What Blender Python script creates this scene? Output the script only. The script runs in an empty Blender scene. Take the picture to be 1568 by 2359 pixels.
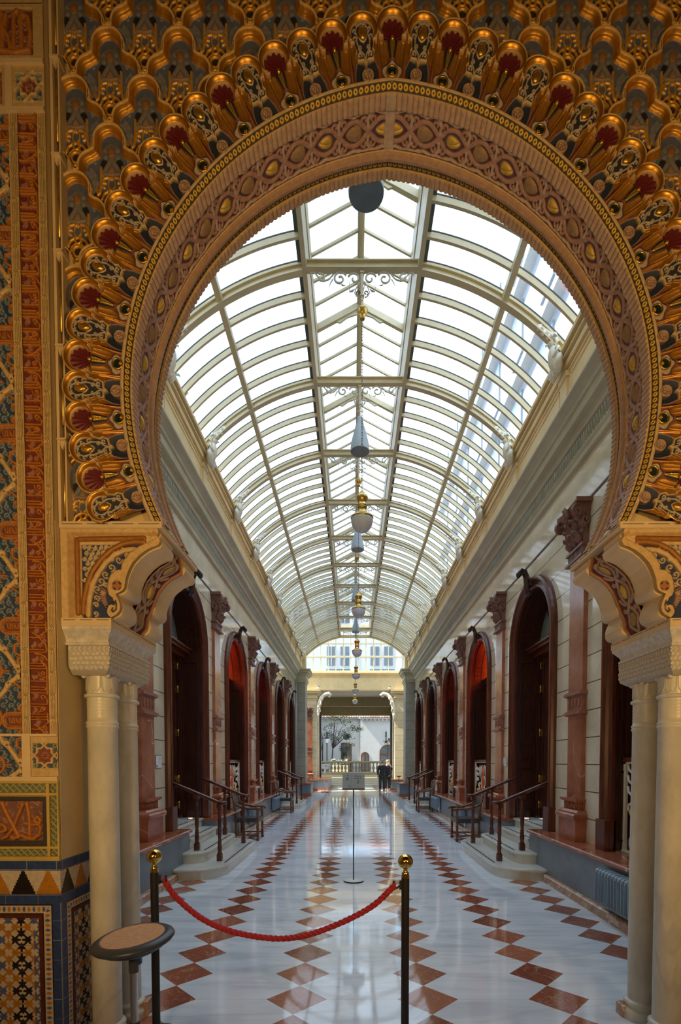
import bpy, math, random
import numpy as np
from mathutils import Vector, Matrix
random.seed(7)
rng = np.random.default_rng(11)
sc = bpy.context.scene
col = sc.collection
PI = math.pi
# ------------------------------------------------------------------ helpers
def tag(o, label=None, cat=None, group=None, kind=None):
    if label: o['label'] = label
    if cat: o['category'] = cat
    if group: o['group'] = group
    if kind: o['kind'] = kind
    return o
def thing(name, label, cat, loc=(0, 0, 0), rz=0.0, group=None, kind=None):
    o = bpy.data.objects.new(name, None); col.objects.link(o)
    o.empty_display_size = 0.1
    o.location = loc; o.rotation_euler = (0, 0, rz)
    return tag(o, label, cat, group, kind)
def kids(o): return [c for c in col.objects if c.parent == o]
def dup(root, loc=None, rz=None, label=None, group=None, tree=None):
    def cp(o, parent):
        c = o.copy(); col.objects.link(c)
        if parent is not None: c.parent = parent
        for ch in CH.get(o.name, []):
            d = cp(ch, c); CH.setdefault(c.name, []).append(d)
        return c
    r = cp(root, None)
    if loc is not None: r.location = loc
    if rz is not None: r.rotation_euler = (0, 0, rz)
    if label: r['label'] = label
    if group: r['group'] = group
    return r
CH = {}
def par(o, p):
    if p is not None:
        o.parent = p; CH.setdefault(p.name, []).append(o)
    return o
class MB:
    """collects shapes into one mesh"""
    def __init__(s): s.v = []; s.f = []; s.m = []; s.M = None; s.k = 0; s.sm = []; s.smooth = False
    def add(s, vs, fs, k=None, sm=None):
        b = len(s.v)
        if s.M is not None: vs = [tuple(s.M @ Vector(p)) for p in vs]
        s.v += [tuple(p) for p in vs]
        for f in fs:
            s.f.append([i + b for i in f]); s.m.append(s.k if k is None else k); s.sm.append(s.smooth if sm is None else sm)
        return s
    def box(s, x0, x1, y0, y1, z0, z1, k=None):
        v = [(x0,y0,z0),(x1,y0,z0),(x1,y1,z0),(x0,y1,z0),(x0,y0,z1),(x1,y0,z1),(x1,y1,z1),(x0,y1,z1)]
        return s.add(v, [(0,3,2,1),(4,5,6,7),(0,1,5,4),(1,2,6,5),(2,3,7,6),(3,0,4,7)], k, False)
    def prism(s, pts, a, b, axis='y', k=None, sm=False):
        """polygon pts extruded a..b along axis; pts are the two other coordinates in xyz order"""
        def P(p, t):
            return (t, p[0], p[1]) if axis == 'x' else ((p[0], t, p[1]) if axis == 'y' else (p[0], p[1], t))
        n = len(pts)
        vs = [P(p, a) for p in pts] + [P(p, b) for p in pts]
        s.add(vs, [(i, (i+1) % n, n+(i+1) % n, n+i) for i in range(n)], k, sm)
        s.add(vs, [list(range(n))[::-1], [n+i for i in range(n)]], k, False)
        return s
    def tube(s, pts, r, n=8, k=None, cap=True, flat=1.0, up=None):
        pts = [Vector(p) for p in pts]; N = len(pts)
        if not hasattr(r, '__len__'): r = [r] * N
        vs = []; prev = None
        for i, p in enumerate(pts):
            t = (pts[min(i+1, N-1)] - pts[max(i-1, 0)])
            if t.length < 1e-9: t = Vector((0, 0, 1))
            t.normalize()
            if prev is None:
                a = Vector(up) if up else (Vector((0, 0, 1)) if abs(t.z) < .9 else Vector((1, 0, 0)))
            else: a = prev
            a = (a - t * a.dot(t))
            if a.length < 1e-6: a = t.orthogonal()
            a.normalize(); prev = a; b = t.cross(a)
            for j in range(n):
                th = 2*PI*j/n
                vs.append(p + a*(math.cos(th)*r[i]*flat) + b*(math.sin(th)*r[i]))
        fs = [(i*n+j, i*n+(j+1) % n, (i+1)*n+(j+1) % n, (i+1)*n+j) for i in range(N-1) for j in range(n)]
        if cap: fs += [list(range(n))[::-1], [(N-1)*n+j for j in range(n)]]
        return s.add(vs, fs, k, True)
    def lathe(s, prof, c=(0, 0, 0), n=24, k=None, axis='z', sm=True):
        vs = []; m = len(prof)
        for r, z in prof:
            for j in range(n):
                th = 2*PI*j/n; x, y = r*math.cos(th), r*math.sin(th)
                vs.append((c[0]+x, c[1]+y, c[2]+z) if axis == 'z' else ((c[0]+x, c[1]+z, c[2]+y) if axis == 'y' else (c[0]+z, c[1]+x, c[2]+y)))
        fs = [(i*n+j, i*n+(j+1) % n, (i+1)*n+(j+1) % n, (i+1)*n+j) for i in range(m-1) for j in range(n)]
        s.add(vs, fs, k, sm)
        s.add(vs[:n], [list(range(n))[::-1]], k, False); s.add(vs[-n:], [list(range(n))], k, False)
        return s
    def ball(s, c, r, n=16, m=10, k=None):
        if not hasattr(r, '__len__'): r = (r, r, r)
        vs = [(c[0], c[1], c[2]-r[2])]
        for i in range(1, m):
            ph = -PI/2 + PI*i/m
            for j in range(n):
                th = 2*PI*j/n
                vs.append((c[0]+r[0]*math.cos(ph)*math.cos(th), c[1]+r[1]*math.cos(ph)*math.sin(th), c[2]+r[2]*math.sin(ph)))
        vs.append((c[0], c[1], c[2]+r[2])); T = len(vs)-1
        fs = [(0, 1+(j+1) % n, 1+j) for j in range(n)]
        for i in range(m-2):
            fs += [(1+i*n+j, 1+i*n+(j+1) % n, 1+(i+1)*n+(j+1) % n, 1+(i+1)*n+j) for j in range(n)]
        fs += [(T, 1+(m-2)*n+j, 1+(m-2)*n+(j+1) % n) for j in range(n)]
        return s.add(vs, fs, k, True)
    def sweep(s, path, prof, k=None, sm=False, closed=False, cap=True):
        """path: list of (origin, axisA, axisB); prof: closed polygon of (a, b)"""
        n = len(prof); vs = []
        for o, A, B in path:
            o = Vector(o); A = Vector(A); B = Vector(B)
            vs += [o + A*a + B*b for a, b in prof]
        N = len(path)
        fs = [(i*n+j, i*n+(j+1) % n, (i+1)*n+(j+1) % n, (i+1)*n+j) for i in range(N-1) for j in range(n)]
        s.add(vs, fs, k, sm)
        if cap: s.add([vs[j] for j in range(n)], [list(range(n))[::-1]], k, False); s.add([vs[(N-1)*n+j] for j in range(n)], [list(range(n))], k, False)
        return s
    def build(s, name, mats, parent=None, bevel=0, loc=None, auto=None):
        me = bpy.data.meshes.new(name)
        me.from_pydata(s.v, [], s.f)
        if not isinstance(mats, (list, tuple)): mats = [mats]
        for m in mats: me.materials.append(m)
        if len(mats) > 1: me.polygons.foreach_set('material_index', s.m)
        me.polygons.foreach_set('use_smooth', s.sm)
        me.update()
        o = bpy.data.objects.new(name, me); col.objects.link(o)
        if loc is not None: o.location = loc
        if bevel:
            b = o.modifiers.new('bevel', 'BEVEL'); b.width = bevel; b.segments = 2; b.limit_method = 'ANGLE'; b.angle_limit = .7
        par(o, parent)
        return o
def struct(mb, name, mats, **k):
    o = mb.build(name, mats, **k); o['kind'] = 'structure'; return o
# ------------------------------------------------------------------ materials
def sub(nt, typ, **kw):
    n = nt.nodes.new(typ)
    for a, b in kw.items():
        if a.startswith('i_'): n.inputs[a[2:].replace('_', ' ')].default_value = b
        else: setattr(n, a, b)
    return n
def newmat(name):
    m = bpy.data.materials.new(name); m.use_nodes = True
    nt = m.node_tree; b = nt.nodes['Principled BSDF']
    return m, nt, b
def ramp(nt, fac, stops, interp='LINEAR'):
    r = nt.nodes.new('ShaderNodeValToRGB'); r.color_ramp.interpolation = interp
    e = r.color_ramp.elements
    while len(e) < len(stops): e.new(0.5)
    for i, (p, c) in enumerate(stops):
        e[i].position = p; e[i].color = (*c, 1) if len(c) == 3 else c
    nt.links.new(fac, r.inputs[0]); return r.outputs[0]
def objco(nt, scale=(1, 1, 1), world=False):
    mp = nt.nodes.new('ShaderNodeMapping'); mp.inputs['Scale'].default_value = scale
    if world:
        g = nt.nodes.new('ShaderNodeNewGeometry'); nt.links.new(g.outputs['Position'], mp.inputs[0])
    else:
        t = nt.nodes.new('ShaderNodeTexCoord'); nt.links.new(t.outputs['Object'], mp.inputs[0])
    return mp.outputs[0]
def mth(nt, op, a, b=None, c=None):
    n = nt.nodes.new('ShaderNodeMath'); n.operation = op
    for i, v in enumerate((a, b, c)):
        if v is None: continue
        if isinstance(v, (int, float)): n.inputs[i].default_value = v
        else: nt.links.new(v, n.inputs[i])
    return n.outputs[0]
def mixc(nt, f, a, b):
    n = nt.nodes.new('ShaderNodeMix'); n.data_type = 'RGBA'
    for sock, v in ((n.inputs[0], f), (n.inputs[6], a), (n.inputs[7], b)):
        if isinstance(v, (int, float)): sock.default_value = v
        elif isinstance(v, tuple): sock.default_value = (*v, 1)
        else: nt.links.new(v, sock)
    return n.outputs[2]
def noise(nt, co, scale, detail=4, rough=.5, dist=0.0):
    n = sub(nt, 'ShaderNodeTexNoise'); n.inputs['Scale'].default_value = scale; n.inputs['Detail'].default_value = detail
    n.inputs['Roughness'].default_value = rough; n.inputs['Distortion'].default_value = dist
    if co is not None: nt.links.new(co, n.inputs['Vector'])
    return n.outputs['Fac']
def bump(nt, b, h, strength=.3, dist=.005):
    n = sub(nt, 'ShaderNodeBump'); n.inputs['Strength'].default_value = strength; n.inputs['Distance'].default_value = dist
    nt.links.new(h, n.inputs['Height']); nt.links.new(n.outputs[0], b.inputs['Normal'])
def plain(name, c, rough=.5, metal=0.0, var=.12, scale=6.0, bmp=0.0, bscale=60, stretch=(1, 1, 1), spec=None, world=False):
    m, nt, b = newmat(name)
    co = objco(nt, stretch, world)
    f = noise(nt, co, scale, 5, .6)
    lo = tuple(max(0, x*(1-var*1.6)) for x in c); hi = tuple(min(1, x*(1+var)) for x in c)
    nt.links.new(ramp(nt, f, [(.3, lo), (.7, hi)]), b.inputs['Base Color'])
    b.inputs['Roughness'].default_value = rough; b.inputs['Metallic'].default_value = metal
    if spec is not None: b.inputs['Specular IOR Level'].default_value = spec
    if bmp: bump(nt, b, noise(nt, co, bscale, 3), bmp, .004)
    return m
def veined(name, c1, c2, vein, rough=.2, scale=3.0, vs=2.2, vw=.02, amount=1.0, world=True, stretch=(1, 1, 1)):
    m, nt, b = newmat(name)
    co = objco(nt, stretch, world)
    base = ramp(nt, noise(nt, co, scale, 7, .65), [(.3, c1), (.7, c2)])
    n1 = noise(nt, co, vs*.7, 2, .5, .8)
    d = mth(nt, 'ABSOLUTE', mth(nt, 'SUBTRACT', n1, .5))
    v = mth(nt, 'MULTIPLY', mth(nt, 'SUBTRACT', 1.0, mth(nt, 'MINIMUM', mth(nt, 'DIVIDE', d, vw), 1.0)), amount)
    n2 = mth(nt, 'GREATER_THAN', noise(nt, co, vs*1.7, 2), .5)
    v = mth(nt, 'MULTIPLY', v, n2)
    nt.links.new(mixc(nt, v, base, vein), b.inputs['Base Color'])
    b.inputs['Roughness'].default_value = rough
    return m
M = {}
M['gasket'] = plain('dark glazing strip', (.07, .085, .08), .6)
M['chain_bronze'] = plain('dark bronze chain', (.20, .13, .06), .4, .9)
M['cream_paint'] = plain('cream painted iron', (.62, .53, .33), .45, var=.06)
M['cream_wall'] = plain('warm cream paint', (.82, .64, .34), .6, var=.07, scale=3)
M['grey_cornice'] = plain('grey green cornice paint', (.54, .51, .36), .5, var=.1, scale=2)
M['red_marble'] = veined('red marble', (.25, .065, .028), (.44, .15, .08), (.72, .60, .50), .16, 5, 1.6, .006, .8)
M['pink_marble'] = veined('rosy marble', (.24, .085, .055), (.38, .17, .12), (.66, .55, .48), .3, 5, 1.6, .006, .5)
M['brown_marble'] = veined('mottled brown marble', (.30, .14, .08), (.55, .38, .24), (.75, .68, .56), .2, 9, 5, .03, .7)
M['step_marble'] = veined('pale green white marble', (.52, .52, .46), (.68, .68, .61), (.4, .41, .38), .22, 4, 2, .03, .35, stretch=(1, .3, 1))
M['col_marble'] = veined('warm white column marble', (.50, .48, .40), (.68, .66, .56), (.32, .31, .28), .34, 9, 3.0, .03, .3, stretch=(1, 1, .45))
M['carved_marble'] = plain('carved white marble', (.62, .59, .52), .5, var=.16, scale=30, bmp=1.0, bscale=70)
M['grey_stone'] = veined('blue grey dado stone', (.13, .17, .21), (.22, .27, .32), (.28, .30, .32), .3, 2, 1.5, .02, .3)
M['dark_wood'] = plain('dark mahogany', (.050, .013, .008), .36, var=.5, scale=7, stretch=(6, 6, .5))
M['red_wood'] = plain('red mahogany', (.12, .028, .012), .3, var=.4, scale=7, stretch=(6, 6, .5))
M['rail_wood'] = plain('polished mahogany rail', (.10, .030, .018), .22, var=.3, scale=9)
M['chair_wood'] = plain('carved walnut', (.17, .07, .028), .35, var=.4, scale=12)
M['leather'] = plain('blue black leather', (.035, .045, .055), .4, var=.2)
M['brass'] = plain('polished brass', (.80, .52, .12), .13, 1.0, var=.06)
M['aged_brass'] = plain('aged brass', (.55, .38, .11), .28, 1.0, var=.25, scale=15)
M['black_metal'] = plain('black textured metal', (.018, .016, .017), .5, .2, var=.4, scale=300)
M['iron'] = plain('white painted scroll iron', (.60, .59, .52), .45, var=.05)
M['chrome'] = plain('brushed steel', (.62, .60, .56), .25, 1.0, var=.05)
M['frost'] = plain('frosted lamp glass', (.56, .63, .74), .35, var=.04)
M['cone_grey'] = plain('grey cone paint', (.36, .42, .46), .5, var=.05)
M['dark_inside'] = plain('dark inside', (.05, .05, .055), .7)
M['reflector'] = plain('grey reflector', (.16, .20, .23), .4)
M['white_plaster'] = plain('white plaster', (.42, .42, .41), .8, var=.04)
M['ornament_white'] = plain('white ornament plaster', (.80, .76, .64), .6, var=.06, scale=30)
M['gilt'] = plain('gilded carving', (.78, .48, .10), .3, .85, var=.2, scale=30)
M['grille_white'] = plain('ivory painted grille', (.70, .66, .54), .4, var=.06)
M['beige_jamb'] = plain('ochre painted jamb', (.62, .47, .24), .7, var=.06, scale=5)
M['corbel_cream'] = plain('cream plaster corbel', (.68, .52, .30), .6, var=.05, scale=8)
M['radiator'] = plain('blue grey radiator enamel', (.20, .29, .36), .35, var=.05)
M['rope'] = plain('red rope', (.42, .018, .03), .75, var=.3, scale=120, bmp=.5, bscale=200)
M['sign_grey'] = plain('grey sign panel', (.24, .275, .28), .45, var=.02)
M['ink'] = plain('dark ink', (.03, .035, .05), .6, var=.0)
M['white_card'] = plain('white card', (.75, .78, .78), .5, var=.02)
M['cork'] = plain('tan leather seat', (.58, .36, .20), .6, var=.12, scale=60, bmp=.2, bscale=200)
M['stool_grey'] = plain('dark grey plastic', (.045, .055, .075), .35, var=.1)
M['skin'] = plain('skin', (.60, .36, .27), .5, var=.06)
M['suit'] = plain('dark suit wool', (.018, .02, .026), .8, var=.2)
M['trouser'] = plain('charcoal trousers', (.035, .032, .033), .8, var=.2)
M['grey_hair'] = plain('grey hair', (.26, .25, .23), .8, var=.2, scale=40)
M['shirt'] = plain('pale shirt', (.6, .65, .75), .7)
M['shoe'] = plain('black shoe', (.01, .01, .01), .3)
M['leaf'] = plain('garden leaf', (.06, .11, .035), .5, var=.5, scale=8)
M['bark'] = plain('bark', (.06, .05, .04), .9, var=.3)
M['roof_tile'] = plain('clay roof tile', (.35, .16, .10), .8, var=.3, scale=20)
M['blue_facade'] = plain('pale blue facade', (.42, .60, .72), .8, var=.05)
M['window_dark'] = plain('dark window glass', (.06, .08, .09), .1, var=.2)
M['yellow_stone'] = plain('yellow stone', (.62, .53, .34), .5, var=.08, scale=4)
M['olive'] = plain('olive brown soffit', (.20, .17, .09), .6, var=.06)
M['flower_white'] = plain('white flowers', (.8, .8, .7), .7, var=.1)
M['ashlar_dark'] = plain('grey building stone', (.25, .25, .26), .8, var=.1)
M['brick_far'] = plain('reddish brick', (.32, .13, .09), .8, var=.2)

def glass_mat(name, tint=(.93, .97, 1), gloss=.10, haze=.0):
    m = bpy.data.materials.new(name); m.use_nodes = True; nt = m.node_tree; nt.nodes.clear()
    out = nt.nodes.new('ShaderNodeOutputMaterial'); t = nt.nodes.new('ShaderNodeBsdfTransparent'); g = nt.nodes.new('ShaderNodeBsdfGlossy')
    t.inputs[0].default_value = (*tint, 1); g.inputs['Roughness'].default_value = .05
    fr = nt.nodes.new('ShaderNodeFresnel'); fr.inputs[0].default_value = 1.45
    mx = nt.nodes.new('ShaderNodeMixShader'); nt.links.new(mth(nt, 'MULTIPLY', fr.outputs[0], gloss/.1*.8), mx.inputs[0])
    nt.links.new(t.outputs[0], mx.inputs[1]); nt.links.new(g.outputs[0], mx.inputs[2])
    last = mx.outputs[0]
    if haze:
        d = nt.nodes.new('ShaderNodeBsdfTranslucent'); d.inputs[0].default_value = (.95, .97, 1, 1)
        m2 = nt.nodes.new('ShaderNodeMixShader'); m2.inputs[0].default_value = haze
        nt.links.new(last, m2.inputs[1]); nt.links.new(d.outputs[0], m2.inputs[2]); last = m2.outputs[0]
    nt.links.new(last, out.inputs[0]); return m
M['roof_glass'] = glass_mat('roof glass', (.95, .975, 1), .08, .07)
M['clear_glass'] = glass_mat('clear glass', (.95, .98, .98), .1)
def emis(name, c, s):
    m = bpy.data.materials.new(name); m.use_nodes = True; nt = m.node_tree; b = nt.nodes['Principled BSDF']
    b.inputs['Base Color'].default_value = (*c, 1); b.inputs['Emission Color'].default_value = (*c, 1); b.inputs['Emission Strength'].default_value = s
    return m
M['spot_glow'] = emis('lit floor spot', (1, .35, .2), 6)
M['red_glow'] = emis('lit red stained glass', (1, .08, .01), 1.2)  # made-up red glow for the window lunettes

# wall stone with courses (joint lines at their real heights)
def course_mat(name, c1, c2, z0, dz, rough, yj=None):
    m, nt, b = newmat(name)
    co = objco(nt, (1, 1, 1), True)
    base = ramp(nt, noise(nt, co, 2.2, 7, .62, .6), [(.3, c1), (.7, c2)])
    sp = nt.nodes.new('ShaderNodeSeparateXYZ'); nt.links.new(co, sp.inputs[0])
    z = mth(nt, 'ADD', mth(nt, 'SUBTRACT', sp.outputs[2], z0), dz*100.5)
    fz = mth(nt, 'ABSOLUTE', mth(nt, 'SUBTRACT', mth(nt, 'FRACT', mth(nt, 'DIVIDE', z, dz)), .5))
    line = mth(nt, 'LESS_THAN', fz, .010/dz*.6)
    line = mth(nt, 'MULTIPLY', line, mth(nt, 'LESS_THAN', sp.outputs[2], 4.86))
    nt.links.new(mixc(nt, line, base, (.10, .075, .05)), b.inputs['Base Color'])
    b.inputs['Roughness'].default_value = rough
    return m
M['wall_stone'] = course_mat('cream wall stone', (.56, .50, .35), (.76, .69, .52), 1.567, .332, .07)
M['pier_stone'] = course_mat('grey pier stone', (.27, .26, .22), (.36, .35, .30), 1.4, .42, .5)
M['yellow_block'] = course_mat('yellow block stone', (.50, .43, .28), (.64, .56, .38), 1.4, .42, .5)

# floor marble
def floor_mat():
    m, nt, b = newmat('polished marble floor')
    co = objco(nt, (1, 1, 1), True)
    sp = nt.nodes.new('ShaderNodeSeparateXYZ'); nt.links.new(co, sp.inputs[0])
    x, y = sp.outputs[0], sp.outputs[1]
    P, D = .883, .4085
    fx = mth(nt, 'FRACT', mth(nt, 'ADD', mth(nt, 'DIVIDE', mth(nt, 'SUBTRACT', x, .506), P), 20.5))
    dx = mth(nt, 'MULTIPLY', mth(nt, 'ABSOLUTE', mth(nt, 'SUBTRACT', fx, .5)), P)
    fy = mth(nt, 'FRACT', mth(nt, 'ADD', mth(nt, 'DIVIDE', mth(nt, 'SUBTRACT', y, 3.312), D), 50.5))
    dy = mth(nt, 'MULTIPLY', mth(nt, 'ABSOLUTE', mth(nt, 'SUBTRACT', fy, .5)), D)
    ss = mth(nt, 'ADD', dx, dy)
    dia = mth(nt, 'LESS_THAN', ss, D/2)
    inx = mth(nt, 'LESS_THAN', mth(nt, 'ABSOLUTE', mth(nt, 'SUBTRACT', x, .0645)), 2.45)
    dia = mth(nt, 'MULTIPLY', dia, inx)
    # joints between diamond side tips
    jl = mth(nt, 'LESS_THAN', dy, .0013)
    # white marble with long soft grey veins
    mp = objco(nt, (.45, 2.2, 1), True)
    n1 = noise(nt, mp, 1.3, 6, .6, 1.0)
    white = ramp(nt, n1, [(.30, (.52, .57, .62)), (.46, (.66, .70, .74)), (.60, (.74, .77, .80)), (.75, (.66, .71, .76))])
    n2 = noise(nt, mp, 1.1, 3, .5, .8)
    d2 = mth(nt, 'ABSOLUTE', mth(nt, 'SUBTRACT', n2, .5))
    v2 = mth(nt, 'MULTIPLY', mth(nt, 'SUBTRACT', 1.0, mth(nt, 'MINIMUM', mth(nt, 'DIVIDE', d2, .035), 1.0)), .30)
    white = mixc(nt, v2, white, (.36, .40, .43))
    # per diamond tone
    cell = nt.nodes.new('ShaderNodeCombineXYZ')
    nt.links.new(mth(nt, 'FLOOR', mth(nt, 'ADD', mth(nt, 'DIVIDE', mth(nt, 'SUBTRACT', x, .506), P), 20.5)), cell.inputs[0])
    nt.links.new(mth(nt, 'FLOOR', mth(nt, 'ADD', mth(nt, 'DIVIDE', mth(nt, 'SUBTRACT', y, 3.312), D), 50.5)), cell.inputs[1])
    wn = nt.nodes.new('ShaderNodeTexWhiteNoise'); wn.noise_dimensions = '2D'; nt.links.new(cell.outputs[0], wn.inputs['Vector'])
    tone = ramp(nt, wn.outputs['Value'], [(0, (.17, .042, .022)), (.5, (.27, .075, .038)), (1, (.37, .13, .07))])
    n3 = noise(nt, co, 14, 6, .7)
    red = mixc(nt, mth(nt, 'MULTIPLY', n3, .45), tone, (.42, .18, .11))
    n4 = noise(nt, co, 4.5, 5, .6, 1.2); d4 = mth(nt, 'ABSOLUTE', mth(nt, 'SUBTRACT', n4, .5))
    v4 = mth(nt, 'MULTIPLY', mth(nt, 'SUBTRACT', 1.0, mth(nt, 'MINIMUM', mth(nt, 'DIVIDE', d4, .010), 1.0)), .55)
    red = mixc(nt, v4, red, (.62, .47, .36))
    jj = mth(nt, 'MULTIPLY', mth(nt, 'MULTIPLY', jl, inx), .6)
    edge = mth(nt, 'LESS_THAN', mth(nt, 'ABSOLUTE', mth(nt, 'SUBTRACT', ss, D/2)), .0012)
    base = mixc(nt, jj, white, (.22, .20, .19))
    base = mixc(nt, dia, base, red)
    base = mixc(nt, mth(nt, 'MULTIPLY', mth(nt, 'MULTIPLY', edge, inx), .4), base, (.2, .17, .15))
    nt.links.new(base, b.inputs['Base Color'])
    b.inputs['Roughness'].default_value = .055
    b.inputs['Specular IOR Level'].default_value = .95
    # slight waviness of each polished slab
    bump(nt, b, noise(nt, co, 3.0, 2), .05, .01)
    return m
M['floor'] = floor_mat()

def relief_mat(name, rough=.55):
    m, nt, b = newmat(name)
    a = nt.nodes.new('ShaderNodeAttribute'); a.attribute_name = 'Col'
    n = noise(nt, objco(nt), 40, 4, .6)
    v = ramp(nt, n, [(.25, (.72, .70, .68)), (.7, (1.08, 1.06, 1.05))])
    mu = nt.nodes.new('ShaderNodeMix'); mu.data_type = 'RGBA'; mu.blend_type = 'MULTIPLY'; mu.inputs[0].default_value = 1
    nt.links.new(a.outputs['Color'], mu.inputs[6]); nt.links.new(v, mu.inputs[7])
    nt.links.new(mu.outputs[2], b.inputs['Base Color'])
    nt.links.new(a.outputs['Alpha'], b.inputs['Metallic'])
    nt.links.new(mth(nt, 'SUBTRACT', rough, mth(nt, 'MULTIPLY', a.outputs['Alpha'], .28)), b.inputs['Roughness'])
    return m
M['relief'] = relief_mat('painted and gilded relief', .6)
M['tilework'] = relief_mat('glazed tilework', .22)

def relief(name, X, H, C, mask=None, mat=None, parent=None):
    """X: (n,m,3) positions already displaced; C: (n,m,4) colour + metal; mask (n-1,m-1) faces kept"""
    n, m = X.shape[:2]
    idx = np.arange(n*m).reshape(n, m)
    q = np.stack([idx[:-1, :-1], idx[:-1, 1:], idx[1:, 1:], idx[1:, :-1]], -1)
    q = q[mask] if mask is not None else q.reshape(-1, 4)
    used = np.unique(q); remap = np.full(n*m, -1); remap[used] = np.arange(len(used)); q = remap[q]
    V = X.reshape(-1, 3)[used].astype(np.float32); Cc = C.reshape(-1, 4)[used].astype(np.float32)
    me = bpy.data.meshes.new(name); F = len(q)
    me.vertices.add(len(V)); me.vertices.foreach_set('co', V.ravel())
    me.loops.add(F*4); me.loops.foreach_set('vertex_index', q.ravel().astype(np.int32))
    me.polygons.add(F); me.polygons.foreach_set('loop_start', np.arange(0, F*4, 4, dtype=np.int32))
    me.polygons.foreach_set('use_smooth', np.ones(F, bool))
    me.update(calc_edges=True)
    a = me.color_attributes.new('Col', 'FLOAT_COLOR', 'POINT'); a.data.foreach_set('color', Cc.ravel())
    me.materials.append(mat or M['relief'])
    o = bpy.data.objects.new(name, me); col.objects.link(o); par(o, parent)
    return o
def seg(U, V, a, b):
    ax, ay = a; bx, by = b; dx, dy = bx-ax, by-ay
    t = np.clip(((U-ax)*dx+(V-ay)*dy)/(dx*dx+dy*dy+1e-12), 0, 1)
    return np.hypot(U-ax-t*dx, V-ay-t*dy)
def poly(U, V, pts):
    d = None
    for a, b in zip(pts[:-1], pts[1:]):
        s_ = seg(U, V, a, b); d = s_ if d is None else np.minimum(d, s_)
    return d
def arcp(cx, cy, r, a0, a1, n=14, r1=None):
    r1 = r if r1 is None else r1
    return [(cx+(r+(r1-r)*i/n)*math.cos(math.radians(a0+(a1-a0)*i/n)), cy+(r+(r1-r)*i/n)*math.sin(math.radians(a0+(a1-a0)*i/n))) for i in range(n+1)]
def smooth(d, a, b):
    t = np.clip((d-a)/(b-a), 0, 1); return t*t*(3-2*t)
def inside(U, V, pts):
    r = np.zeros(U.shape, bool); n = len(pts)
    for i in range(n):
        x1, y1 = pts[i]; x2, y2 = pts[(i+1) % n]
        if y1 == y2: continue
        c = ((y1 > V) != (y2 > V)) & (U < (x2-x1)*(V-y1)/(y2-y1)+x1)
        r ^= c
    return r
class Paint:
    """height + colour layers on a 2d grid"""
    def __init__(s, U, V, base, metal=0.0, h=0.0):
        s.U, s.V = U, V; s.H = np.full(U.shape, float(h)); s.C = np.zeros(U.shape+(4,)); s.C[...] = (*base, metal)
    def put(s, w, colr, metal=0.0, h=None, add=None):
        w = np.clip(w, 0, 1); c = np.array((*colr, metal))
        s.C = s.C*(1-w[..., None])+c*w[..., None]
        if h is not None: s.H = s.H*(1-w)+h*w
        if add is not None: s.H = s.H+add*w
        return s
    def stroke(s, d, r, colr, metal=0.0, h=.004, soft=.0012, rnd=True):
        w = 1-smooth(d, r-soft, r+soft)
        hh = h*np.sqrt(np.clip(1-(np.minimum(d, r)/r)**2*.75, 0, 1)) if rnd else h
        base = s.H; c = np.array((*colr, metal))
        s.C = s.C*(1-w[..., None])+c*w[..., None]; s.H = base*(1-w)+(s.lev if hasattr(s, 'lev') else 0)*w+hh*w
        return s
GOLD = (.72, .36, .045); CREAM = (.62, .46, .25); NAVY = (.025, .035, .075); BLUEG = (.20, .23, .27); MAROON = (.16, .022, .018)
ORANGE = (.42, .16, .028); PINK = (.46, .27, .20); REDM = (.30, .02, .03); OCHRE = (.60, .42, .12)
# ------------------------------------------------------------------ horseshoe arch
XA, DC, RR, ZC, YF = .20, .15, 1.51, 3.53, 2.66
def W(o, p):
    """parent o to p keeping its world placement"""
    o.parent = p; o.matrix_parent_inverse = Matrix.Translation(-Vector(p.location)); CH.setdefault(p.name, []).append(o); return o
def mirx(o, name=None):
    """mirrored copy of a mesh object about the arch axis, own mesh data"""
    me = o.data.copy(); n = len(me.vertices); a = np.empty(n*3, np.float32); me.vertices.foreach_get('co', a)
    a = a.reshape(-1, 3); a[:, 0] = 2*XA-a[:, 0]; me.vertices.foreach_set('co', a.ravel()); me.flip_normals(); me.update()
    c = bpy.data.objects.new(name or o.name, me); col.objects.link(c); return c
def ac(s, a, rho):
    x = XA+DC+rho*math.cos(a); z = ZC+rho*math.sin(a)
    return (x if s < 0 else 2*XA-x, z)
AEND = math.radians(206.8)
def a0(rho): return math.acos(-DC/rho)
arch = thing('horseshoe_arch', 'huge gilded horseshoe arch with a ring of shell niches framing the glass-roofed hall', 'arch', (XA, 2.66, 2.85))

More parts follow.
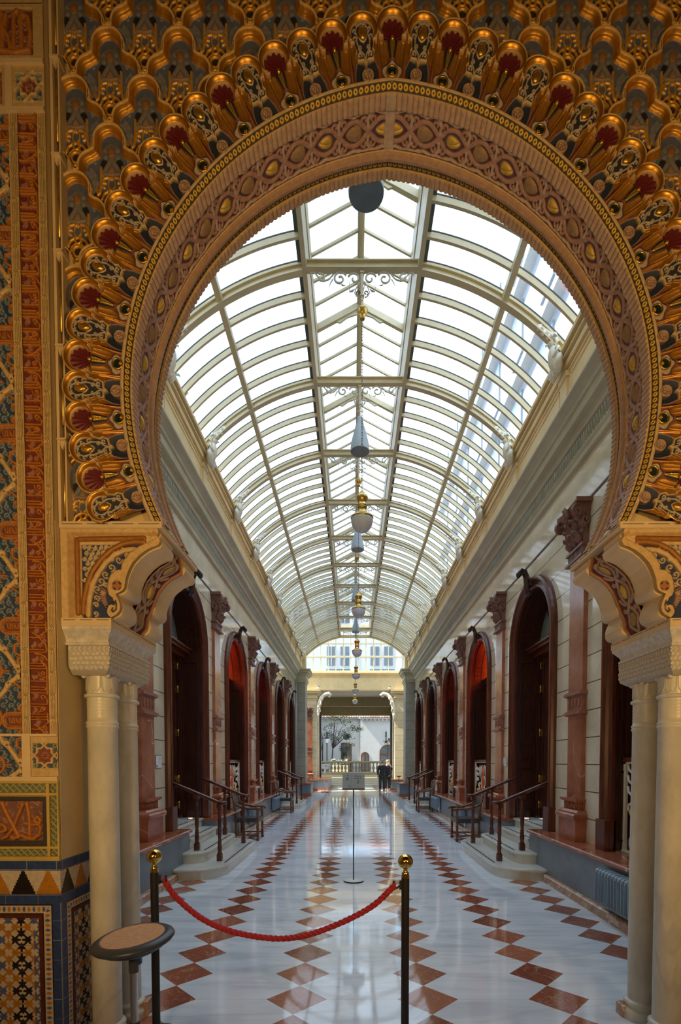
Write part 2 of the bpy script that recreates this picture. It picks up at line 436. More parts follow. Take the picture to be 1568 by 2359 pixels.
# soffit bands
def soffit():
    P = [(.050, 2.666), (.045, 2.659), (.038, 2.655), (.031, 2.657), (.026, 2.661), (.006, 2.679), (.0, 2.681), (.0, 2.745), (.013, 2.750), (.013, 2.925), (.004, 2.930),
         (-.006, 2.938), (-.012, 2.955), (-.006, 2.974), (.006, 2.984), (.020, 2.990), (.010, 3.008), (-.002, 3.012), (-.002, 3.060), (.03, 3.062)]
    P = np.array(P); L = np.concatenate([[0], np.cumsum(np.hypot(*np.diff(P, axis=0).T))])
    def at(y, i0=0):  # w at profile index
        return L[y]
    w = np.unique(np.concatenate([np.arange(0, L[-1], .0026), L]))
    pr = np.interp(w, L, P[:, 0]); py = np.interp(w, L, P[:, 1])
    tr = np.gradient(pr, w); ty = np.gradient(py, w); ln = np.hypot(tr, ty)
    nr, ny = -ty/ln, tr/ln      # inward normal (towards the opening / the viewer)
    nr = np.convolve(np.pad(nr, 2, 'edge'), np.ones(5)/5, 'valid'); ny = np.convolve(np.pad(ny, 2, 'edge'), np.ones(5)/5, 'valid')
    aS = a0(RR); S = RR*(AEND-aS); ns = int(S/.0028); s_ = np.linspace(0, S, ns)
    U, Wd = np.meshgrid(s_, w, indexing='ij')
    p = Paint(U, Wd, CREAM)
    # bead bands
    for (i0, i1) in ((4, 5), (15, 16)):
        wa, wb = L[i0]-.004, L[i1]+.004; m = (Wd > wa) & (Wd < wb)
        p.put(m.astype(float), (.04, .035, .03))
        du = (U % .0285)-.01425; dw = Wd-(wa+wb)/2
        p.stroke(np.abs(np.hypot(du, dw)-.0078), .0034, (.80, .52, .06) if i0 == 4 else (.35, .22, .05), .35, .004)
    # flutes
    for (i0, i1) in ((6, 7), (17, 18)):
        m = (Wd > L[i0]) & (Wd < L[i1]+(.002 if i0 == 6 else 0))
        t = ((U % .0285)/.0285-.5)*2
        f = np.sqrt(np.clip(1-t*t*.96, 0, 1))
        p.H = np.where(m, .010*f, p.H)
        g = (np.abs(t) > .90) & m
        p.put(g*.8, (.12, .06, .04))
        p.put(m*(1-g), (.55, .36, .20) if i0 == 6 else (.46, .31, .19))
    # leaf scroll band
    wa, wb = L[8], L[9]; wc = (wa+wb)/2; m = (Wd > wa+.001) & (Wd < wb-.001)
    c0 = p.C.copy(); h0 = p.H.copy()
    q = .32; u = ((U+.045) % q); v = Wd-wc
    p.put(np.ones_like(U), (.10, .028, .030))
    V = v
    def both(f):
        d = None
        for off in (-q, 0, q):
            for sg in (1, -1):
                dd = f(u-off, V*sg); d = dd if d is None else np.minimum(d, dd)
        return d
    lens = [(x, .046*math.sin(PI*abs(x)/.16) if True else 0) for x in np.linspace(0, .16, 17)]
    VIN = (.42, .24, .16); LEA = (.50, .38, .27)
    # ribbons round each lens
    p.stroke(both(lambda a, b: poly(a, b, [(x, .052*math.sin(PI*x/.16)) for x in np.linspace(0, .16, 15)])), .011, VIN, 0, .008, .002)
    p.stroke(both(lambda a, b: poly(a, b, [(x+.16, .052*math.sin(PI*x/.16)) for x in np.linspace(0, .16, 15)])), .011, VIN, 0, .008, .002)
    # curls outside the crossings and edge leaves
    for x0 in (0, .16):
        p.stroke(both(lambda a, b: poly(a, b, arcp(x0+.022, .052, .020, -90, 220, 12, .006))), .0065, VIN, 0, .009, .002)
        p.stroke(both(lambda a, b: poly(a, b, arcp(x0-.022, .052, .020, 270, -40, 12, .006))), .0065, VIN, 0, .009, .002)
        p.stroke(both(lambda a, b: poly(a, b, [(x0, .02), (x0+.004, .05), (x0-.01, .078), (x0-.035, .086)])), .0085, LEA, 0, .010, .002)
        p.stroke(both(lambda a, b: poly(a, b, [(x0-.01, .078), (x0+.03, .084), (x0+.055, .076)])), .007, LEA, 0, .009, .002)
        p.stroke(both(lambda a, b: poly(a, b, [(x0+.05, .082), (x0+.08, .072), (x0+.115, .083)])), .008, LEA, 0, .010, .002)
    # almonds and pinecones inside the lenses
    def blob(cx_, rx, ry, colr, met, hh):
        d = np.full(U.shape, 9.)
        for off in (-q, 0, q):
            x = (u-off-cx_)/rx; y = V/ry*(1+.35*x)
            d = np.minimum(d, np.hypot(x, y))
        w_ = 1-smooth(d, .9, 1.05); p.put(w_, colr, met, h=0); p.H += w_*hh*np.sqrt(np.clip(1-d*d, 0, 1)); return w_, d
    blob(.08, .052, .036, (.12, .06, .09), 0, 0)
    w1, d1 = blob(.08, .040, .026, (.62, .42, .07), .35, .016)
    p.H -= w1*.008*np.exp(-((V+.25*(u-.08))/.003)**2)
    w2, d2 = blob(.24, .045, .034, (.40, .26, .12), .1, .014)
    tex = np.sin((u*1.0+V)*700)*np.sin((u-V)*700); p.H += w2*.0025*tex; p.put(w2*np.clip(tex, 0, 1)*.6, (.12, .06, .03))
    p.C = np.where(m[..., None], p.C, c0); p.H = np.where(m, p.H, h0)
    red = ((np.abs(Wd-wa) < .004) | (np.abs(Wd-wb) < .004)); p.put(red*.9, (.16, .02, .025))
    # smooth roll colour
    mr = (Wd > L[10]) & (Wd < L[14]); p.put(mr.astype(float), (.44, .27, .15))
    mb = (Wd > L[14]) & (Wd < L[15]); p.put(mb.astype(float), (.05, .05, .08))
    # plain keystone strip
    mk = (U < .028) & (Wd > L[6]) & (Wd < L[10]); p.put(mk.astype(float), (.52, .38, .24), h=.012)
    fade = np.ones_like(U)
    rho = RR+pr[None, :]+nr[None, :]*p.H; Y = py[None, :]+ny[None, :]*p.H
    # apex: each profile ring starts on the axis of the pointed arch
    a_s = np.arccos(-DC/rho); t = (s_/S)[:, None]; A = a_s*(1-t)+AEND*t
    X = np.stack([XA+DC+rho*np.cos(A), Y, ZC+rho*np.sin(A)], -1)
    X[0, :, 0] = XA
    return X, p
X, p = soffit()
so = relief('soffit_band', X, p.H, p.C); W(so, arch)
so2 = mirx(so, 'soffit_band'); W(so2, arch)

# ring of niches, one mesh of each kind, placed by turning about the arc centre
ST = math.radians(10.05); HW = ST/4
def niche(kind, half=None):
    v = np.arange(.020, .336, .0019); th = np.linspace(-HW, HW, 84)
    if half == 'apex': pass
    TH, Vv = np.meshgrid(th, v, indexing='ij')
    u = TH*1.752; U = u; V = Vv
    p = Paint(U, V, (.20, .05, .035))
    lean = .028*smooth(V, .03, .20)
    AC = (0, .244); d = np.hypot(U-AC[0], V-AC[1])
    au = np.abs(U)
    up = V > .165
    if kind == 'shell':
        # gilded scoops on either side of the stem
        sc_ = (V > .075) & (V < .20)
        ex = (au-.046)/.034; ey = (V-.150)/.058; e = np.hypot(ex, ey)
        w = (1-smooth(e, .9, 1.03))*(V < .215)
        p.put(w, (.42, .20, .03), .5); p.H -= w*.018*np.sqrt(np.clip(1-e*e, 0, 1))
        # ridge lines in the scoops
        p.H += w*.004*np.exp(-((au-.046-.10*(V-.145))/.004)**2)
        p.stroke(poly(au, V, [(.070, .205), (.074, .15), (.068, .09), (.066, .03)]), .0032, GOLD, .7, .006)
        p.stroke(poly(au, V, [(.020, .205), (.014, .16), (.004, .120)]), .0080, (.015, .018, .03), 0, .002, rnd=False)
        p.stroke(poly(au, V, [(.012, .205), (.007, .16), (.001, .118)]), .0026, (.75, .50, .08), .8, .008)
        p.stroke(poly(au, V, [(.003, .205), (.002, .16), (.001, .118)]), .0020, (.75, .50, .08), .8, .006)
        w = (1-smooth(np.hypot(U/.010, (V-.112)/.012), .9, 1.1)); p.put(w, (.26, .10, .06), h=.006)
        # cream surround of the little roundel
        e = np.hypot(U/.054, (V-.064)/.042); e = e+.10*np.cos(6*np.arctan2(V-.048, U))
        w = 1-smooth(e, .85, 1.0); p.put(w, (.46, .40, .30), h=.004)
        p.stroke(np.abs(e-1.02)*.03, .0012, NAVY, 0, .001)
        # recess of the shell
        w = (1-smooth(d, .056, .060)); p.put(w, (.40, .20, .10), .3, h=-.016)
    else:
        # navy hood
        hood = (V < .160)
        e = au/(.074*np.clip((.165-V)/.13, .0, 1)**.40+1e-4)
        w = (1-smooth(e, .95, 1.05))*hood; p.put(w, (.018, .028, .055), 0); p.H -= w*.010*np.clip(1-e*e, 0, 1)
        p.stroke(poly(au, V, [(.000, .160), (.046, .130), (.068, .085), (.074, .025)]), .0022, (.20, .24, .28), 0, .004)
        w = (au > .0745) & (V < .15); p.put(w*1., GOLD, .85); p.H += w*.006
        w = (1-smooth(np.hypot(U, V-.064), .031, .033)); p.put(w, (.16, .08, .06), h=.003)
        # spandrel panel down to a notch
        pan = inside(U, V, [(-.062, .26), (-.058, .20), (-.044, .165), (-.052, .150), (-.040, .128), (-.012, .128), (0, .112), (.012, .128), (.040, .128), (.052, .150), (.044, .165), (.058, .20), (.062, .26)])
        w = (pan | (d < .060)).astype(float)
        p.put(w, (.030, .036, .06), h=.0)
        CR = (.50, .42, .30)
        bd = poly(au, V, [(.058, .20), (.044, .165), (.052, .150), (.040, .128), (.012, .128), (0, .112)])
        for c in (arcp(.030, .150, .012, 200, -90, 8, .004), arcp(.020, .178, .012, -60, 230, 8, .003), arcp(.044, .225, .013, 240, -40, 8, .004),
                  arcp(.040, .262, .012, 250, -20, 8, .003), arcp(.020, .288, .010, 200, -60, 8, .003), [(0, .125), (.006, .15), (.02, .165), (.03, .19), (.034, .21)],
                  [(.034, .21), (.028, .235), (.032, .262), (.018, .285), (0, .292)]):
            p.stroke(poly(au, V, c), .0034, CR, 0, .0055)
        p.stroke(bd, .0045, (.60, .44, .22), 0, .010)
        # gold outside of the panel below the arch
        g = (~pan) & (V > .12) & (V < .215) & (d > .06)
        w = g*(au > .045); p.put(w, (.42, .20, .03), .6)
    # horseshoe moulding with turned feet
    foot = (V < .205)
    ang = np.arctan2(V-.244, au)
    open_ = (ang < math.radians(-38))
    ring = np.where(open_, np.minimum(np.hypot(au-.0725*math.cos(math.radians(-38)), V-.244-.0725*math.sin(math.radians(-38))), 9)+.0, np.abs(d-.0690))
    inner = np.abs(d-.0685); w = (1-smooth(np.where(open_, 9, inner), .0115, .0125))
    p.put(w, GOLD, .85); tq = np.clip((d-.057)/.023, 0, 1)
    p.H = p.H*(1-w)+w*(.002+.020*np.sin(tq*PI*.62))
    rim = np.where(open_, 9, np.abs(d-.0800)); p.stroke(rim, .0032, (.60, .42, .20), .1, .024)
    rim2 = np.where(open_, 9, np.abs(d-.0575)); p.stroke(rim2, .0022, (.60, .42, .20), .1, .006)
    fx = .0725*math.cos(math.radians(-38)); fy = .244+.0725*math.sin(math.radians(-38))
    p.stroke(seg(au, V, (fx-.006, fy-.003), (fx+.010, fy-.003)), .0050, (.60, .42, .20), .2, .018)
    rho = RR+V
    Y = 2.668-lean-p.H
    Xx = np.stack([rho*np.sin(TH), Y, rho*np.cos(TH)], -1)
    keep = ((V < .244) | (d < .0845))
    k = keep[:-1, :-1] & keep[1:, 1:] & keep[:-1, 1:] & keep[1:, :-1]
    return Xx, p, k
def at_angle(o, s, a):
    o.location = (XA-s*DC, 0, ZC); o.rotation_euler = (0, (PI/2-a)*(-s), 0)
Xs, ps, ks = niche('shell'); nsh = relief('shell_niche', Xs, ps.H, ps.C, ks)
Xb, pb, kb = niche('arab'); nab = relief('scrollwork_niche', Xb, pb.H, pb.C, kb)
nsh['label'] = 'niche with red shell'; nab['label'] = 'niche with gilded pinecone on navy scrolls'
# sub-parts: fan shell, small roundel, pinecone, medallion
def fan():
    b = MB(); n = 54; c = (0, 2.654, RR+.203)
    vs = [c]
    for i in range(n+1):
        t = math.radians(-48+276*i/n); r = .0565*(1+.03*math.cos(i/n*2*PI*9))
        vs.append((r*math.cos(t), 2.648-.005*math.cos(i/n*2*PI*9), RR+.243+r*math.sin(t)))
    b.add(vs, [(0, i+1, i+2) for i in range(n)], 0, True)
    b.ball((0, 2.640, RR+.200), (.010, .008, .010), 8, 6, 1)
    b.tube([(0, 2.641, RR+.19), (.010, 2.645, RR+.205)], .004, 6, 1); b.tube([(0, 2.641, RR+.19), (-.010, 2.645, RR+.205)], .004, 6, 1)
    return b.build('shell_fan', [M['shell_red'], M['gilt']])
M['shell_red'] = plain('deep red paint', (.12, .010, .016), .5, var=.2, scale=30)
M['shell_dark'] = plain('dark green enamel', (.012, .030, .028), .4, var=.2)
M['medallion'] = plain('carved rosy medallion', (.42, .27, .19), .6, var=.3, scale=60, bmp=1, bscale=120)
def roundel():
    b = MB(); c = (0, 2.657, RR+.062)
    b.sweep([((c[0]+.026*math.cos(t), c[1]-.002, c[2]+.026*math.sin(t)), (math.cos(t), 0, math.sin(t)), (0, 1, 0)) for t in np.linspace(0, 2*PI, 25)], [(-.003, -.003), (.003, -.003), (.004, .004), (-.004, .004)], 0, True)
    vs = [c]
    for i in range(33): t = 2*PI*i/32; vs.append((c[0]+.024*math.cos(t), c[1]-.001-.003*math.cos(i*PI), c[2]+.024*math.sin(t)))
    b.add(vs, [(0, i+1, i+2) for i in range(32)], 1, True)
    for q in ((0, -.012), (-.006, -.016), (.006, -.016), (0, -.020)): b.ball((q[0], c[1]-.005, c[2]+q[1]), (.004, .004, .005), 6, 5, 0)
    return b.build('roundel', [M['gilt'], M['shell_dark']])
def medallion():
    b = MB(); c = (0, 2.660, RR+.064)
    b.lathe([(.004, .010), (.024, .006), (.030, .0), (.031, -.006), (.028, -.010), (.024, -.006), (.022, -.004), (.001, -.006)][::-1], c, 22, 0, 'y')
    for q in ((0, .010, .011), (-.011, .004, .008), (.011, .004, .008), (-.006, -.010, .008), (.007, -.010, .008), (0, -.001, .007)):
        b.ball((q[0], c[1]-.008, c[2]+q[1]), (q[2]*.8, .006, q[2]), 8, 6)
    return b.build('medallion', M['medallion'])
def pinecone():
    b = MB(); c = Vector((0, 2.634, RR+.235)); n, m_ = 20, 14; vs = []
    for i in range(m_+1):
        ph = -PI/2+PI*i/m_
        for j in range(n):
            th = 2*PI*j/n; k = 1+.10*math.sin(j/n*2*PI*5+i*1.2)*math.cos(ph)
            vs.append((c.x+.021*k*math.cos(ph)*math.cos(th), c.y+.014*k*math.cos(ph)*math.sin(th), c.z+.031*math.sin(ph)+.004))
    b.add(vs, [(i*n+j, i*n+(j+1) % n, (i+1)*n+(j+1) % n, (i+1)*n+j) for i in range(m_) for j in range(n)], 0, True)
    for s in (-1, 1): b.tube([(0, 2.638, RR+.200), (s*.014, 2.638, RR+.212), (s*.026, 2.640, RR+.236)], [.005, .005, .002], 6, 1, flat=.5)
    return b.build('pinecone', [M['gilt'], M['corbel_cream']])
subs = {nsh.name: [fan(), roundel()], nab.name: [pinecone(), medallion()]}
for k_, ls in subs.items():
    for o in ls: o.parent = bpy.data.objects[k_]
def put_niche(src, s, a, first=[set()]):
    if src.name in first[0]: o = src.copy(); col.objects.link(o); new = True
    else: o = src; first[0].add(src.name); new = False
    at_angle(o, s, a); W(o, arch)
    if new:
        for q in subs[src.name]:
            d = q.copy(); col.objects.link(d); d.parent = o; CH.setdefault(o.name, []).append(d)
    else: CH[o.name] = list(subs[src.name])
    return o
aA = a0(RR+.242)
for s in (-1, 1):
    for k in range(11):
        put_niche(nab, s, aA+ST*(k+.5))
    for k in range(1, 11):
        put_niche(nsh, s, aA+ST*k)
ap = put_niche(nsh, -1, PI/2); ap.location = (XA, -.004, ZC+math.sqrt((RR+.242)**2-DC**2)-(RR+.242))

# ------------------------------------------------------------------ lattice of lobed cells on the spandrels
CW, CHt = .1818, .236
OUT = arcp(0, -.080, .080, 90, -8, 10)+[(.0805, -.118), (.0995, -.130)]+arcp(.086, -.206, .076, 78, -6, 8)+[(.1640, -.226), (.1818, -.236)]
OX = np.array([q[0] for q in OUT]); OZ = np.array([q[1] for q in OUT])
def yo(x): return np.interp(np.abs(x), OX, OZ)
def cell_paint():
    x = np.arange(-.184, .1841, .0023); z = np.arange(-.480, .008, .0023)
    U, V = np.meshgrid(x, z, indexing='ij'); au = np.abs(U)
    p = Paint(U, V, (.040, .020, .025), 0, 0)
    p.put(smooth(V, -.315, -.295), (.11, .14, .22))
    low = yo(np.abs(CW-au))-CHt            # outline of the lower neighbours
    # grey blue leaf field in the upper part
    p.put((1-smooth(np.hypot(U/.060, (V+.135)/.075), .9, 1.0)), (.15, .16, .19), h=.002)
    p.put((1-smooth(np.hypot((au-.105)/.034, (V+.255)/.065), .9, 1.0)), (.19, .20, .24), h=.004)
    p.put((1-smooth(np.hypot((au-.040)/.020, (V+.170)/.030), .8, 1.1)), (.018, .020, .035), h=0)
    for (sx, sy, sa) in ((.030, -.105, 0), (.034, -.135, 120), (.088, -.160, 60), (.105, -.195, 200), (.110, -.235, 320), (.088, -.225, 90), (.092, -.268, 10), (.115, -.285, 180), (.075, -.262, 250), (.128, -.215, 30)):
        p.stroke(poly(au, V, arcp(sx, sy, .0105, sa, sa+330, 10, .003)), .0026, (.24, .25, .27), 0, .005)
    p.stroke(poly(au, V, [(0, -.125), (.012, -.160), (.040, -.205), (.050, -.222)]), .010, (.22, .21, .21), 0, .006)
    p.stroke(poly(au, V, [(0, -.190), (.010, -.212)]), .010, (.30, .20, .13), 0, .008)
    p.stroke(poly(au, V, [(0, -.222), (.034, -.216)]), .007, (.30, .20, .13), 0, .008)
    e = np.hypot(U/.019, (V+.112)/.026); w = 1-smooth(e, .9, 1.05); p.put(w, (.34, .17, .06), .2, h=.004); p.H += w*.008*np.sqrt(np.clip(1-e*e, 0, 1))
    G = (.85, .47, .06)
    p.stroke(poly(au, V, [(.056, -.185), (.056, -.245), (.062, -.312), (.072, -.322), (.080, -.285)]), .0060, G, .55, .008)
    p.stroke(poly(au, V, arcp(0, -.268, .022, 90, 200, 6)+[(-.012, -.30)]), .0056, G, .55, .008)
    p.stroke(np.abs(np.hypot(au/.62, V+.268)-.030), .0056, G, .55, .008)
    p.stroke(poly(au, V, [(.018, -.236), (.040, -.240), (.050, -.258)]), .0060, G, .55, .008)
    p.stroke(poly(au, V, arcp(.038, -.275, .012, 120, -90, 8)), .0060, G, .55, .008)
    p.stroke(np.abs(np.hypot(au, V+.316)-.015), .0056, G, .55, .008)
    p.stroke(poly(au, V, [(.010, -.300), (.040, -.318), (.052, -.345)]), .0056, G, .55, .008)
    p.stroke(poly(au, V, [(.016, -.335), (.034, -.352), (.040, -.372)]), .0056, G, .55, .008)
    p.stroke(np.abs(np.hypot(U, V+.372)-.027), .0066, G, .55, .009)
    p.stroke(np.abs(np.hypot(au-.004, V+.420)-.011), .0056, G, .55, .008)
    p.stroke(poly(au, V, [(.0, -.436), (.014, -.446)]), .005, G, .5, .006)
    # lower edge: rim of the neighbours' mouldings begins here
    dl = np.full(U.shape, 9.)
    for sg in (1, -1): dl = np.minimum(dl, poly(sg*(CW-au), V+CHt, OUT))
    dl = np.minimum(dl, 9); below = V < low
    # own moulding: cream rim, gilded cove
    d = poly(au, V, OUT)
    w = (1-smooth(d, .025, .028))*(V > low+.0)
    p.put(w, (.60, .30, .04), .7); t = np.clip(d/.027, 0, 1); p.H = p.H*(1-w)+w*(.034*(1-t)**1.3+.004*(np.sin(t*PI*2)**2)+.004)
    p.stroke(d, .0066, (.74, .50, .20), .0, .036, rnd=False)
    p.stroke(np.minimum(dl, 9), .0066, (.74, .50, .20), .0, .0345, rnd=False)
    # little gilded drop between cells
    e = np.hypot((au-.1818)/.012, (V+.205)/.028); w = 1-smooth(e, .9, 1.1); p.put(w, (.8, .5, .08), .8); p.H = np.maximum(p.H, w*.054)
    top = yo(U)
    keep = (V <= top+.0055) & (V >= low-.0045)
    return U, V, p, keep
CU, CV, cp_, ckeep = cell_paint()
def cell_at(cx_, cz_, xlo, xhi, shared=[None]):
    X = CU+cx_; Z = CV+cz_
    rl = np.hypot(X-(XA+DC), Z-ZC); rr = np.hypot(X-(XA-DC), Z-ZC)
    rho = np.where(X < XA, rl, rr)
    ok = ckeep & (rho > RR+.20) & (X > xlo) & (X < xhi) & (Z > 2.86)
    if not ok.any(): return None
    full = (ok == ckeep).all()
    if full and shared[0] is not None:
        o = shared[0].copy(); col.objects.link(o)
    else:
        k = ok[:-1, :-1] & ok[1:, 1:] & ok[:-1, 1:] & ok[1:, :-1]
        P = np.stack([CU, 2.712-cp_.H, CV], -1)
        o = relief('lobed_cell', P, cp_.H, cp_.C, k)
        if full: shared[0] = o
    o.location = (cx_, 0, cz_)
    return W(o, arch)
XL, XR = -1.492, 2*XA+1.492
for j in range(-3, 12):
    for k in range(-12, 13):
        if (k+j) % 2: continue
        cx_, cz_ = XA+CW*k, 5.35-CHt*j
        if cx_ < XL-.12 or cx_ > XR+.12: continue
        cell_at(cx_, cz_, XL, XR)
# gilded colonnettes and cream fillet on the outer edge of the spandrels
for s in (-1, 1):
    xx = lambda v: v if s < 0 else 2*XA-v
    b = MB(); b.box(min(xx(-1.530), xx(-1.516)), max(xx(-1.530), xx(-1.516)), 2.645, 2.73, 2.85, 6.1); b.box(min(xx(-1.496), xx(-1.488)), max(xx(-1.496), xx(-1.488)), 2.655, 2.73, 2.85, 6.1)
    W(b.build('edge_fillet', M['corbel_cream']), arch)
    for z in np.arange(2.88, 6.0, .472):
        b = MB(); b.tube([(xx(-1.507), 2.668, z), (xx(-1.507), 2.668, z+.37)], .0095, 10)
        W(b.build('gilded_colonnette', M['gilt']), arch)
        b = MB(); b.box(min(xx(-1.53), xx(-1.485)), max(xx(-1.53), xx(-1.485)), 2.640, 2.70, z+.385, z+.395); b.prism([(xx(-1.525), z+.385), (xx(-1.49), z+.385), (xx(-1.507), z+.34)], 2.65, 2.69)
        W(b.build('colonnette_bracket', M['corbel_cream']), arch)
# wall that carries the arch (plane behind the carving, hall face, jambs)
b = MB()
def hole(rho, n=60):
    L = [ac(-1, t, rho) for t in np.linspace(a0(rho), AEND, n)]
    return L
HL = hole(RR+.03); HL += [(-1.02, 2.84), (-1.5345, 2.84), (-1.5345, 0)]
def rectp(x, z, X0, Z1):
    # outward point on the rectangle, radial from the arch centre
    dx, dz = x-XA, z-3.0
    if abs(dx) < 1e-6: return (XA, Z1)
    if z <= 2.86: return (X0, z)
    t = min((X0-XA)/dx if dx < 0 else 9e9, (Z1-3.0)/dz if dz > 1e-6 else 9e9)
    return (XA+dx*t, 3.0+dz*t)
OUTR = [rectp(x, z, -3.4, 9.2) for x, z in HL]
OUTR[0] = (XA, 9.2)
# insert the rectangle corner cleanly
for i in range(len(OUTR)-1):
    if OUTR[i][1] >= 9.19 and OUTR[i+1][0] <= -3.39 and OUTR[i+1][1] < 9.19:
        OUTR[i+1] = (-3.4, 9.2); break
for y in (2.715, 3.065):
    for mir in (0, 1):
        H_ = [((x if not mir else 2*XA-x), y, z) for x, z in HL]; O_ = [((x if not mir else 2*XA-x), y, z) for x, z in OUTR]
        n = len(H_); b.add(H_+O_, [(i, i+1, n+i+1, n+i) for i in range(n-1)], 0, False)
for mir in (0, 1):
    H_ = [((x if not mir else 2*XA-x), 2.715, z) for x, z in HL]+[((x if not mir else 2*XA-x), 3.065, z) for x, z in HL]
    n = len(HL); b.add(H_, [(i, i+1, n+i+1, n+i) for i in range(n-1)], 0, False)
struct(b, 'wall_arch', M['beige_jamb'])

# ------------------------------------------------------------------ corbels
CA = lambda x: -1.554+.0005085*x
CZ = lambda y: 2.886-.00051*y
def cor_prof():
    # inner (opening side) outline from the top slab down, in crop pixels
    pts = [(1050, 130)]+arcp(1008, 165, 50, 60, -60, 5)
    pts += [(1046, 235), (1072, 232), (1062, 295), (1020, 318), (930, 360), (850, 425), (780, 500), (735, 590), (712, 680)]
    pts += [(704, 735), (672, 770), (612, 792), (634, 850), (655, 905), (650, 960), (620, 1000), (575, 1022), (560, 1040)]
    q = []
    for (x, y) in pts: q.append((CA(x), CZ(y)))
    return q
# note: arcp works with y up, crop y is down; rebuild the head scroll by hand
prof = [(1046, 128), (1062, 150), (1056, 180), (1040, 205), (1060, 215), (1074, 240), (1070, 275), (1046, 305), (1000, 318), (930, 350), (850, 410), (785, 480), (742, 560), (715, 640), (706, 700),
        (700, 735), (680, 760), (645, 780), (612, 792), (628, 830), (648, 880), (656, 930), (642, 975), (610, 1008), (575, 1024), (556, 1040)]
PR = [(CA(x), CZ(y)) for x, y in prof]
def corbel(s):
    lab = ('carved cream corbel with scrolls above the paired columns next to the tiled pier' if s < 0 else 'carved cream corbel with scrolls above the paired columns on the radiator side of the arch')
    xx = (lambda v: v) if s < 0 else (lambda v: 2*XA-v)
    t = thing('carved_corbel', lab, 'corbel', (xx(-1.30), 2.95, 2.355), group=None)
    fl = lambda P: [(xx(a), c) for a, c in P][::(1 if s < 0 else -1)]
    back = [(-1.53, CZ(1040)), (-1.53, CZ(128))]
    # two outer scroll brackets and the recessed middle
    body = []
    for (y0, y1, nm) in ((2.690, 2.855, 'scroll_bracket'), (3.055, 3.240, 'scroll_bracket')):
        b = MB(); b.prism(fl(PR+back), y0, y1, 'y', sm=False)
        for (vx, vy, vr) in ((1012, 166, 50), (624, 706, 84), (574, 946, 76)):
            r_ = vr*.0005085; b.lathe([(r_*.97, 0), (r_, .004), (r_, y1-y0+.008), (r_*.97, y1-y0+.010)], (xx(CA(vx)), y0-.004, CZ(vy)), 28, 0, 'y')
        o = b.build(nm, M['corbel_cream'], bevel=.004); W(o, t)
    inn = [(x-.030, z) for x, z in PR[:1]]+[(CA(1010), CZ(290)), (CA(900), CZ(350)), (CA(810), CZ(430)), (CA(740), CZ(520)), (CA(690), CZ(640)), (CA(655), CZ(740)), (CA(600), CZ(850)), (CA(590), CZ(950)), (CA(520), CZ(1040))]
    # middle band as relief: s along profile, y across
    I = np.array([(xx(a), c) for a, c in inn]); L = np.concatenate([[0], np.cumsum(np.hypot(*np.diff(I, axis=0).T))])
    ss = np.arange(0, L[-1], .0022); yy = np.arange(2.853, 3.058, .0022)
    U, V = np.meshgrid(ss, yy, indexing='ij'); v = V-2.955; av = np.abs(v)
    p = Paint(U, V, (.12, .04, .035))
    w = (av > .078).astype(float); p.put(w, (.45, .24, .10), h=.016)
    p.stroke(np.abs(av-.078), .003, (.16, .02, .025), 0, .004)
    q = .34; u = U-.04
    for off in (0, .17, .34):
        p.stroke(poly(u-off, av, [(x, .045*math.sin(PI*x/.17)) for x in np.linspace(0, .17, 11)]), .009, (.42, .30, .24), 0, .010, .002)
        p.stroke(poly(u-off, av, arcp(.02, .050, .017, -90, 200, 10, .005)), .006, (.44, .33, .27), 0, .010, .002)
        p.stroke(poly(u-off, av, [(-.01, .03), (-.03, .055), (-.05, .068)]), .007, (.44, .36, .30), 0, .010, .002)
    for off, colr, met in ((.085, (.36, .24, .10), .2), (.255, (.66, .46, .08), .3), (.425, (.36, .24, .10), .2)):
        e = np.hypot((u-off)/.045, v/.024); w = 1-smooth(e, .9, 1.05); p.put(w, colr, met, h=.004); p.H += w*.014*np.sqrt(np.clip(1-e*e, 0, 1))
    ix = np.interp(ss, L, I[:, 0]); iz = np.interp(ss, L, I[:, 1]); dx = np.gradient(ix); dz = np.gradient(iz); ln = np.hypot(dx, dz)
    sg = 1 if s < 0 else -1
    nx, nz = -dz/ln*sg, dx/ln*sg
    X = np.stack([ix[:, None]+nx[:, None]*p.H, V, iz[:, None]+nz[:, None]*p.H], -1)
    W(relief('leaf_band', X, p.H, p.C), t)
    # front face relief
    x = np.arange(-1.530, -.985, .0019); z = np.arange(CZ(1062), CZ(122), .0019)
    U, V = np.meshgrid(x, z, indexing='ij')
    px, py = (U+1.554)/.0005085, (2.886-V)/.00051     # crop pixels as drawing units
    k = .0005085
    p = Paint(U, V, (.64, .46, .22))
    fieldm = inside(px, py, [(250, 290), (900, 290), (1046, 235), (1046, 305), (930, 350), (785, 480), (715, 640), (706, 700), (700, 735), (612, 792), (656, 930), (575, 1024), (560, 1040), (250, 1040)])
    p.put(((px > 250) & (py > 285) & (py < 1035) & (px < 1040)).astype(float), (.020, .038, .12), h=-.010)
    # dense scrolls over the navy field
    CR = (.56, .46, .28)
    r2 = np.random.default_rng(5)
    def curl(cx_, cy_, r, a, sgn):
        pts = arcp(cx_, cy_, r, a, a+sgn*400, 16, r*.18)
        d = poly(px, py, pts)*k; p.stroke(d, .0040, CR, 0, .004, .0015)
    for gx in range(10):
        for gy in range(12):
            cx_ = 286+gx*56+(gy % 2)*26; cy_ = 318+gy*54
            if (cx_-900)**2+(cy_-900)**2 < 640**2: continue
            curl(cx_, cy_, 25, 90*(gx+gy), 1 if (gx+gy) % 2 else -1)
            p.stroke(poly(px, py, [(cx_+30, cy_+30), (cx_+52, cy_+10), (cx_+60, cy_-26)])*k, .0036, CR, 0, .003)
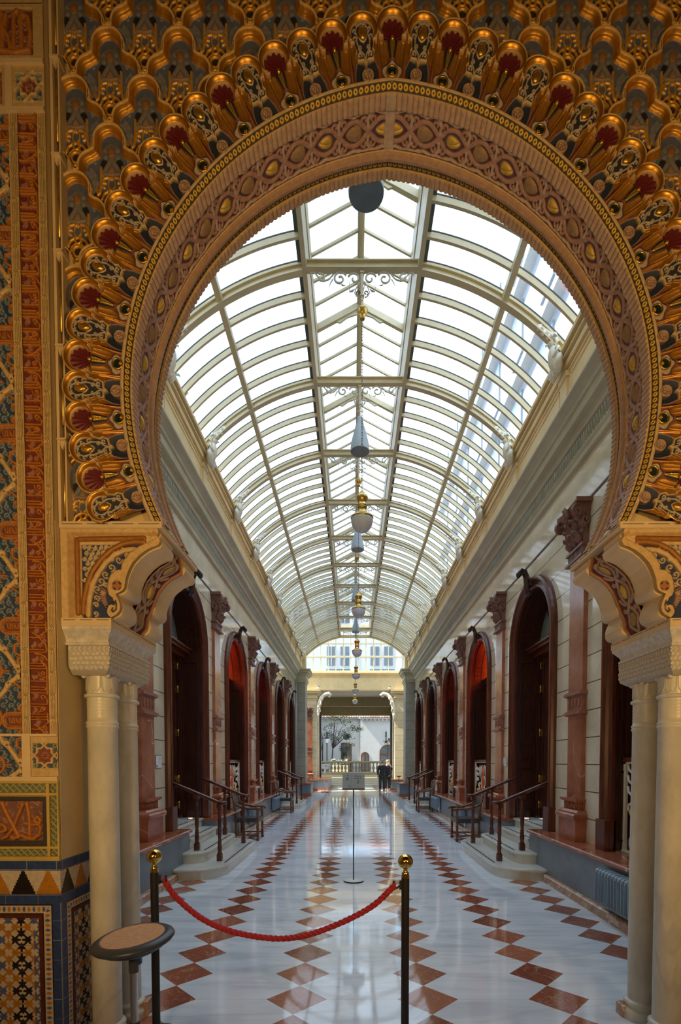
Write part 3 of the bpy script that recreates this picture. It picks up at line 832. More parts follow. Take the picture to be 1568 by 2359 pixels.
    for (cx_, cy_, r, a, sg_) in ((640, 440, 40, 0, 1), (560, 520, 42, 90, -1), (610, 590, 30, 30, 1), (500, 590, 40, 60, 1), (450, 660, 44, 120, -1), (410, 740, 40, 90, 1), (500, 700, 30, 10, -1), (400, 830, 34, 60, -1), (395, 900, 30, 200, 1), (390, 990, 30, 100, -1), (470, 770, 24, 0, 1), (560, 430, 26, 0, 1), (720, 400, 26, 0, -1)):
        curl(cx_, cy_, r, a, sg_)
    # fan shaped fins beside the scrolls
    for i in range(12):
        a = math.radians(150+i*10); cx_, cy_ = 560, 860
        p.stroke(poly(px, py, [(cx_+70*math.cos(a), cy_-100*math.sin(a)*0-0+(i-6)*18), (cx_+120*math.cos(a), cy_+(i-6)*22)])*k, .0035, (.50, .30, .20), 0, .008)
    # ropes: frame (top and side) and arc
    rope = (.40, .17, .03)
    def ropest(pts):
        d = poly(px, py, pts)*k; w = 1-smooth(d, .0130, .0145)
        tex = .5+.5*np.sin((px*1.0+py*.9)*.62)
        p.put(w, rope, .25, h=0); p.H += w*(.014*np.sqrt(np.clip(1-(d/.0145)**2, 0, 1))+.0018*tex); p.put(w*tex*.45, (.16, .06, .015), .1)
    p.put(((px > 190) & (px < 250) & (py > 225)).astype(float), (.60, .42, .18), h=.0)
    ropest([(215, 240), (215, 985)]); ropest([(240, 235), (905, 225)])
    ropest([(268, 985), (275, 850), (310, 700), (370, 560), (460, 440), (570, 340), (690, 280), (800, 262), (905, 262)])
    p.stroke(poly(px, py, [(318, 1010), (330, 850), (365, 700), (420, 590), (500, 480), (600, 390), (700, 345), (800, 335), (830, 345)])*k, .013, (.62, .44, .20), 0, .012, .002)
    # face of the scroll bracket
    face = inside(px, py, prof[2:]+[(520, 1000), (512, 960), (520, 915), (560, 900), (600, 910), (604, 950), (590, 880), (575, 830), (535, 800), (520, 740), (530, 660), (560, 590), (610, 550), (665, 545), (680, 470), (760, 370), (850, 310), (960, 262), (1020, 235), (1030, 210), (985, 210), (955, 180), (965, 145), (1010, 122)])
    p.put(face.astype(float), (.62, .43, .19), h=.010)
    # dotted edge line
    ed = [(1030, 232), (960, 266), (850, 315), (765, 375), (685, 475), (668, 545), (612, 555), (565, 595), (535, 662), (526, 740), (540, 800)]
    d = poly(px, py, ed)
    dots = (np.sin(px*.45)*np.sin(py*.45) > .1)
    p.put((smooth(9-d, 0, 5)*dots)*(d < 9), (.10, .05, .02))
    p.stroke(np.hypot(px-622, py-708)*k-.0, .030, (.62, .43, .19), 0, .012, rnd=False)
    w = (1-smooth(np.hypot(px-622, py-708), 50, 53)); p.put(w, (.40, .15, .03), h=.008)
    for a in range(4):
        t_ = math.radians(45+90*a); w = 1-smooth(np.hypot(px-622-50*math.cos(t_), py-708-50*math.sin(t_)), 19, 22); w = w*(np.hypot(px-622, py-708) < 50); p.put(w, (.03, .06, .14), h=.004)
    p.stroke(poly(px, py, [(600, 860), (612, 900), (606, 950), (580, 972), (560, 955), (575, 935)])*k, .0045, (.02, .035, .09), 0, -.004, rnd=False)
    p.stroke(poly(px, py, [(505, 950), (520, 905), (560, 880), (600, 880)])*k, .006, (.02, .035, .09), 0, -.004, rnd=False)
    p.stroke(np.hypot(px-1007, py-168)*k, .003, (.05, .03, .02), 0, .012)
    # outer cyma frame
    fr = (px < 190) | (py < 200)
    df = np.minimum(px-48, py-100)
    hh = np.where(fr, .012-.020*smooth(df, 60, 130), 0)
    p.H = np.where(fr, hh, p.H)
    p.put((fr & (df > 70))*1., (.50, .32, .12))
    ok = inside(px, py, prof[0:1]+prof[1:]+[(556, 1062), (48, 1062), (48, 128)])
    okf = ok[:-1, :-1] & ok[1:, 1:] & ok[:-1, 1:] & ok[1:, :-1]
    X = np.stack([U if s < 0 else 2*XA-U, 2.664-p.H, V], -1)
    W(relief('front_panel', X, p.H, p.C, okf), t)
    # top and bottom slabs with incised line
    for (z0, z1, x1, nm) in ((CZ(128), CZ(62), -.997, 'top_slab'), (CZ(1118), CZ(1040), -1.268, 'bottom_slab')):
        b = MB(); n0 = (min(xx(-1.532), xx(x1)), max(xx(-1.532), xx(x1)))
        b.box(n0[0], n0[1], 2.650, 3.252, z0, z1, 0)
        zc = (z0+z1)/2+(.004 if nm == 'top_slab' else .010)
        # incised dark line broken by knots, standing 0.5 mm proud
        xs = np.linspace(n0[0], n0[1], 5 if nm == 'top_slab' else 4)
        for a_, c_ in zip(xs[:-1], xs[1:]): b.box(a_+.012, c_-.012, 2.6492, 2.6505, zc-.0014, zc+.0014, 1)
        xi = xx(x1); ys = np.linspace(2.652, 3.252, 6)
        for a_, c_ in zip(ys[:-1], ys[1:]):
            b.box(xi-.0008, xi+.0008, a_+.012, c_-.012, zc-.0014, zc+.0014, 1)
        W(b.build(nm, [M['corbel_cream'], M['dark_inside']]), t)
    b = MB(); b.box(min(xx(-1.545), xx(-1.531)), max(xx(-1.545), xx(-1.531)), 2.657, 3.24, CZ(1118), CZ(62)); W(b.build('side_fillet', M['corbel_cream']), t)
    return t
corbel(-1); corbel(1)

# ------------------------------------------------------------------ marble capitals and columns under the corbels
def capital(s):
    xx = (lambda v: v) if s < 0 else (lambda v: 2*XA-v)
    lab = ('carved white marble capital block spanning the paired columns beside the tiled pier' if s < 0 else 'carved white marble capital block spanning the paired columns on the radiator side')
    t = thing('marble_capital', lab, 'capital', (xx(-1.40), 2.95, 2.05))
    b = MB()
    # abacus: cyma profile swept round three sides
    pf = [(0, 2.316), (0, 2.300), (-.012, 2.285), (-.030, 2.262), (-.036, 2.250), (-.036, 2.240), (-.028, 2.236), (-.028, 2.222)]
    for (o0, z0), (o1, z1) in zip(pf[:-1], pf[1:]):
        A = [(-1.53, 2.655-o0*1, z0), (-1.270+o0, 2.655-o0, z0), (-1.270+o0, 3.245+o0, z0), (-1.53, 3.245+o0, z0)]
        B_ = [(-1.53, 2.655-o1, z1), (-1.270+o1, 2.655-o1, z1), (-1.270+o1, 3.245+o1, z1), (-1.53, 3.245+o1, z1)]
        vs = [(xx(a), c, d) for a, c, d in A+B_]
        b.add(vs, [(0, 1, 5, 4), (1, 2, 6, 5), (2, 3, 7, 6)] if s < 0 else [(4, 5, 1, 0), (5, 6, 2, 1), (6, 7, 3, 2)], 0, False)
    zt = 2.316; b.add([(xx(-1.53), 2.655, zt), (xx(-1.27), 2.655, zt), (xx(-1.27), 3.245, zt), (xx(-1.53), 3.245, zt)], [(0, 1, 2, 3)])
    W(b.build('abacus', M['carved_marble']), t)
    # carved block: relief wrapped round front and inner side
    pts = [(-1.52, 2.690), (-1.302, 2.690), (-1.302, 3.215), (-1.52, 3.215)]
    L = np.array([0, .218, .218+.525, .218*2+.525]); PX = np.array([q[0] for q in pts]); PY = np.array([q[1] for q in pts])
    ss = np.unique(np.concatenate([np.arange(0, L[-1], .0026), L])); zz = np.arange(2.070, 2.226, .0026)
    U, V = np.meshgrid(ss, zz, indexing='ij')
    p = Paint(U, V, (.44, .41, .34))
    r2 = np.random.default_rng(3)
    for i in range(int(L[-1]/.026)+1):
        for r_, zc_ in ((.0105, 2.102), (.0090, 2.128), (.0100, 2.154), (.0085, 2.178)):
            cx_ = .013+i*.026+(.013 if r_ in (.0090, .0085) else 0)+r2.random()*.004; a_ = float(r2.integers(0, 360)); p.stroke(poly(U, V, arcp(cx_, zc_, r_, a_, a_+400*(1 if i % 2 else -1), 12, .002)), .0026, (.64, .61, .54), 0, .0055)
        p.stroke(poly(U, V, [(.013+i*.026, 2.190), (.006+i*.026, 2.203), (.013+i*.026, 2.216)]), .0028, (.64, .61, .54), 0, .006)
    for i in range(0):
        cx_ = .025+i*.05
        p.stroke(poly(U, V, arcp(cx_, 2.115, .018, 90+180*(i % 2), 90+180*(i % 2)+420, 14, .003)), .0042, (.66, .63, .56), 0, .010)
        p.stroke(poly(U, V, [(cx_-.02, 2.14), (cx_-.008, 2.165), (cx_-.016, 2.195), (cx_-.002, 2.215)]), .0050, (.66, .63, .56), 0, .011)
        p.stroke(poly(U, V, [(cx_+.02, 2.14), (cx_+.006, 2.17), (cx_+.018, 2.205)]), .0046, (.66, .63, .56), 0, .010)
        p.stroke(poly(U, V, arcp(cx_+.024, 2.185, .010, 0, 360, 10, .003)), .0036, (.66, .63, .56), 0, .009)
    und = .045*np.clip((2.125-V)/.055, 0, 1)**2
    ix = np.interp(ss, L, PX)[:, None]; iy = np.interp(ss, L, PY)[:, None]
    fr = (ss < L[1])[:, None]; sd = ((ss >= L[1]) & (ss <= L[2]))[:, None]; bk = (ss > L[2])[:, None]
    h = p.H-und
    X = np.where(sd, ix+h, np.where(fr, np.minimum(ix, -1.302-und+0*ix), np.minimum(ix, -1.302-und)))
    Y = np.where(fr, iy-h, np.where(bk, iy+h, np.clip(iy, 2.690+und, 3.215-und)))
    W(relief('carved_block', np.stack([X if s < 0 else 2*XA-X, Y+0*X, V], -1), p.H, p.C, mat=M['carved_relief']), t)
    b = MB(); b.box(min(xx(-1.50), xx(-1.34)), max(xx(-1.50), xx(-1.34)), 2.735, 3.17, 2.071, 2.10)
    # rounded studs underneath
    for yy in (2.76, 2.82, 2.88, 3.02, 3.08, 3.14):
        for a in (-1.475, -1.41, -1.345): b.ball((xx(a), yy, 2.072), (.016, .016, .014), 8, 6)
    W(b.build('underside', M['carved_marble']), t)
    return t
def _cm():
    m, nt, bb = newmat('carved marble relief'); a = nt.nodes.new('ShaderNodeAttribute'); a.attribute_name = 'Col'
    nt.links.new(a.outputs['Color'], bb.inputs['Base Color']); bb.inputs['Roughness'].default_value = .45
    bump(nt, bb, noise(nt, objco(nt), 60, 3), .6, .004); return m
M['carved_relief'] = _cm()
capital(-1); capital(1)
def column(x, y, lab):
    t = thing('marble_column', lab, 'column', (x, y, 0), group=None)
    b = MB(); b.lathe([(.078, .115), (.079, .6), (.079, 1.2), (.0775, 1.785), (.082, 1.79), (.084, 1.797), (.082, 1.804), (.079, 1.806), (.083, 1.811), (.084, 1.817), (.082, 1.823), (.077, 1.826)]
                     + [(.077, 1.845)]+[(.0765+(.0022 if i % 3 == 1 else 0), 1.850+.0062*i) for i in range(17)]+[(.077, 1.955)], (0, 0, 0), 40)
    b.build('shaft', M['col_marble'], t)
    b = MB(); b.lathe([(.080, 1.953), (.088, 1.956), (.091, 1.964), (.088, 1.972), (.080, 1.976)], (0, 0, 0), 40); b.build('astragal', M['col_marble'], t)
    b = MB(); b.lathe([(.077, 1.974), (.078, 2.03), (.080, 2.075)], (0, 0, 0), 32)
    for i in range(8):
        a = 2*PI*i/8; r = .0785
        pts = [(r*math.cos(a+d_), r*math.sin(a+d_), z) for d_, z in ((-.36, 2.07), (-.33, 2.01), (-.18, 1.985), (0, 1.995), (.18, 1.985), (.33, 2.01), (.36, 2.07))]
        b.tube(pts, .0028, 5)
    b.build('neck', M['col_marble'], t)
    b = MB(); b.lathe([(.105, 0), (.105, .03), (.108, .045), (.104, .058), (.094, .064), (.088, .075), (.090, .085), (.098, .092), (.098, .104), (.088, .112), (.078, .118)], (0, 0, 0), 40); b.build('base', M['col_marble'], t)
    return t
column(-1.407, 2.82, 'white marble column against the tiled pier, in front of its twin')
column(-1.407, 3.08, 'white marble column behind its twin beside the tiled pier')
column(2*XA+1.407, 2.82, 'white marble column at the frame edge on the radiator side, in front of its twin')
column(2*XA+1.407, 3.08, 'white marble column between its twin and the slatted radiator')
b = MB(); b.box(-1.60, -1.285, 3.07, 3.15, 0, .10); struct(b, 'baseboard_jamb', M['brown_marble'], bevel=.006)
b = MB(); b.box(1.685, 2.0, 3.07, 3.15, 0, .075); struct(b, 'baseboard_jamb', M['brown_marble'], bevel=.006)
# ------------------------------------------------------------------ tiled and carved pier
pier = thing('carved_pier', 'pier with carved calligraphy bands above a dado of patterned blue and ochre tiles', 'pier', (-1.9, 2.6, 0))
b = MB(); b.box(-3.29, -1.534, 2.612, 2.71, 0, 6.09); b.box(-1.60, -1.5305, 2.613, 3.055, 0, 2.84); W(b.build('core', M['beige_jamb']), pier)
mb_ = MB(); mb_.box(2*XA+1.534, 3.69, 2.604, 2.71, 0, 6.09); mb_.box(2*XA+1.534, 2*XA+1.60, 2.71, 3.055, 0, 2.84); struct(mb_, 'wall_pier', M['beige_jamb'])
PY0 = 2.600
def front_panel(name, x0, x1, z0, z1, fn, res=.0018, mat=None, unit=None):
    x = np.arange(x0, x1+res*.5, res); 
    if unit:   # repeat vertically
        nz = int(round(unit/res)); z = z1-np.arange(0, nz)*(unit/nz)
        U, V = np.meshgrid(x, z1-z, indexing='ij'); p = fn(U, V)      # V: distance down, 0..unit
        reps = int(math.ceil((z1-z0)/unit)); H = np.tile(p.H, (1, reps)); C = np.tile(p.C, (1, reps, 1))
        zz = z1-np.arange(nz*reps)*(unit/nz); m = zz >= z0-res; H = H[:, m]; C = C[:, m]; zz = zz[m]
        X, Z = np.meshgrid(x, zz, indexing='ij'); X, Z, H, C = X[:, ::-1], Z[:, ::-1], H[:, ::-1], C[:, ::-1]
    else:
        z = np.arange(z0, z1+res*.5, res); X, Z = np.meshgrid(x, z, indexing='ij'); p = fn(X, Z); H, C = p.H, p.C
    H = np.clip(H, -.011, .010)
    P = np.stack([X, PY0-H, Z], -1)
    return W(relief(name, P, H, C, mat=mat), pier)
# calligraphy strip: orange strokes on a rosy scroll ground, read down the wall
def calli(U, V):
    x0 = -1.670; w = .0975; x = (U-x0)/w; y = V        # x 0..1 , y 0..unit
    un = .472
    p = Paint(U, V, (.17, .030, .022), 0, -.009)
    xs = x*w
    def per(f):
        d = None
        for o in (-un, 0, un):
            dd = f(y-o); d = dd if d is None else np.minimum(d, dd)
        return d
    # rosy leaf ground
    for (cx_, cy_, r) in ((.022, .055, .016), (.030, .190, .018), (.020, .262, .015), (.070, .245, .014), (.026, .335, .018), (.024, .425, .015), (.060, .440, .012), (.020, .130, .012)):
        for k_ in (1.0, .72, .46, .2):
            p.stroke(per(lambda yy: poly(xs, yy, arcp(cx_, cy_, r*k_, -150+cy_*300, 70+cy_*300, 10))), .0021, (.36, .17, .12), 0, -.003)
        p.stroke(per(lambda yy: poly(xs, yy, [(cx_, cy_), (cx_-.010, cy_+r*.9), (cx_-.004, cy_+r*1.5)])), .0026, (.36, .17, .12), 0, -.003)
    p.H = np.maximum(p.H, -.009)
    O = (.50, .19, .022)
    def st(pts, r=.0038): p.stroke(per(lambda yy: poly(xs, yy, pts)), r, O, .12, .004)
    a = .006; bR = .090
    # uprights (they lie across the strip), with hooks towards the base line
    for yy, l, hook in ((.010, .074, 1), (.024, .078, 0), (.040, .084, -1), (.098, .088, 0), (.112, .070, 1), (.150, .076, 0), (.164, .082, -1), (.178, .086, 1), (.228, .062, 0), (.290, .078, 0), (.303, .084, -1), (.360, .068, 1), (.374, .074, 0), (.388, .080, -1), (.452, .084, 0)):
        pts = [(a, yy), (l, yy+.002)]
        if hook: pts += [(l+.008, yy+.008*hook), (l+.004, yy+.018*hook)]
        st(pts)
    st(arcp(.068, .062, .012, 90, 400, 12, .007)); st([(.078, .06), (.088, .075), (.089, .095)])
    st(arcp(.060, .128, .010, -90, 260, 12, .006)); st([(.055, .135), (.040, .142), (.028, .138)])
    st([(.020, .205), (.040, .215), (.062, .240), (.084, .262), (.090, .285)], .005); st([(.020, .232), (.045, .226), (.066, .214), (.084, .200)])
    st(arcp(.075, .222, .009, 0, 330, 10, .007)); st(arcp(.058, .270, .009, 90, 420, 10, .006))
    st([(.030, .312), (.060, .316), (.080, .326), (.090, .345)], .005); st(arcp(.062, .340, .011, -120, 200, 12, .006))
    st([(.060, .352), (.078, .362), (.088, .380), (.090, .400)]); st(arcp(.070, .412, .011, 60, 400, 12, .006)); st([(.045, .405), (.052, .425), (.072, .436), (.088, .430)])
    st([(.089, .0), (.0895, .05)], .0036); st([(.089, .15), (.0895, .20)], .0036); st([(.089, .40), (.0895, .472)], .0036)
    return p
un = .472
front_panel('calligraphy_band', -1.6715, -1.5725, 1.745, 4.83, calli, .0016, None, un)
# cream interlaced borders either side
def border(U, V):
    lo, hi = U.min(), U.max(); c = (lo+hi)/2; x = U-c; hw = (hi-lo)/2
    p = Paint(U, V, (.60, .43, .20))
    T = .118; y = V % T
    for o in (-.010, -.003, .005, .012):
        d = np.abs(x-o*hw/.02); m = (np.abs(y-T/2) > .014)
        p.stroke(np.where(m, d, 9), .0011, (.13, .09, .03), 0, -.003, .0008, rnd=False)
    for o in (-.010, .002):
        d = poly(x, y, [(o-.004, T/2-.014), (o+.008, T/2), (o+.004, T/2+.016)]); p.stroke(d, .0012, (.13, .09, .03), 0, -.003, .0008, rnd=False)
        d = poly(x, y, [(o+.008, T/2-.016), (o-.003, T/2-.002)]); p.stroke(d, .0012, (.13, .09, .03), 0, -.003, .0008, rnd=False)
    return p
front_panel('interlace_border', -1.7150, -1.6705, 1.745, 4.83, border, .0016, None, un)
front_panel('interlace_border', -1.5730, -1.5320, 1.745, 4.83, border, .0016, None, un)
# sebka field: cream ribbons over a blue scroll ground with orange cartouches
def sebka(U, V):
    x = U+1.7155       # 0 at right edge, negative to the left
    un2 = .486; y = V
    p = Paint(U, V, (.030, .060, .13), 0, -.011)
    def per(f):
        d = None
        for o in (-un2, 0, un2):
            dd = f(y-o); d = dd if d is None else np.minimum(d, dd)
        return d
    r2 = np.random.default_rng(8)
    SG = (.22, .28, .32)
    for gx in range(7):
        for gy in range(11):
            cx_ = -.015-gx*.042-(gy % 2)*.02; cy_ = .022+gy*.0442
            a_ = float(r2.integers(0, 360)); sg_ = 1 if (gx+gy) % 2 else -1
            p.stroke(per(lambda yy: poly(x, yy, arcp(cx_, cy_, .0150, a_, a_+sg_*380, 12, .003))), .0032, SG, 0, -.006)
            p.stroke(per(lambda yy: poly(x, yy, [(cx_+.012, cy_+.012), (cx_+.020, cy_+.022), (cx_+.014, cy_+.030)])), .0038, SG, 0, -.006)
    O = (.48, .18, .03)
    def so_(pts, r=.0062, h=.004, c=O): p.stroke(per(lambda yy: poly(x, yy, pts)), r, c, .1, h)
    # half cartouche against the border, with lobed profile above and below
    so_([(0, .060), (-.060, .060)]+[(-.060+.040*math.cos(t)*1, .100+.040*math.sin(t)) for t in np.linspace(-PI/2, -3*PI/2, 9)]+[(-.060, .140), (0, .140)], .0075)
    so_([(0, .072), (-.056, .072)]+[(-.058+.028*math.cos(t), .100+.028*math.sin(t)) for t in np.linspace(-PI/2, -3*PI/2, 9)]+[(0, .128)], .0030, .002)
    p.put((per(lambda yy: np.where((np.abs(yy-.1) < .024) & (x > -.075), 0., 9.)) < 1)*1., (.20, .06, .02), h=-.006)
    for q in ([(-.068, .085), (-.060, .112), (-.050, .114), (-.050, .086)], [(-.040, .088), (-.040, .114)], [(-.030, .086), (-.016, .114)], [(-.022, .112), (-.030, .100)], [(-.008, .086), (-.008, .114)]): so_(q, .0030, .003)
    so_([(0, .150), (-.016, .158), (-.008, .172), (0, .180)]); so_([(-.004, .190), (-.030, .196), (-.030, .235), (-.004, .250)])
    so_([(0, .262), (-.014, .268), (-.014, .300), (-.034, .310)]); so_([(0, .346), (-.020, .352), (-.028, .372), (-.050, .372), (-.036, .392), (-.020, .402), (0, .420)])
    so_([(0, .048), (-.018, .040), (-.008, .024), (0, .016)]); so_([(0, .440), (-.014, .450), (0, .470)])
    # medallion further left
    so_([(-.135+.036*math.cos(t), .330+.044*math.sin(t)) for t in np.linspace(0, 2*PI, 20)], .0075)
    so_([(-.135+.014*math.cos(t), .330+.024*math.sin(t)) for t in np.linspace(0, 2*PI, 12)], .004); so_([(-.098, .330), (-.062, .330)], .005)
    so_([(-.135+.030*math.cos(t), .088+.050*math.sin(t)) for t in np.linspace(0, 2*PI, 16)], .006)
    # cream ribbon with split leaf hooks
    R = (.66, .47, .22)
    for pts in ([(-.150, .160), (-.118, .182), (-.094, .220), (-.068, .240), (-.040, .282), (-.010, .330), (-.004, .345)],
                [(-.004, .345), (-.030, .372), (-.062, .392), (-.080, .430), (-.118, .462), (-.150, .486+.160-.486)],):
        if pts[-1][1] < .2: pts = [(-.004, .345), (-.030, .372), (-.062, .392), (-.082, .430), (-.118, .468), (-.160, .520)]
        so_(pts, .0115, .010, R)
    so_([(-.160, .034), (-.190, .06), (-.215, .110), (-.200, .150), (-.150, .165)], .0115, .010, R)
    so_([(-.150, .500), (-.200, .560)], .0115, .010, R)
    for (cx_, cy_, s_) in ((-.085, .225, 1), (-.018, .318, 1), (-.070, .398, -1), (-.012, .352, -1)):
        so_(arcp(cx_+.008, cy_-.006*s_, .013, 120, 360, 10, .006), .0085, .011, R)
        p.stroke(per(lambda yy: poly(x, yy, arcp(cx_+.008, cy_+.004*s_, .0055, 180, 420, 8, .002))), .0022, (.06, .03, .02), 0, .002)
    return p
front_panel('lattice_panel', -2.02, -1.7140, 1.52, 4.83, sebka, .0020, None, .486)
# star squares
def star(cx_, cz_, s):
    def f(U, V):
        x, y = U-cx_, V-cz_; p = Paint(U, V, (.60, .43, .20)); q = np.maximum(np.abs(x), np.abs(y))
        p.put((q < s*.82)*1., (.05, .10, .16), h=-.012)
        r2 = np.random.default_rng(2)
        for i in range(4):
            a = PI/4+i*PI/2
            for k_ in (.55, .95):
                c_ = (cx_+s*k_*math.cos(a), cz_+s*k_*math.sin(a)); p.stroke(np.abs(np.hypot(U-c_[0], V-c_[1])-s*.12), s*.05, (.30, .33, .20), 0, -.003)
        star8 = np.minimum(np.maximum(np.abs(x), np.abs(y)), (np.abs(x)+np.abs(y))/math.sqrt(2))
        p.put((star8 < s*.44)*1., (.22, .06, .04), h=-.010)
        p.stroke(np.abs(star8-s*.48), s*.065, (.64, .46, .22), 0, .006, rnd=False)
        for sx in (1, -1):
            for sy in (1, -1):
                p.stroke(seg(x*sx, y*sy, (s*.02, s*.66), (s*.30, s*.95)), s*.06, (.64, .46, .22), 0, .006, rnd=False)
                p.stroke(seg(x*sx, y*sy, (s*.66, s*.02), (s*.95, s*.30)), s*.06, (.64, .46, .22), 0, .006, rnd=False)
        for i in range(8):
            a = i*PI/4; p.stroke(np.hypot((x*math.cos(a)+y*math.sin(a)-s*.2), (-x*math.sin(a)+y*math.cos(a))*2)*1., s*.09, (.42, .20, .12), 0, -.002)
        p.H = np.where(q > s*.93, -.001, p.H)
        return p
    return f
front_panel('star_square', -1.672, -1.532, 1.525, 1.732, star(-1.602, 1.632, .078))
front_panel('star_square', -1.690, -1.532, 4.848, 5.055, star(-1.610, 4.955, .078))
b = MB(); b.box(-2.05, -1.532, 2.590, 2.606, 1.732, 1.745); b.box(-2.05, -1.532, 2.586, 2.606, 1.500, 1.523); b.box(-1.7155, -1.672, 2.592, 2.606, 1.52, 1.745); b.box(-2.05, -1.532, 2.588, 2.606, 4.83, 4.848); b.box(-2.05, -1.532, 2.588, 2.606, 5.055, 5.075); b.box(-1.725, -1.69, 2.594, 2.606, 4.848, 5.055)
W(b.build('cream_fillet', M['corbel_cream']), pier)
# short cartouche beside the upper star, big kufic panel above
def kufic(x0, x1, z0, z1, fx, seed=1):
    def f(U, V):
        p = Paint(U, V, (.58, .42, .20)); m = (U > x0) & (U < x1) & (V > z0) & (V < z1)
        p.put(m*1., (.18, .05, .04), h=-.014); h = z1-z0
        r2 = np.random.default_rng(seed)
        for i in range(60):
            cx_, cz_ = x1-r2.random()*(x1-x0), z0+r2.random()*h
            p.stroke(np.where(m, np.abs(np.hypot(U-cx_, V-cz_)-.012), 9), .003, (.36, .18, .12), 0, -.006)
        for pts in fx:
            p.stroke(np.where(m, poly((U-x1)/h, (V-z0)/h, pts)*h, 9), h*.042, (.48, .19, .03), .1, .006)
        # inner scalloped corners
        return p
    return f
KU = [[(-.10, .12), (-.06, .45), (-.10, .80), (-.22, .88), (-.30, .70)], [(-.26, .10), (-.26, .92)], [(-.36, .10), (-.44, .14), (-.42, .88), (-.34, .95)], [(-.50, .10), (-.56, .40), (-.66, .60), (-.60, .85)],
      [(-.70, .12), (-.70, .90)], [(-.80, .12), (-.95, .12), (-.95, .60), (-.82, .66)], [(-1.05, .10), (-1.05, .9)], [(-.10, .12), (-.4, .06), (-.8, .12), (-1.2, .08)], [(-1.2, .1), (-1.15, .5), (-1.25, .9)]]
front_panel('calligraphy_panel', -2.05, -1.532, 5.078, 5.345, kufic(-2.04, -1.585, 5.105, 5.325, KU, 4), .0022)
front_panel('calligraphy_panel', -2.05, -1.532, 5.350, 5.62, kufic(-2.04, -1.585, 5.375, 5.60, KU, 9), .0026)
front_panel('calligraphy_panel', -2.05, -1.727, 4.850, 5.053, kufic(-2.04, -1.745, 4.875, 5.03, KU, 6), .0024)
# word panel above the dado: dark frame, large orange letters on a rosy ground
def bigword(U, V):
    p = Paint(U, V, (.045, .035, .035), 0, .006)
    x0, x1, z0, z1 = -2.05, -1.616, 1.188, 1.396; m = (U < x1) & (V > z0) & (V < z1); p.put(m*1., (.20, .09, .075), h=-.016)
    r2 = np.random.default_rng(12)
    for i in range(110):
        cx_, cz_, a = x1-r2.random()*.4, z0+r2.random()*(z1-z0), r2.random()*PI
        p.stroke(np.where(m, seg(U, V, (cx_, cz_), (cx_+.022*math.cos(a), cz_+.022*math.sin(a))), 9), .0034, (.36, .17, .14), 0, -.006)
    S = .208
    O = (.44, .17, .025)
    # letters measured from the right end of the panel
    for pts, r in (([(-.10, .16), (-.24, .05), (-.40, .06), (-.56, .14)], .05), ([(-.10, .16), (-.06, .32), (-.14, .44)], .038), ([(-.14, .60), (-.06, .52), (-.10, .40), (-.24, .40), (-.46, .44)], .04), ([(-.40, .95), (-.36, .70), (-.34, .50), (-.34, .14)], .042),
                   ([(-.14, .60), (-.22, .52), (-.14, .46)], .035), ([(-.50, .92), (-.66, .55), (-.76, .30), (-.92, .10), (-1.02, .06)], .042), ([(-1.02, .95), (-.92, .70), (-.74, .34), (-.62, .10)], .052),
                   ([(-.62, .10), (-.72, .06), (-.80, .10)], .045), ([(-1.05, .42), (-.96, .36), (-.94, .26), (-1.04, .22), (-1.16, .24)], .042), ([(-1.16, .10), (-1.16, .24), (-1.22, .42), (-1.10, .50)], .04),
                   ([(-1.28, .95), (-1.26, .5), (-1.28, .08), (-1.18, .05)], .05), ([(-1.42, .9), (-1.40, .4), (-1.5, .1)], .05), ([(-1.6, .9), (-1.6, .1), (-1.8, .1)], .05)):
        p.stroke(np.where(m, poly((U-x1)/S, (V-z0)/S, pts)*S, 9), r*S, O, .12, .010)
    return p
front_panel('word_panel', -2.05, -1.595, 1.160, 1.420, bigword, .0018)
def knots(U, V):
    """woven knot band, green and blue on ochre"""
    p = Paint(U, V, (.12, .17, .12), 0, -.006)
    T = .034
    a = ((U+V) % T)-T/2; b_ = ((U-V) % T)-T/2
    p.stroke(np.abs(a), .0036, (.50, .42, .12), 0, .004, .001); p.stroke(np.abs(b_), .0036, (.50, .42, .12), 0, .004, .001)
    p.stroke(np.abs(a), .0008, (.10, .16, .14), 0, -.001, .0006, rnd=False); p.stroke(np.abs(b_), .0008, (.10, .16, .14), 0, -.001, .0006, rnd=False)
    return p
front_panel('knot_band', -2.05, -1.594, 1.440, 1.488, knots); front_panel('knot_band', -2.05, -1.594, 1.108, 1.144, knots)
front_panel('knot_band', -1.576, -1.540, 1.108, 1.422, knots); front_panel('knot_band', -1.576, -1.540, 1.440, 1.488, knots)
b = MB()
for z0, z1 in ((1.488, 1.500), (1.424, 1.438), (1.146, 1.158), (1.084, 1.106)): b.box(-2.05, -1.531, 2.590, 2.606, z0, z1)
b.box(-1.593, -1.578, 2.5912, 2.6055, 1.107, 1.487); b.box(-1.539, -1.5314, 2.5912, 2.6055, 1.107, 1.487); W(b.build('ochre_fillet', plain('ochre painted fillet', (.55, .40, .10), .6)), pier)
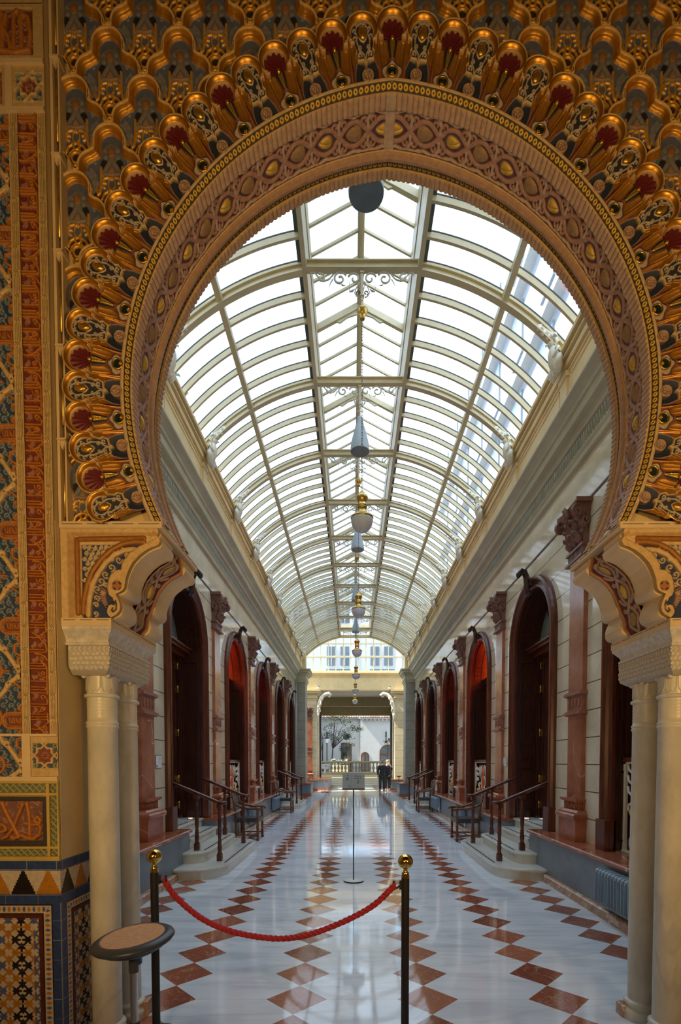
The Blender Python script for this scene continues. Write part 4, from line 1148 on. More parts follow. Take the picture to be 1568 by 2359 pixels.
# tile dado: front and return face
TB = (.034, .070, .22); TW = (.60, .52, .42); TO = (.46, .20, .025); TK = (.018, .014, .018); TBR = (.11, .028, .015); TBL = (.10, .13, .32)
def tiles(u, z, flip=0):
    """u: distance from the corner, z: height"""
    p = Paint(u, z, TB, 0, 0)
    # top blue course, merlons, second blue course
    m = (z > .906) & (z < 1.030); p.put(m*1., TW)
    P = .132; q = (u+.002) % P-P/2; idx = np.floor((u+.002)/P); t = np.clip((1.026-z)/.118, 0, 1); stp = np.ceil(t*8)/8
    mer = m & (np.abs(q) < .004+.058*stp)
    p.put((mer & (idx % 2 == flip))*1., TO); p.put((mer & (idx % 2 == 1-flip))*1., TK)
    # grout lines
    for zz in (1.034, .902, 1.082): p.put((np.abs(z-zz) < .0016)*1., (.35, .36, .38), h=-.001)
    p.put(((z > 1.034) & (np.abs((u % .155)-.02) < .0012))*1., (.30, .33, .38)); p.put(((z < .90) & (z > .852) & (np.abs((u % .17)-.12) < .0012))*1., (.30, .33, .38))
    p.put(((u < .046) & (z < .855) & (np.abs(((z+.02) % .105)-.05) < .0010))*1., (.30, .33, .38)); p.put(((np.abs(u-.002) < .0015) & (z < .86))*1., (.30, .33, .40))
    # frame bands inside
    e = np.minimum(u-.046, .852-z)     # distance in from the blue border
    p.put((e > 0)*1., TK); p.put((e > .006)*1., TW)
    # quatrefoils
    side = (u-.046) < (.852-z); al = np.where(side, z, u); ac_ = np.where(side, u-.046, .852-z)
    P2 = .026; w_ = (al % P2)-P2/2; k2 = np.floor(al/P2) % 2; cc = ac_-.026
    fo = np.minimum(np.hypot(np.abs(w_)-.003, cc), np.minimum(np.hypot(w_, np.abs(cc)-.0075), 9)) < .0058
    on = (e > .008) & (e < .046)
    p.put((on & fo & (k2 == 0))*1., TO); p.put((on & fo & (k2 == 1))*1., TBL)
    p.put((e > .046)*1., TK); p.put((e > .052)*1., TBR)
    # field of pointed leaf stars
    f = (e > .074); p.put(f*1., TW)
    G = .0342; xx_, yy_ = (u-.212)/G, (.778-.012-z)/G
    best = {}
    for di in (0, 1):
        i0 = np.round(xx_/2-di/2)*2+di; j0 = np.round(yy_/2-di/2)*2+di
        cx_, cy_ = (xx_-i0), (yy_-j0)
        ii, jj = i0 % 8, j0 % 4
        blk = (ii % 4 == 0)
        # direction of the stem
        dx = np.where(di == 1, np.where(ii % 4 == 1, -1., 1.), 0.); dy = np.where(di == 0, np.where(jj == 0, -1., 1.)*np.where(blk, -1., 1.), 0.)
        a_ = cx_*dx+cy_*dy; b_ = np.abs(-cx_*dy+cy_*dx)
        def cap(ex, ey, r):
            r = r*1.22
            t_ = np.clip((a_*ex+b_*ey)/(ex*ex+ey*ey), 0, 1); return np.hypot(a_-t_*ex, b_-t_*ey)-r*(1-.35*t_)
        d_ = np.minimum(np.minimum(cap(.78, 0, .20), cap(.36, .50, .22)), np.minimum(cap(-.30, .46, .22), cap(-.42, .0, .20)))
        on_ = f & (d_ < 0)
        bk = blk | ((di == 1) & (jj == 3) & ((ii == 1) | (ii == 7)))
        bl = (e < .100) | ((di == 1) & (jj == 3) & ((ii == 3) | (ii == 5)))
        p.put((on_ & ~bk & ~bl)*1., TO); p.put((on_ & bk)*1., TK); p.put((on_ & bl & ~bk)*1., TBL)
    p.put((f & (np.abs(((z-.02) % .1368)-.067) < .0009))*1., (.20, .15, .12))
    return p
res = .0016
x = np.arange(0, .52, res); z = np.arange(0, 1.086, res); U, V = np.meshgrid(x, z, indexing='ij'); p = tiles(U, V)
P = np.stack([-1.530-U, 2.596-p.H, V], -1)[::-1]; W(relief('tile_dado', P, p.H[::-1], p.C[::-1], mat=M['tilework']), pier)
x = np.arange(0, .60, res); U, V = np.meshgrid(x, z, indexing='ij'); p = tiles(U, V, 1)
P = np.stack([-1.5295+p.H, 2.596+U, V], -1); W(relief('tile_dado', P, p.H, p.C, mat=M['tilework']), pier)

# room in front of the arch (behind and around the camera)
b = MB(); b.box(-3.4, -3.3, -4.5, 2.62, 0, 6.2); struct(b, 'wall_left', M['beige_jamb'])
b = MB(); b.box(3.7, 3.8, -4.5, 2.62, 0, 6.2); struct(b, 'wall_right', M['beige_jamb'])
b = MB(); b.box(-3.4, 3.8, -4.6, -4.5, 0, 6.2); struct(b, 'wall_back', M['beige_jamb'])
b = MB(); b.box(-3.4, 3.8, -4.6, 2.72, 6.1, 6.2); struct(b, 'ceiling', plain('dark carved ceiling', (.10, .05, .02), .7))

# ------------------------------------------------------------------ floor
b = MB(); b.add([(-9, -4.6, 0), (9, -4.6, 0), (9, 34.5, 0), (-9, 34.5, 0)], [(0, 1, 2, 3)]); struct(b, 'floor', M['floor'])

# ------------------------------------------------------------------ hall
XC, WLX, WRX = .11, -2.66, 2.88
YE = 23.3
VE = 23.9
RS, RY = 1.83, 6.24
BAY = 3.34; C0 = 4.71
OP, ZS = .88, 3.55
def side_wall(sgn):
    """wall with arched openings; sgn +1 radiator side"""
    b = MB(); xw = WRX if sgn > 0 else WLX; xo = xw+sgn*.55
    ztop = 5.45
    cs = [C0+BAY*i for i in range(6)]
    if sgn < 0: cs = cs[1:]
    edges = [3.06]
    for c in cs: edges += [c-OP, c+OP]
    edges.append(YE)
    for i in range(0, len(edges), 2):
        b.box(min(xw, xo), max(xw, xo), edges[i], edges[i+1], 0, ztop)
    for c in cs:
        n = 24; A = [(c+OP*math.cos(t), ZS+OP*math.sin(t)) for t in np.linspace(PI, 0, n)]
        T = [(q[0], ztop) for q in A]
        for xx_, flip in ((xw, 0), (xo, 1)):
            vs = [(xx_, y, z) for y, z in A]+[(xx_, y, z) for y, z in T]
            b.add(vs, [(i, i+1, n+i+1, n+i) for i in range(n-1)], 0, False)
        vs = [(xw, y, z) for y, z in A]+[(xo, y, z) for y, z in A]; b.add(vs, [(i, i+1, n+i+1, n+i) for i in range(n-1)], 0, False)
        b.box(min(xw, xo), max(xw, xo), c-OP, c+OP, 0, .60)
    struct(b, 'wall_right' if sgn > 0 else 'wall_left', M['wall_stone'])
side_wall(1); side_wall(-1)
# doors at bay 1 and 4, windows elsewhere; ledges broken at the doors
def ledge(sgn, y0, y1, ends):
    xf = 2.60 if sgn > 0 else -2.40; xw = WRX if sgn > 0 else WLX
    b = MB(); f = xf-sgn*.03
    # nosed top slab
    pr = [(xw+sgn*.35, .56), (f, .56), (f-sgn*.012, .572), (f-sgn*.012, .598), (f, .610), (xw+sgn*.35, .61)]
    if sgn < 0: pr = pr[::-1]
    b.prism(pr, y0, y1, 'y')
    struct(b, 'trim_%d' % next(TR), M['red_marble'])
    b = MB(); b.box(min(xf, xw), max(xf, xw), y0+.02, y1-.02, 0, .56); struct(b, 'wall_dado', M['grey_stone'])
    b = MB(); g = xf-sgn*.06
    pr = [(xf+sgn*.01, 0), (g, 0), (g, .085), (g+sgn*.015, .10), (xf+sgn*.01, .10)]
    if sgn < 0: pr = pr[::-1]
    b.prism(pr, y0+.02, y1-.02, 'y'); struct(b, 'baseboard_right' if sgn > 0 else 'baseboard_left', M['brown_marble'])
TR = iter(range(1, 400))
D1, D4 = C0+BAY, C0+4*BAY
for sgn in (1, -1):
    ledge(sgn, 3.42, D1-.72, 0); ledge(sgn, D1+.72, D4-.72, 0); ledge(sgn, D4+.72, 23.0, 0)
# string course under the frieze
for sgn in (1, -1):
    xw = WRX if sgn > 0 else WLX
    b = MB(); b.box(min(xw, xw-sgn*.012), max(xw, xw-sgn*.012), 3.07, YE, 4.790, 4.815); struct(b, 'trim_%d' % next(TR), plain('brown string course', (.12, .09, .07), .5))
# cornice
def cornice(sgn, y0, y1):
    xw = WRX if sgn > 0 else WLX; Z0 = 1.6
    pr = [(-.02, 3.74), (.0, 3.74), (.05, 3.75), (.06, 3.80), (.085, 3.82), (.085, 3.97), (.13, 3.98), (.14, 4.03), (.16, 4.05), (.235, 4.055), (.24, 4.06), (.24, 4.165), (.265, 4.17), (.28, 4.20), (.33, 4.225), (.37, 4.24), (.38, 4.25), (.38, 4.275), (-.02, 4.275)]
    P = [(xw-sgn*a, Z0+h) for a, h in pr]
    if sgn > 0: P = P[::-1]
    b = MB(); b.prism(P, y0, y1, 'y'); o = struct(b, 'trim_%d' % next(TR), M['grey_cornice'])
    # leaf and dart row in the cove: little wedges
    b = MB(); y = y0+.05; k = 0; m_ = 0
    xa, xb = xw-sgn*.088, xw-sgn*.118
    while y < y1-.05:
        z0, z1 = Z0+3.835, Z0+3.955; w = .034
        b.add([(xa, y, z0), (xa, y+w, z1), (xa, y-w*.2, z1), (xb, y+.003, z0+.012), (xb, y+w*.9, z1-.004), (xb, y-.002, z1-.004)], [(0, 1, 4, 3), (0, 3, 5, 2), (3, 4, 5), (1, 2, 5, 4)], 0, False)
        y += .062
    struct(b, 'trim_%d' % next(TR), plain('pale leaf moulding', (.46, .50, .45), .5))
cornice(1, 3.07, YE-.4); cornice(-1, 3.07, YE-.4)
# parapet above the cornice and springing beam
XP = 2.475; HS = 4.97+1.6; XQ = .115
for sgn in (1, -1):
    xp = XQ+sgn*XP
    b = MB(); b.box(min(xp, xp+sgn*.6), max(xp, xp+sgn*.6), 3.07, VE, 5.86, HS-.02)
    f = xp-sgn*.0
    for z0, z1, d in ((5.875, 5.90, .02), (6.27, 6.29, .015), (6.33, 6.40, .035), (6.45, 6.48, .055), (HS-.05, HS, .085)):
        b.box(min(f, f-sgn*d), max(f+sgn*.01, f-sgn*d+0), 3.07, VE, z0, z1)
    for k in range(-1, 11):
        y = RY+RS*k; b.box(min(f, f-sgn*.03), max(f, f-sgn*.03), y-.09, y+.09, 5.87, 6.27); b.box(min(f, f-sgn*.045), max(f, f-sgn*.045), y-.11, y+.11, 6.22, 6.28)
        # panel mouldings between the strips
        if k < 10:
            for (ya, yb, za, zb) in ((y+.16, y+1.67, 5.98, 5.995), (y+.16, y+1.67, 6.20, 6.215), (y+.16, y+.175, 5.98, 6.215), (y+1.655, y+1.67, 5.98, 6.215)): b.box(min(f, f-sgn*.010), max(f, f-sgn*.010), ya, yb, za, zb)
    struct(b, 'trim_%d' % next(TR), M['cream_wall'])

# ------------------------------------------------------------------ roof
def circ3(a, b_, c):
    (x1, y1), (x2, y2), (x3, y3) = a, b_, c
    A = np.array([[2*(x2-x1), 2*(y2-y1)], [2*(x3-x1), 2*(y3-y1)]]); B_ = np.array([x2*x2-x1*x1+y2*y2-y1*y1, x3*x3-x1*x1+y3*y3-y1*y1])
    cx_, cy_ = np.linalg.solve(A, B_); return cx_, cy_, math.hypot(x1-cx_, y1-cy_)
cx_, cy_, rc = circ3((2.475, 4.97), (1.72, 5.60), (.75, 5.97)); XR0 = .115
t0, t1 = math.atan2(4.97-cy_, 2.475-cx_), math.atan2(5.97-cy_, .73-cx_)
def vault(n=14, dr=0, ta=None, tb=None):
    return [(cx_+(rc+dr)*math.cos(t), 1.6+cy_+(rc+dr)*math.sin(t)) for t in np.linspace(ta or t0, tb or t1, n)]
VY0, VY1 = 3.07, VE
HB = 1.6+5.96
# glass: both flanks, lantern sides and gable
for s in (-1, 1):
    b = MB(); V_ = vault(18, .045); n = len(V_)
    vs = [(XR0+s*x, VY0, z) for x, z in V_]+[(XR0+s*x, VY1, z) for x, z in V_]
    b.add(vs, [(i, i+1, n+i+1, n+i) if s > 0 else (i+1, i, n+i, n+i+1) for i in range(n-1)], 0, True); struct(b, 'ceiling_glass', M['roof_glass'])
    b = MB(); b.add([(XR0+s*.69, VY0, 8.43), (XR0, VY0, 8.80), (XR0, VY1, 8.80), (XR0+s*.69, VY1, 8.43)], [(0, 1, 2, 3)]); struct(b, 'ceiling_glass', M['roof_glass'])
# long beams with the upstand of the lantern
for s in (-1, 1):
    xi, xo = XR0+s*.67, XR0+s*.725
    b = MB(); b.box(min(xi, xo), max(xi, xo), VY0, VY1, HB-.03, HB+.02)
    b.box(min(xi, xi+s*.02), max(xi, xi+s*.02), VY0, VY1, HB+.02, 8.45); b.box(min(xi-s*.012, xi), max(xi-s*.012, xi), VY0, VY1, HB+.45, HB+.49)
    struct(b, 'beam_%d' % (1 if s < 0 else 2), M['cream_paint'])
    b = MB(); b.box(min(xo, xo+s*.05), max(xo, xo+s*.05), VY0, VY1, HB+.03, HB+.045); struct(b, 'trim_%d' % next(TR), M['gasket'])  # dark strip laid in for the shadow gap outside the beam
    # purlin
    tm = math.atan2(5.60-cy_, 1.72-cx_); px_, pz_ = cx_+rc*math.cos(tm), 1.6+cy_+rc*math.sin(tm)
    b = MB(); b.box(XR0+s*px_-.035, XR0+s*px_+.035, VY0, VY1, pz_-.06, pz_+.02); struct(b, 'beam_%d' % (3 if s < 0 else 4), M['cream_paint'])
b = MB(); b.box(XR0-.02, XR0+.02, VY0, VY1, 8.70, 8.79); b.box(XR0-.045, XR0+.045, VY0, VY1, 8.75, 8.80); struct(b, 'beam_5', M['cream_paint'])
def ribmesh(w, d, s, heavy):
    b = MB(); V_ = vault(18); path = []
    for i, (x, z) in enumerate(V_):
        nx, nz = x-cx_, z-1.6-cy_; L_ = math.hypot(nx, nz); nx, nz = nx/L_, nz/L_
        path.append(((s*x, 0, z), (s*nx, 0, nz), (0, 1, 0)))
    pr = [(.03, -w/2), (.03, w/2), (-d, w/2), (-d, -w/2)] if not heavy else [(.03, -w/2), (.03, w/2), (.0, w/2), (.0, w*.2), (-d+.015, w*.2), (-d+.015, w/2), (-d, w/2), (-d, -w/2), (-d+.015, -w/2), (-d+.015, -w*.2), (0, -w*.2), (0, -w/2)]
    b.sweep(path, pr, 0, False)
    b.sweep(path, [(.044, -w*.5-.004), (.044, w*.5+.004), (.032, w*.5+.004), (.032, -w*.5-.004)], 1, False)
    return b
protos = {}
for s in (-1, 1):
    for heavy in (0, 1):
        b = ribmesh(.085 if heavy else .034, .075 if heavy else .035, s, heavy)
        protos[(s, heavy)] = b
bigr = {}
first = {}
for k in range(-1, 11):
    for j in range(5):
        y = RY+RS*k+RS*j/5
        if y < 3.1 or y > VE+.05: continue
        heavy = 1 if j == 0 else 0
        for s in (-1, 1):
            key = (s, heavy)
            if key not in first:
                o = struct(protos[key], 'beam_rib' if heavy else 'beam_bar', [M['cream_paint'], M['gasket']]); first[key] = o
            else: o = first[key].copy(); col.objects.link(o)
            o.location = (XR0, y, 0)
        # lantern rafters
        key = ('l', heavy)
        if key not in first:
            b = MB()
            for s in (-1, 1):
                w = .030 if heavy else .015; d = .10 if heavy else .035
                b.prism([(s*.68, 8.435), (0, 8.79), (0, 8.79-d), (s*.68, 8.435-d)][::(1 if s < 0 else -1)], -w, w, 'y')
                if heavy: b.prism([(s*.38, 8.49), (s*.05, 8.66), (s*.05, 8.60), (s*.20, 8.55), (s*.31, 8.47)][::(1 if s > 0 else -1)], -.012, .012, 'y')
            if heavy: b.tube([(x, 0, 8.60-.35*(abs(x))**2*1.1) for x in np.linspace(-.3, .3, 9)], .010, 6)
            o = struct(b, 'beam_rafter', M['cream_paint']); first[key] = o
        else: o = first[key].copy(); col.objects.link(o)
        o.location = (XR0, y, 0)
# crossbars with wrought scrollwork
ordn = ['nearest', 'second', 'third', 'fourth', 'fifth', 'sixth', 'seventh', 'eighth', 'ninth', 'tenth', 'eleventh', 'twelfth']
def crossbar():
    t = thing('scroll_crossbar', 'x', 'crossbar', (XR0, RY, HB-.03), group='roof crossbars with iron scrollwork')
    b = MB(); b.box(-.67, .67, -.045, .045, 0, .012); b.box(-.67, .67, -.008, .008, .012, .10); b.box(-.67, .67, -.035, .035, .095, .107); b.build('bar', M['cream_paint'], t)
    b = MB(); F = .45; b.M = Matrix.Translation((0, 0, -.012))
    def sp(cx_, cz_, r, a0_, a1_, r1, rad=.012, n=20):
        for s in (-1, 1): b.tube([(s*(x), 0, z) for x, z in arcp(cx_, cz_, r, a0_, a1_, n, r1)], rad, 6, flat=1)
    sp(.27, -.085, .085, 150, -300, .020); sp(.095, -.085, .075, 20, 380, .018); sp(.50, -.075, .055, 60, 400, .016)
    for s in (-1, 1):
        b.tube([(s*.345, 0, -.03), (s*.40, 0, -.09), (s*.47, 0, -.115), (s*.535, 0, -.06), (s*.575, 0, -.012), (s*.62, 0, -.02), (s*.625, 0, -.055)], [.010]*5+[.009, .006], 6)
        b.tube([(s*.355, 0, -.09), (s*.385, 0, -.14), (s*.40, 0, -.19)], [.009, .006, .001], 6)
        b.tube([(s*.150, 0, -.12), (s*.160, 0, -.19), (s*.150, 0, -.235), (s*.115, 0, -.225), (s*.085, 0, -.20)][::1], [.007, .007, .010, .016, .003], 6, flat=.5)
        b.tube([(s*.20, 0, -.165), (s*.24, 0, -.160), (s*.26, 0, -.15)], [.002, .010, .001], 6)
        b.tube([(s*.03, 0, -.12), (s*.075, 0, -.20), (s*.090, 0, -.25), (s*.070, 0, -.285), (s*.035, 0, -.305)], .0075, 6)
        sp(.045, -.252, .030, -60, 300, .010, .007, 12)
        b.tube([(s*.02, 0, 0), (s*.012, 0, -.10), (s*.03, 0, -.155), (s*.0, 0, -.30)], .006, 6)
    b.build('scrollwork', M['iron'], t)
    b = MB(); b.box(-.016, .016, -.016, .016, -.36, 0); b.box(-.026, .026, -.024, .024, -.04, -.02); b.box(-.026, .026, -.024, .024, -.31, -.295); b.build('hanger', M['cream_paint'], t)
    return t
cb = crossbar()
NTR = 10
for k in range(NTR):
    o = cb if k == 0 else dup(cb)
    o.location = (XR0, RY+RS*k, HB-.03)
    o['label'] = 'cream roof crossbar with iron scrollwork, %s seen beyond the arch' % ordn[k]
# end rib of the vault and lunette fascia
b = MB(); V_ = vault(18, .03); Vi = vault(18, -.085)
L_ = [(-x, z) for x, z in V_]+[(x, z) for x, z in V_][::-1]; Li = [(-x, z) for x, z in Vi]+[(x, z) for x, z in Vi][::-1]; n = len(L_)
vs = [(XR0+x, y, z) for y in (VE-.05, VE+.10) for L2 in (L_, Li) for x, z in L2]
for a, c_ in ((0, n), (2*n, 3*n)): b.add([], [])
b.add(vs, [(i, i+1, n+i+1, n+i) for i in range(n-1)]+[(2*n+i, 3*n+i, 3*n+i+1, 2*n+i+1) for i in range(n-1)]+[(n+i, n+i+1, 3*n+i+1, 3*n+i) for i in range(n-1)], 0, False)
struct(b, 'beam_arch', M['cream_wall'])
# grotesque brackets at the foot of the ribs
def grotesque(s):
    t = thing('grotesque_bracket', 'x', 'bracket', (0, 0, 0), group='grotesque brackets %s' % ('radiator side' if s > 0 else 'stool side'))
    b = MB()
    S = -s       # points into the hall
    # tail of leaves, torso, head, upward curl
    b.tube([(S*.02, 0, -.22), (S*.05, 0, -.16), (S*.085, 0, -.10), (S*.095, 0, -.02), (S*.10, 0, .06)], [.045, .075, .070, .064, .042], 10)
    b.ball((S*.115, 0, .105), (.050, .048, .056), 12, 9)
    for a_ in range(7): b.tube([(S*(.05+.02*math.cos(a_)), .11*math.sin(a_*.9-2.7), -.10), (S*.075, .13*math.sin(a_*.9-2.7), -.19), (S*.05, .10*math.sin(a_*.9-2.7), -.29)], [.03, .04, .008], 6)
    for a_ in range(6): b.tube([(S*.09, .03*math.cos(a_), .14), (S*(.10+.02*math.sin(a_)), .07*math.cos(a_*1.05), .17), (S*.08, .085*math.cos(a_*1.05), .13)], [.028, .024, .008], 6)
    b.tube([(S*.155, 0, .10), (S*.185, 0, .085), (S*.19, 0, .07)], [.016, .012, .004], 6)
    for a in (-1, 1):
        b.tube([(S*.08, a*.04, .03), (S*.07, a*.085, .01), (S*.10, a*.095, -.06), (S*.12, a*.05, -.09)], [.02, .018, .014, .012], 7)
        b.tube([(S*.04, a*.02, -.12), (S*.05, a*.075, -.15), (S*.035, a*.10, -.21), (S*.03, a*.065, -.25)], [.03, .026, .02, .006], 7)
        b.tube([(S*.11, a*.02, .15), (S*.10, a*.06, .13), (S*.09, a*.065, .08)], [.018, .016, .004], 6)
    b.tube([(S*.03, 0, -.20), (S*.06, 0, -.26), (S*.10, 0, -.27), (S*.10, 0, -.235)], [.03, .022, .014, .005], 7)
    b.build('figure', M['ornament_white'], t)
    b = MB()
    cx2 = 0
    b.tube([(S*.07, 0, .10), (S*.11, 0, .18), (S*.17, 0, .225), (S*.235, 0, .285), (S*.29, 0, .32), (S*.32, 0, .30)], [.055, .052, .042, .034, .026, .006], 8)
    for i, (x, z) in enumerate(((.13, .20), (.19, .25), (.245, .31))):
        b.tube([(S*x, 0, z), (S*(x-.045), .02, z+.03), (S*(x-.055), .03, z-.03)], [.040, .030, .006], 6); b.tube([(S*x, 0, z), (S*(x+.05), -.02, z-.03), (S*(x+.045), -.03, z-.07)], [.036, .028, .005], 6)
    b.build('leaf_crest', M['ornament_white'], t)
    return t
for s in (-1, 1):
    g0 = grotesque(s)
    for k in range(10):
        o = g0 if k == 0 else dup(g0)
        o.location = (XQ+s*(XP-.06), RY+RS*k, 6.56)
        o['label'] = 'white grotesque bracket at a rib foot on the %s side, %s beyond the arch' % ('radiator' if s > 0 else 'stool', ordn[k])
# ------------------------------------------------------------------ pilasters
def pilaster():
    t = thing('marble_pilaster', 'x', 'pilaster', (0, 0, .61))
    # local: +x out of the wall, y along, z from the ledge
    b = MB(); b.box(-.01, .14, -.25, .25, 0, .28); b.build('plinth', M['red_marble'], t, bevel=.006)
    b = MB()
    pf = [(.0, .28), (.165, .28), (.175, .30), (.175, .325), (.16, .345), (.13, .36), (.105, .385), (.0, .385)]
    hw = lambda d: .19+d*.52
    for (d0, z0), (d1, z1) in zip(pf[1:-1], pf[2:]):
        w0, w1 = hw(d0), hw(d1)
        b.add([(0, -w0, z0), (d0, -w0, z0), (d0, w0, z0), (0, w0, z0), (0, -w1, z1), (d1, -w1, z1), (d1, w1, z1), (0, w1, z1)], [(0, 1, 5, 4), (1, 2, 6, 5), (2, 3, 7, 6)], 0, False)
    b.add([(0, -hw(.165), .28), (.165, -hw(.165), .28), (.165, hw(.165), .28), (0, hw(.165), .28)], [(3, 2, 1, 0)])
    b.build('base_moulding', M['red_marble'], t)
    b = MB(); b.box(0, .085, -.20, .20, .385, .50)
    for i in range(9): b.tube([(.088, -.176+.044*i, .395), (.088, -.176+.044*i, .485)], .012, 6)
    for y in (-.20, .20):
        for i in range(2): b.tube([(.02+.04*i, y, .395), (.02+.04*i, y, .485)], .012, 6)
    b.box(0, .13, -.235, .235, .50, .53); b.box(0, .11, -.22, .22, .485, .50); b.build('fluted_pedestal', M['red_marble'], t)
    b = MB(); b.box(-.01, .055, -.20, .20, .53, 3.52); b.build('shaft', M['rosy'], t, bevel=.004)
    b = MB()
    for z in (1.59, 1.83): b.box(0, .105, -.235, .235, z, z+.035); b.box(0, .085, -.22, .22, z-.012, z+.047)
    b.box(0, .062, -.205, .205, 1.625, 1.83)
    for i in range(4): b.ball((.065, -.14+.093*i, 1.73), (.014, .030, .060), 8, 8)
    for y in (-.205, .205): b.ball((.03, y, 1.73), (.022, .010, .055), 8, 8)
    b.build('banded_collar', M['pink_marble'], t)
    t2 = MB()
    t2.box(0, .11, -.24, .24, 3.50, 3.53); t2.box(0, .075, -.215, .215, 3.53, 3.64)
    for i in range(12): t2.box(.073, .082, -.205+.035*i, -.19+.035*i, 3.535, 3.635)
    t2.box(0, .10, -.235, .235, 3.635, 3.665); t2.build('capital_neck', M['capital_brown'], t)
    b = MB()
    # bell
    for (d0, z0), (d1, z1) in zip([(.07, 3.66), (.075, 3.80), (.11, 3.95), (.17, 4.08)], [(.075, 3.80), (.11, 3.95), (.17, 4.08), (.20, 4.14)]):
        w0, w1 = .17+d0*.4, .17+d1*.4; b.add([(0, -w0, z0), (d0, -w0, z0), (d0, w0, z0), (0, w0, z0), (0, -w1, z1), (d1, -w1, z1), (d1, w1, z1), (0, w1, z1)], [(0, 1, 5, 4), (1, 2, 6, 5), (2, 3, 7, 6)])
    # abacus with concave front
    A = [(0, -.29), (.20, -.29), (.16, -.12), (.15, 0), (.16, .12), (.20, .29), (0, .29)]
    b.prism(A, 4.12, 4.17, 'z')
    # acanthus leaves
    for (y, z, s, d) in ((-.13, 3.68, 1, .08), (0, 3.68, 1.05, .08), (.13, 3.68, 1, .08), (-.07, 3.84, 1, .09), (.07, 3.84, 1, .09), (-.19, 3.82, .9, .06), (.19, 3.82, .9, .06)):
        b.tube([(d-.03, y, z), (d+.02, y, z+.08*s), (d+.055, y, z+.13*s), (d+.095, y, z+.135*s), (d+.09, y, z+.10*s)], [.035, .040, .034, .022, .006], 8)
        for q in (-1, 1): b.tube([(d-.01, y+q*.03, z+.02), (d+.03, y+q*.055, z+.07*s), (d+.055, y+q*.05, z+.085*s)], [.02, .018, .004], 6)
    # volutes at the corners and on the flanks
    for q in (-1, 1):
        pts = [(.17+.066*math.cos(a)*(1-k*.045), q*(.245+.0*k), 4.02+.070*math.sin(a)*(1-k*.045)) for k, a in enumerate(np.linspace(PI*.5, -PI*2.6, 18))]
        b.tube(pts, [.024]*10+[.020]*8, 7); b.ball((.16, q*.235, 4.03), (.02, .034, .02), 8, 6)
        pts = [(.060+.062*math.cos(a)*(1-k*.045), q*.222, 3.93+.072*math.sin(a)*(1-k*.045)) for k, a in enumerate(np.linspace(PI*.5, PI*3.4, 18))]
        b.tube(pts, [.020]*18, 7); b.ball((.045, q*.22, 3.93), (.018, .022, .018), 8, 6)
    b.tube([(.15, 0, 4.02), (.205, 0, 4.10), (.235, 0, 4.15), (.25, 0, 4.12)], [.05, .045, .03, .008], 8)
    b.ball((.19, 0, 4.06), (.045, .05, .045), 8, 6)
    b.build('capital', M['capital_brown'], t)
    return t
M['rosy'] = veined('red marble shaft', (.27, .085, .042), (.46, .19, .11), (.74, .62, .52), .16, 4, 1.3, .005, .85)
M['capital_brown'] = plain('brown rosy carved marble', (.21, .105, .080), .4, var=.2, scale=14)
p0 = pilaster(); firstp = True
names = ['first', 'second', 'third', 'fourth', 'fifth']
for sgn in (1, -1):
    for i in range(5):
        o = p0 if firstp else dup(p0)
        firstp = False
        o.location = (WRX if sgn > 0 else WLX, C0+BAY*(i+.5), .61); o.rotation_euler = (0, 0, PI if sgn > 0 else 0)
        o['label'] = 'red marble pilaster with carved capital on the %s wall, %s beyond the arch' % ('radiator-side' if sgn > 0 else 'stool-side', names[i])

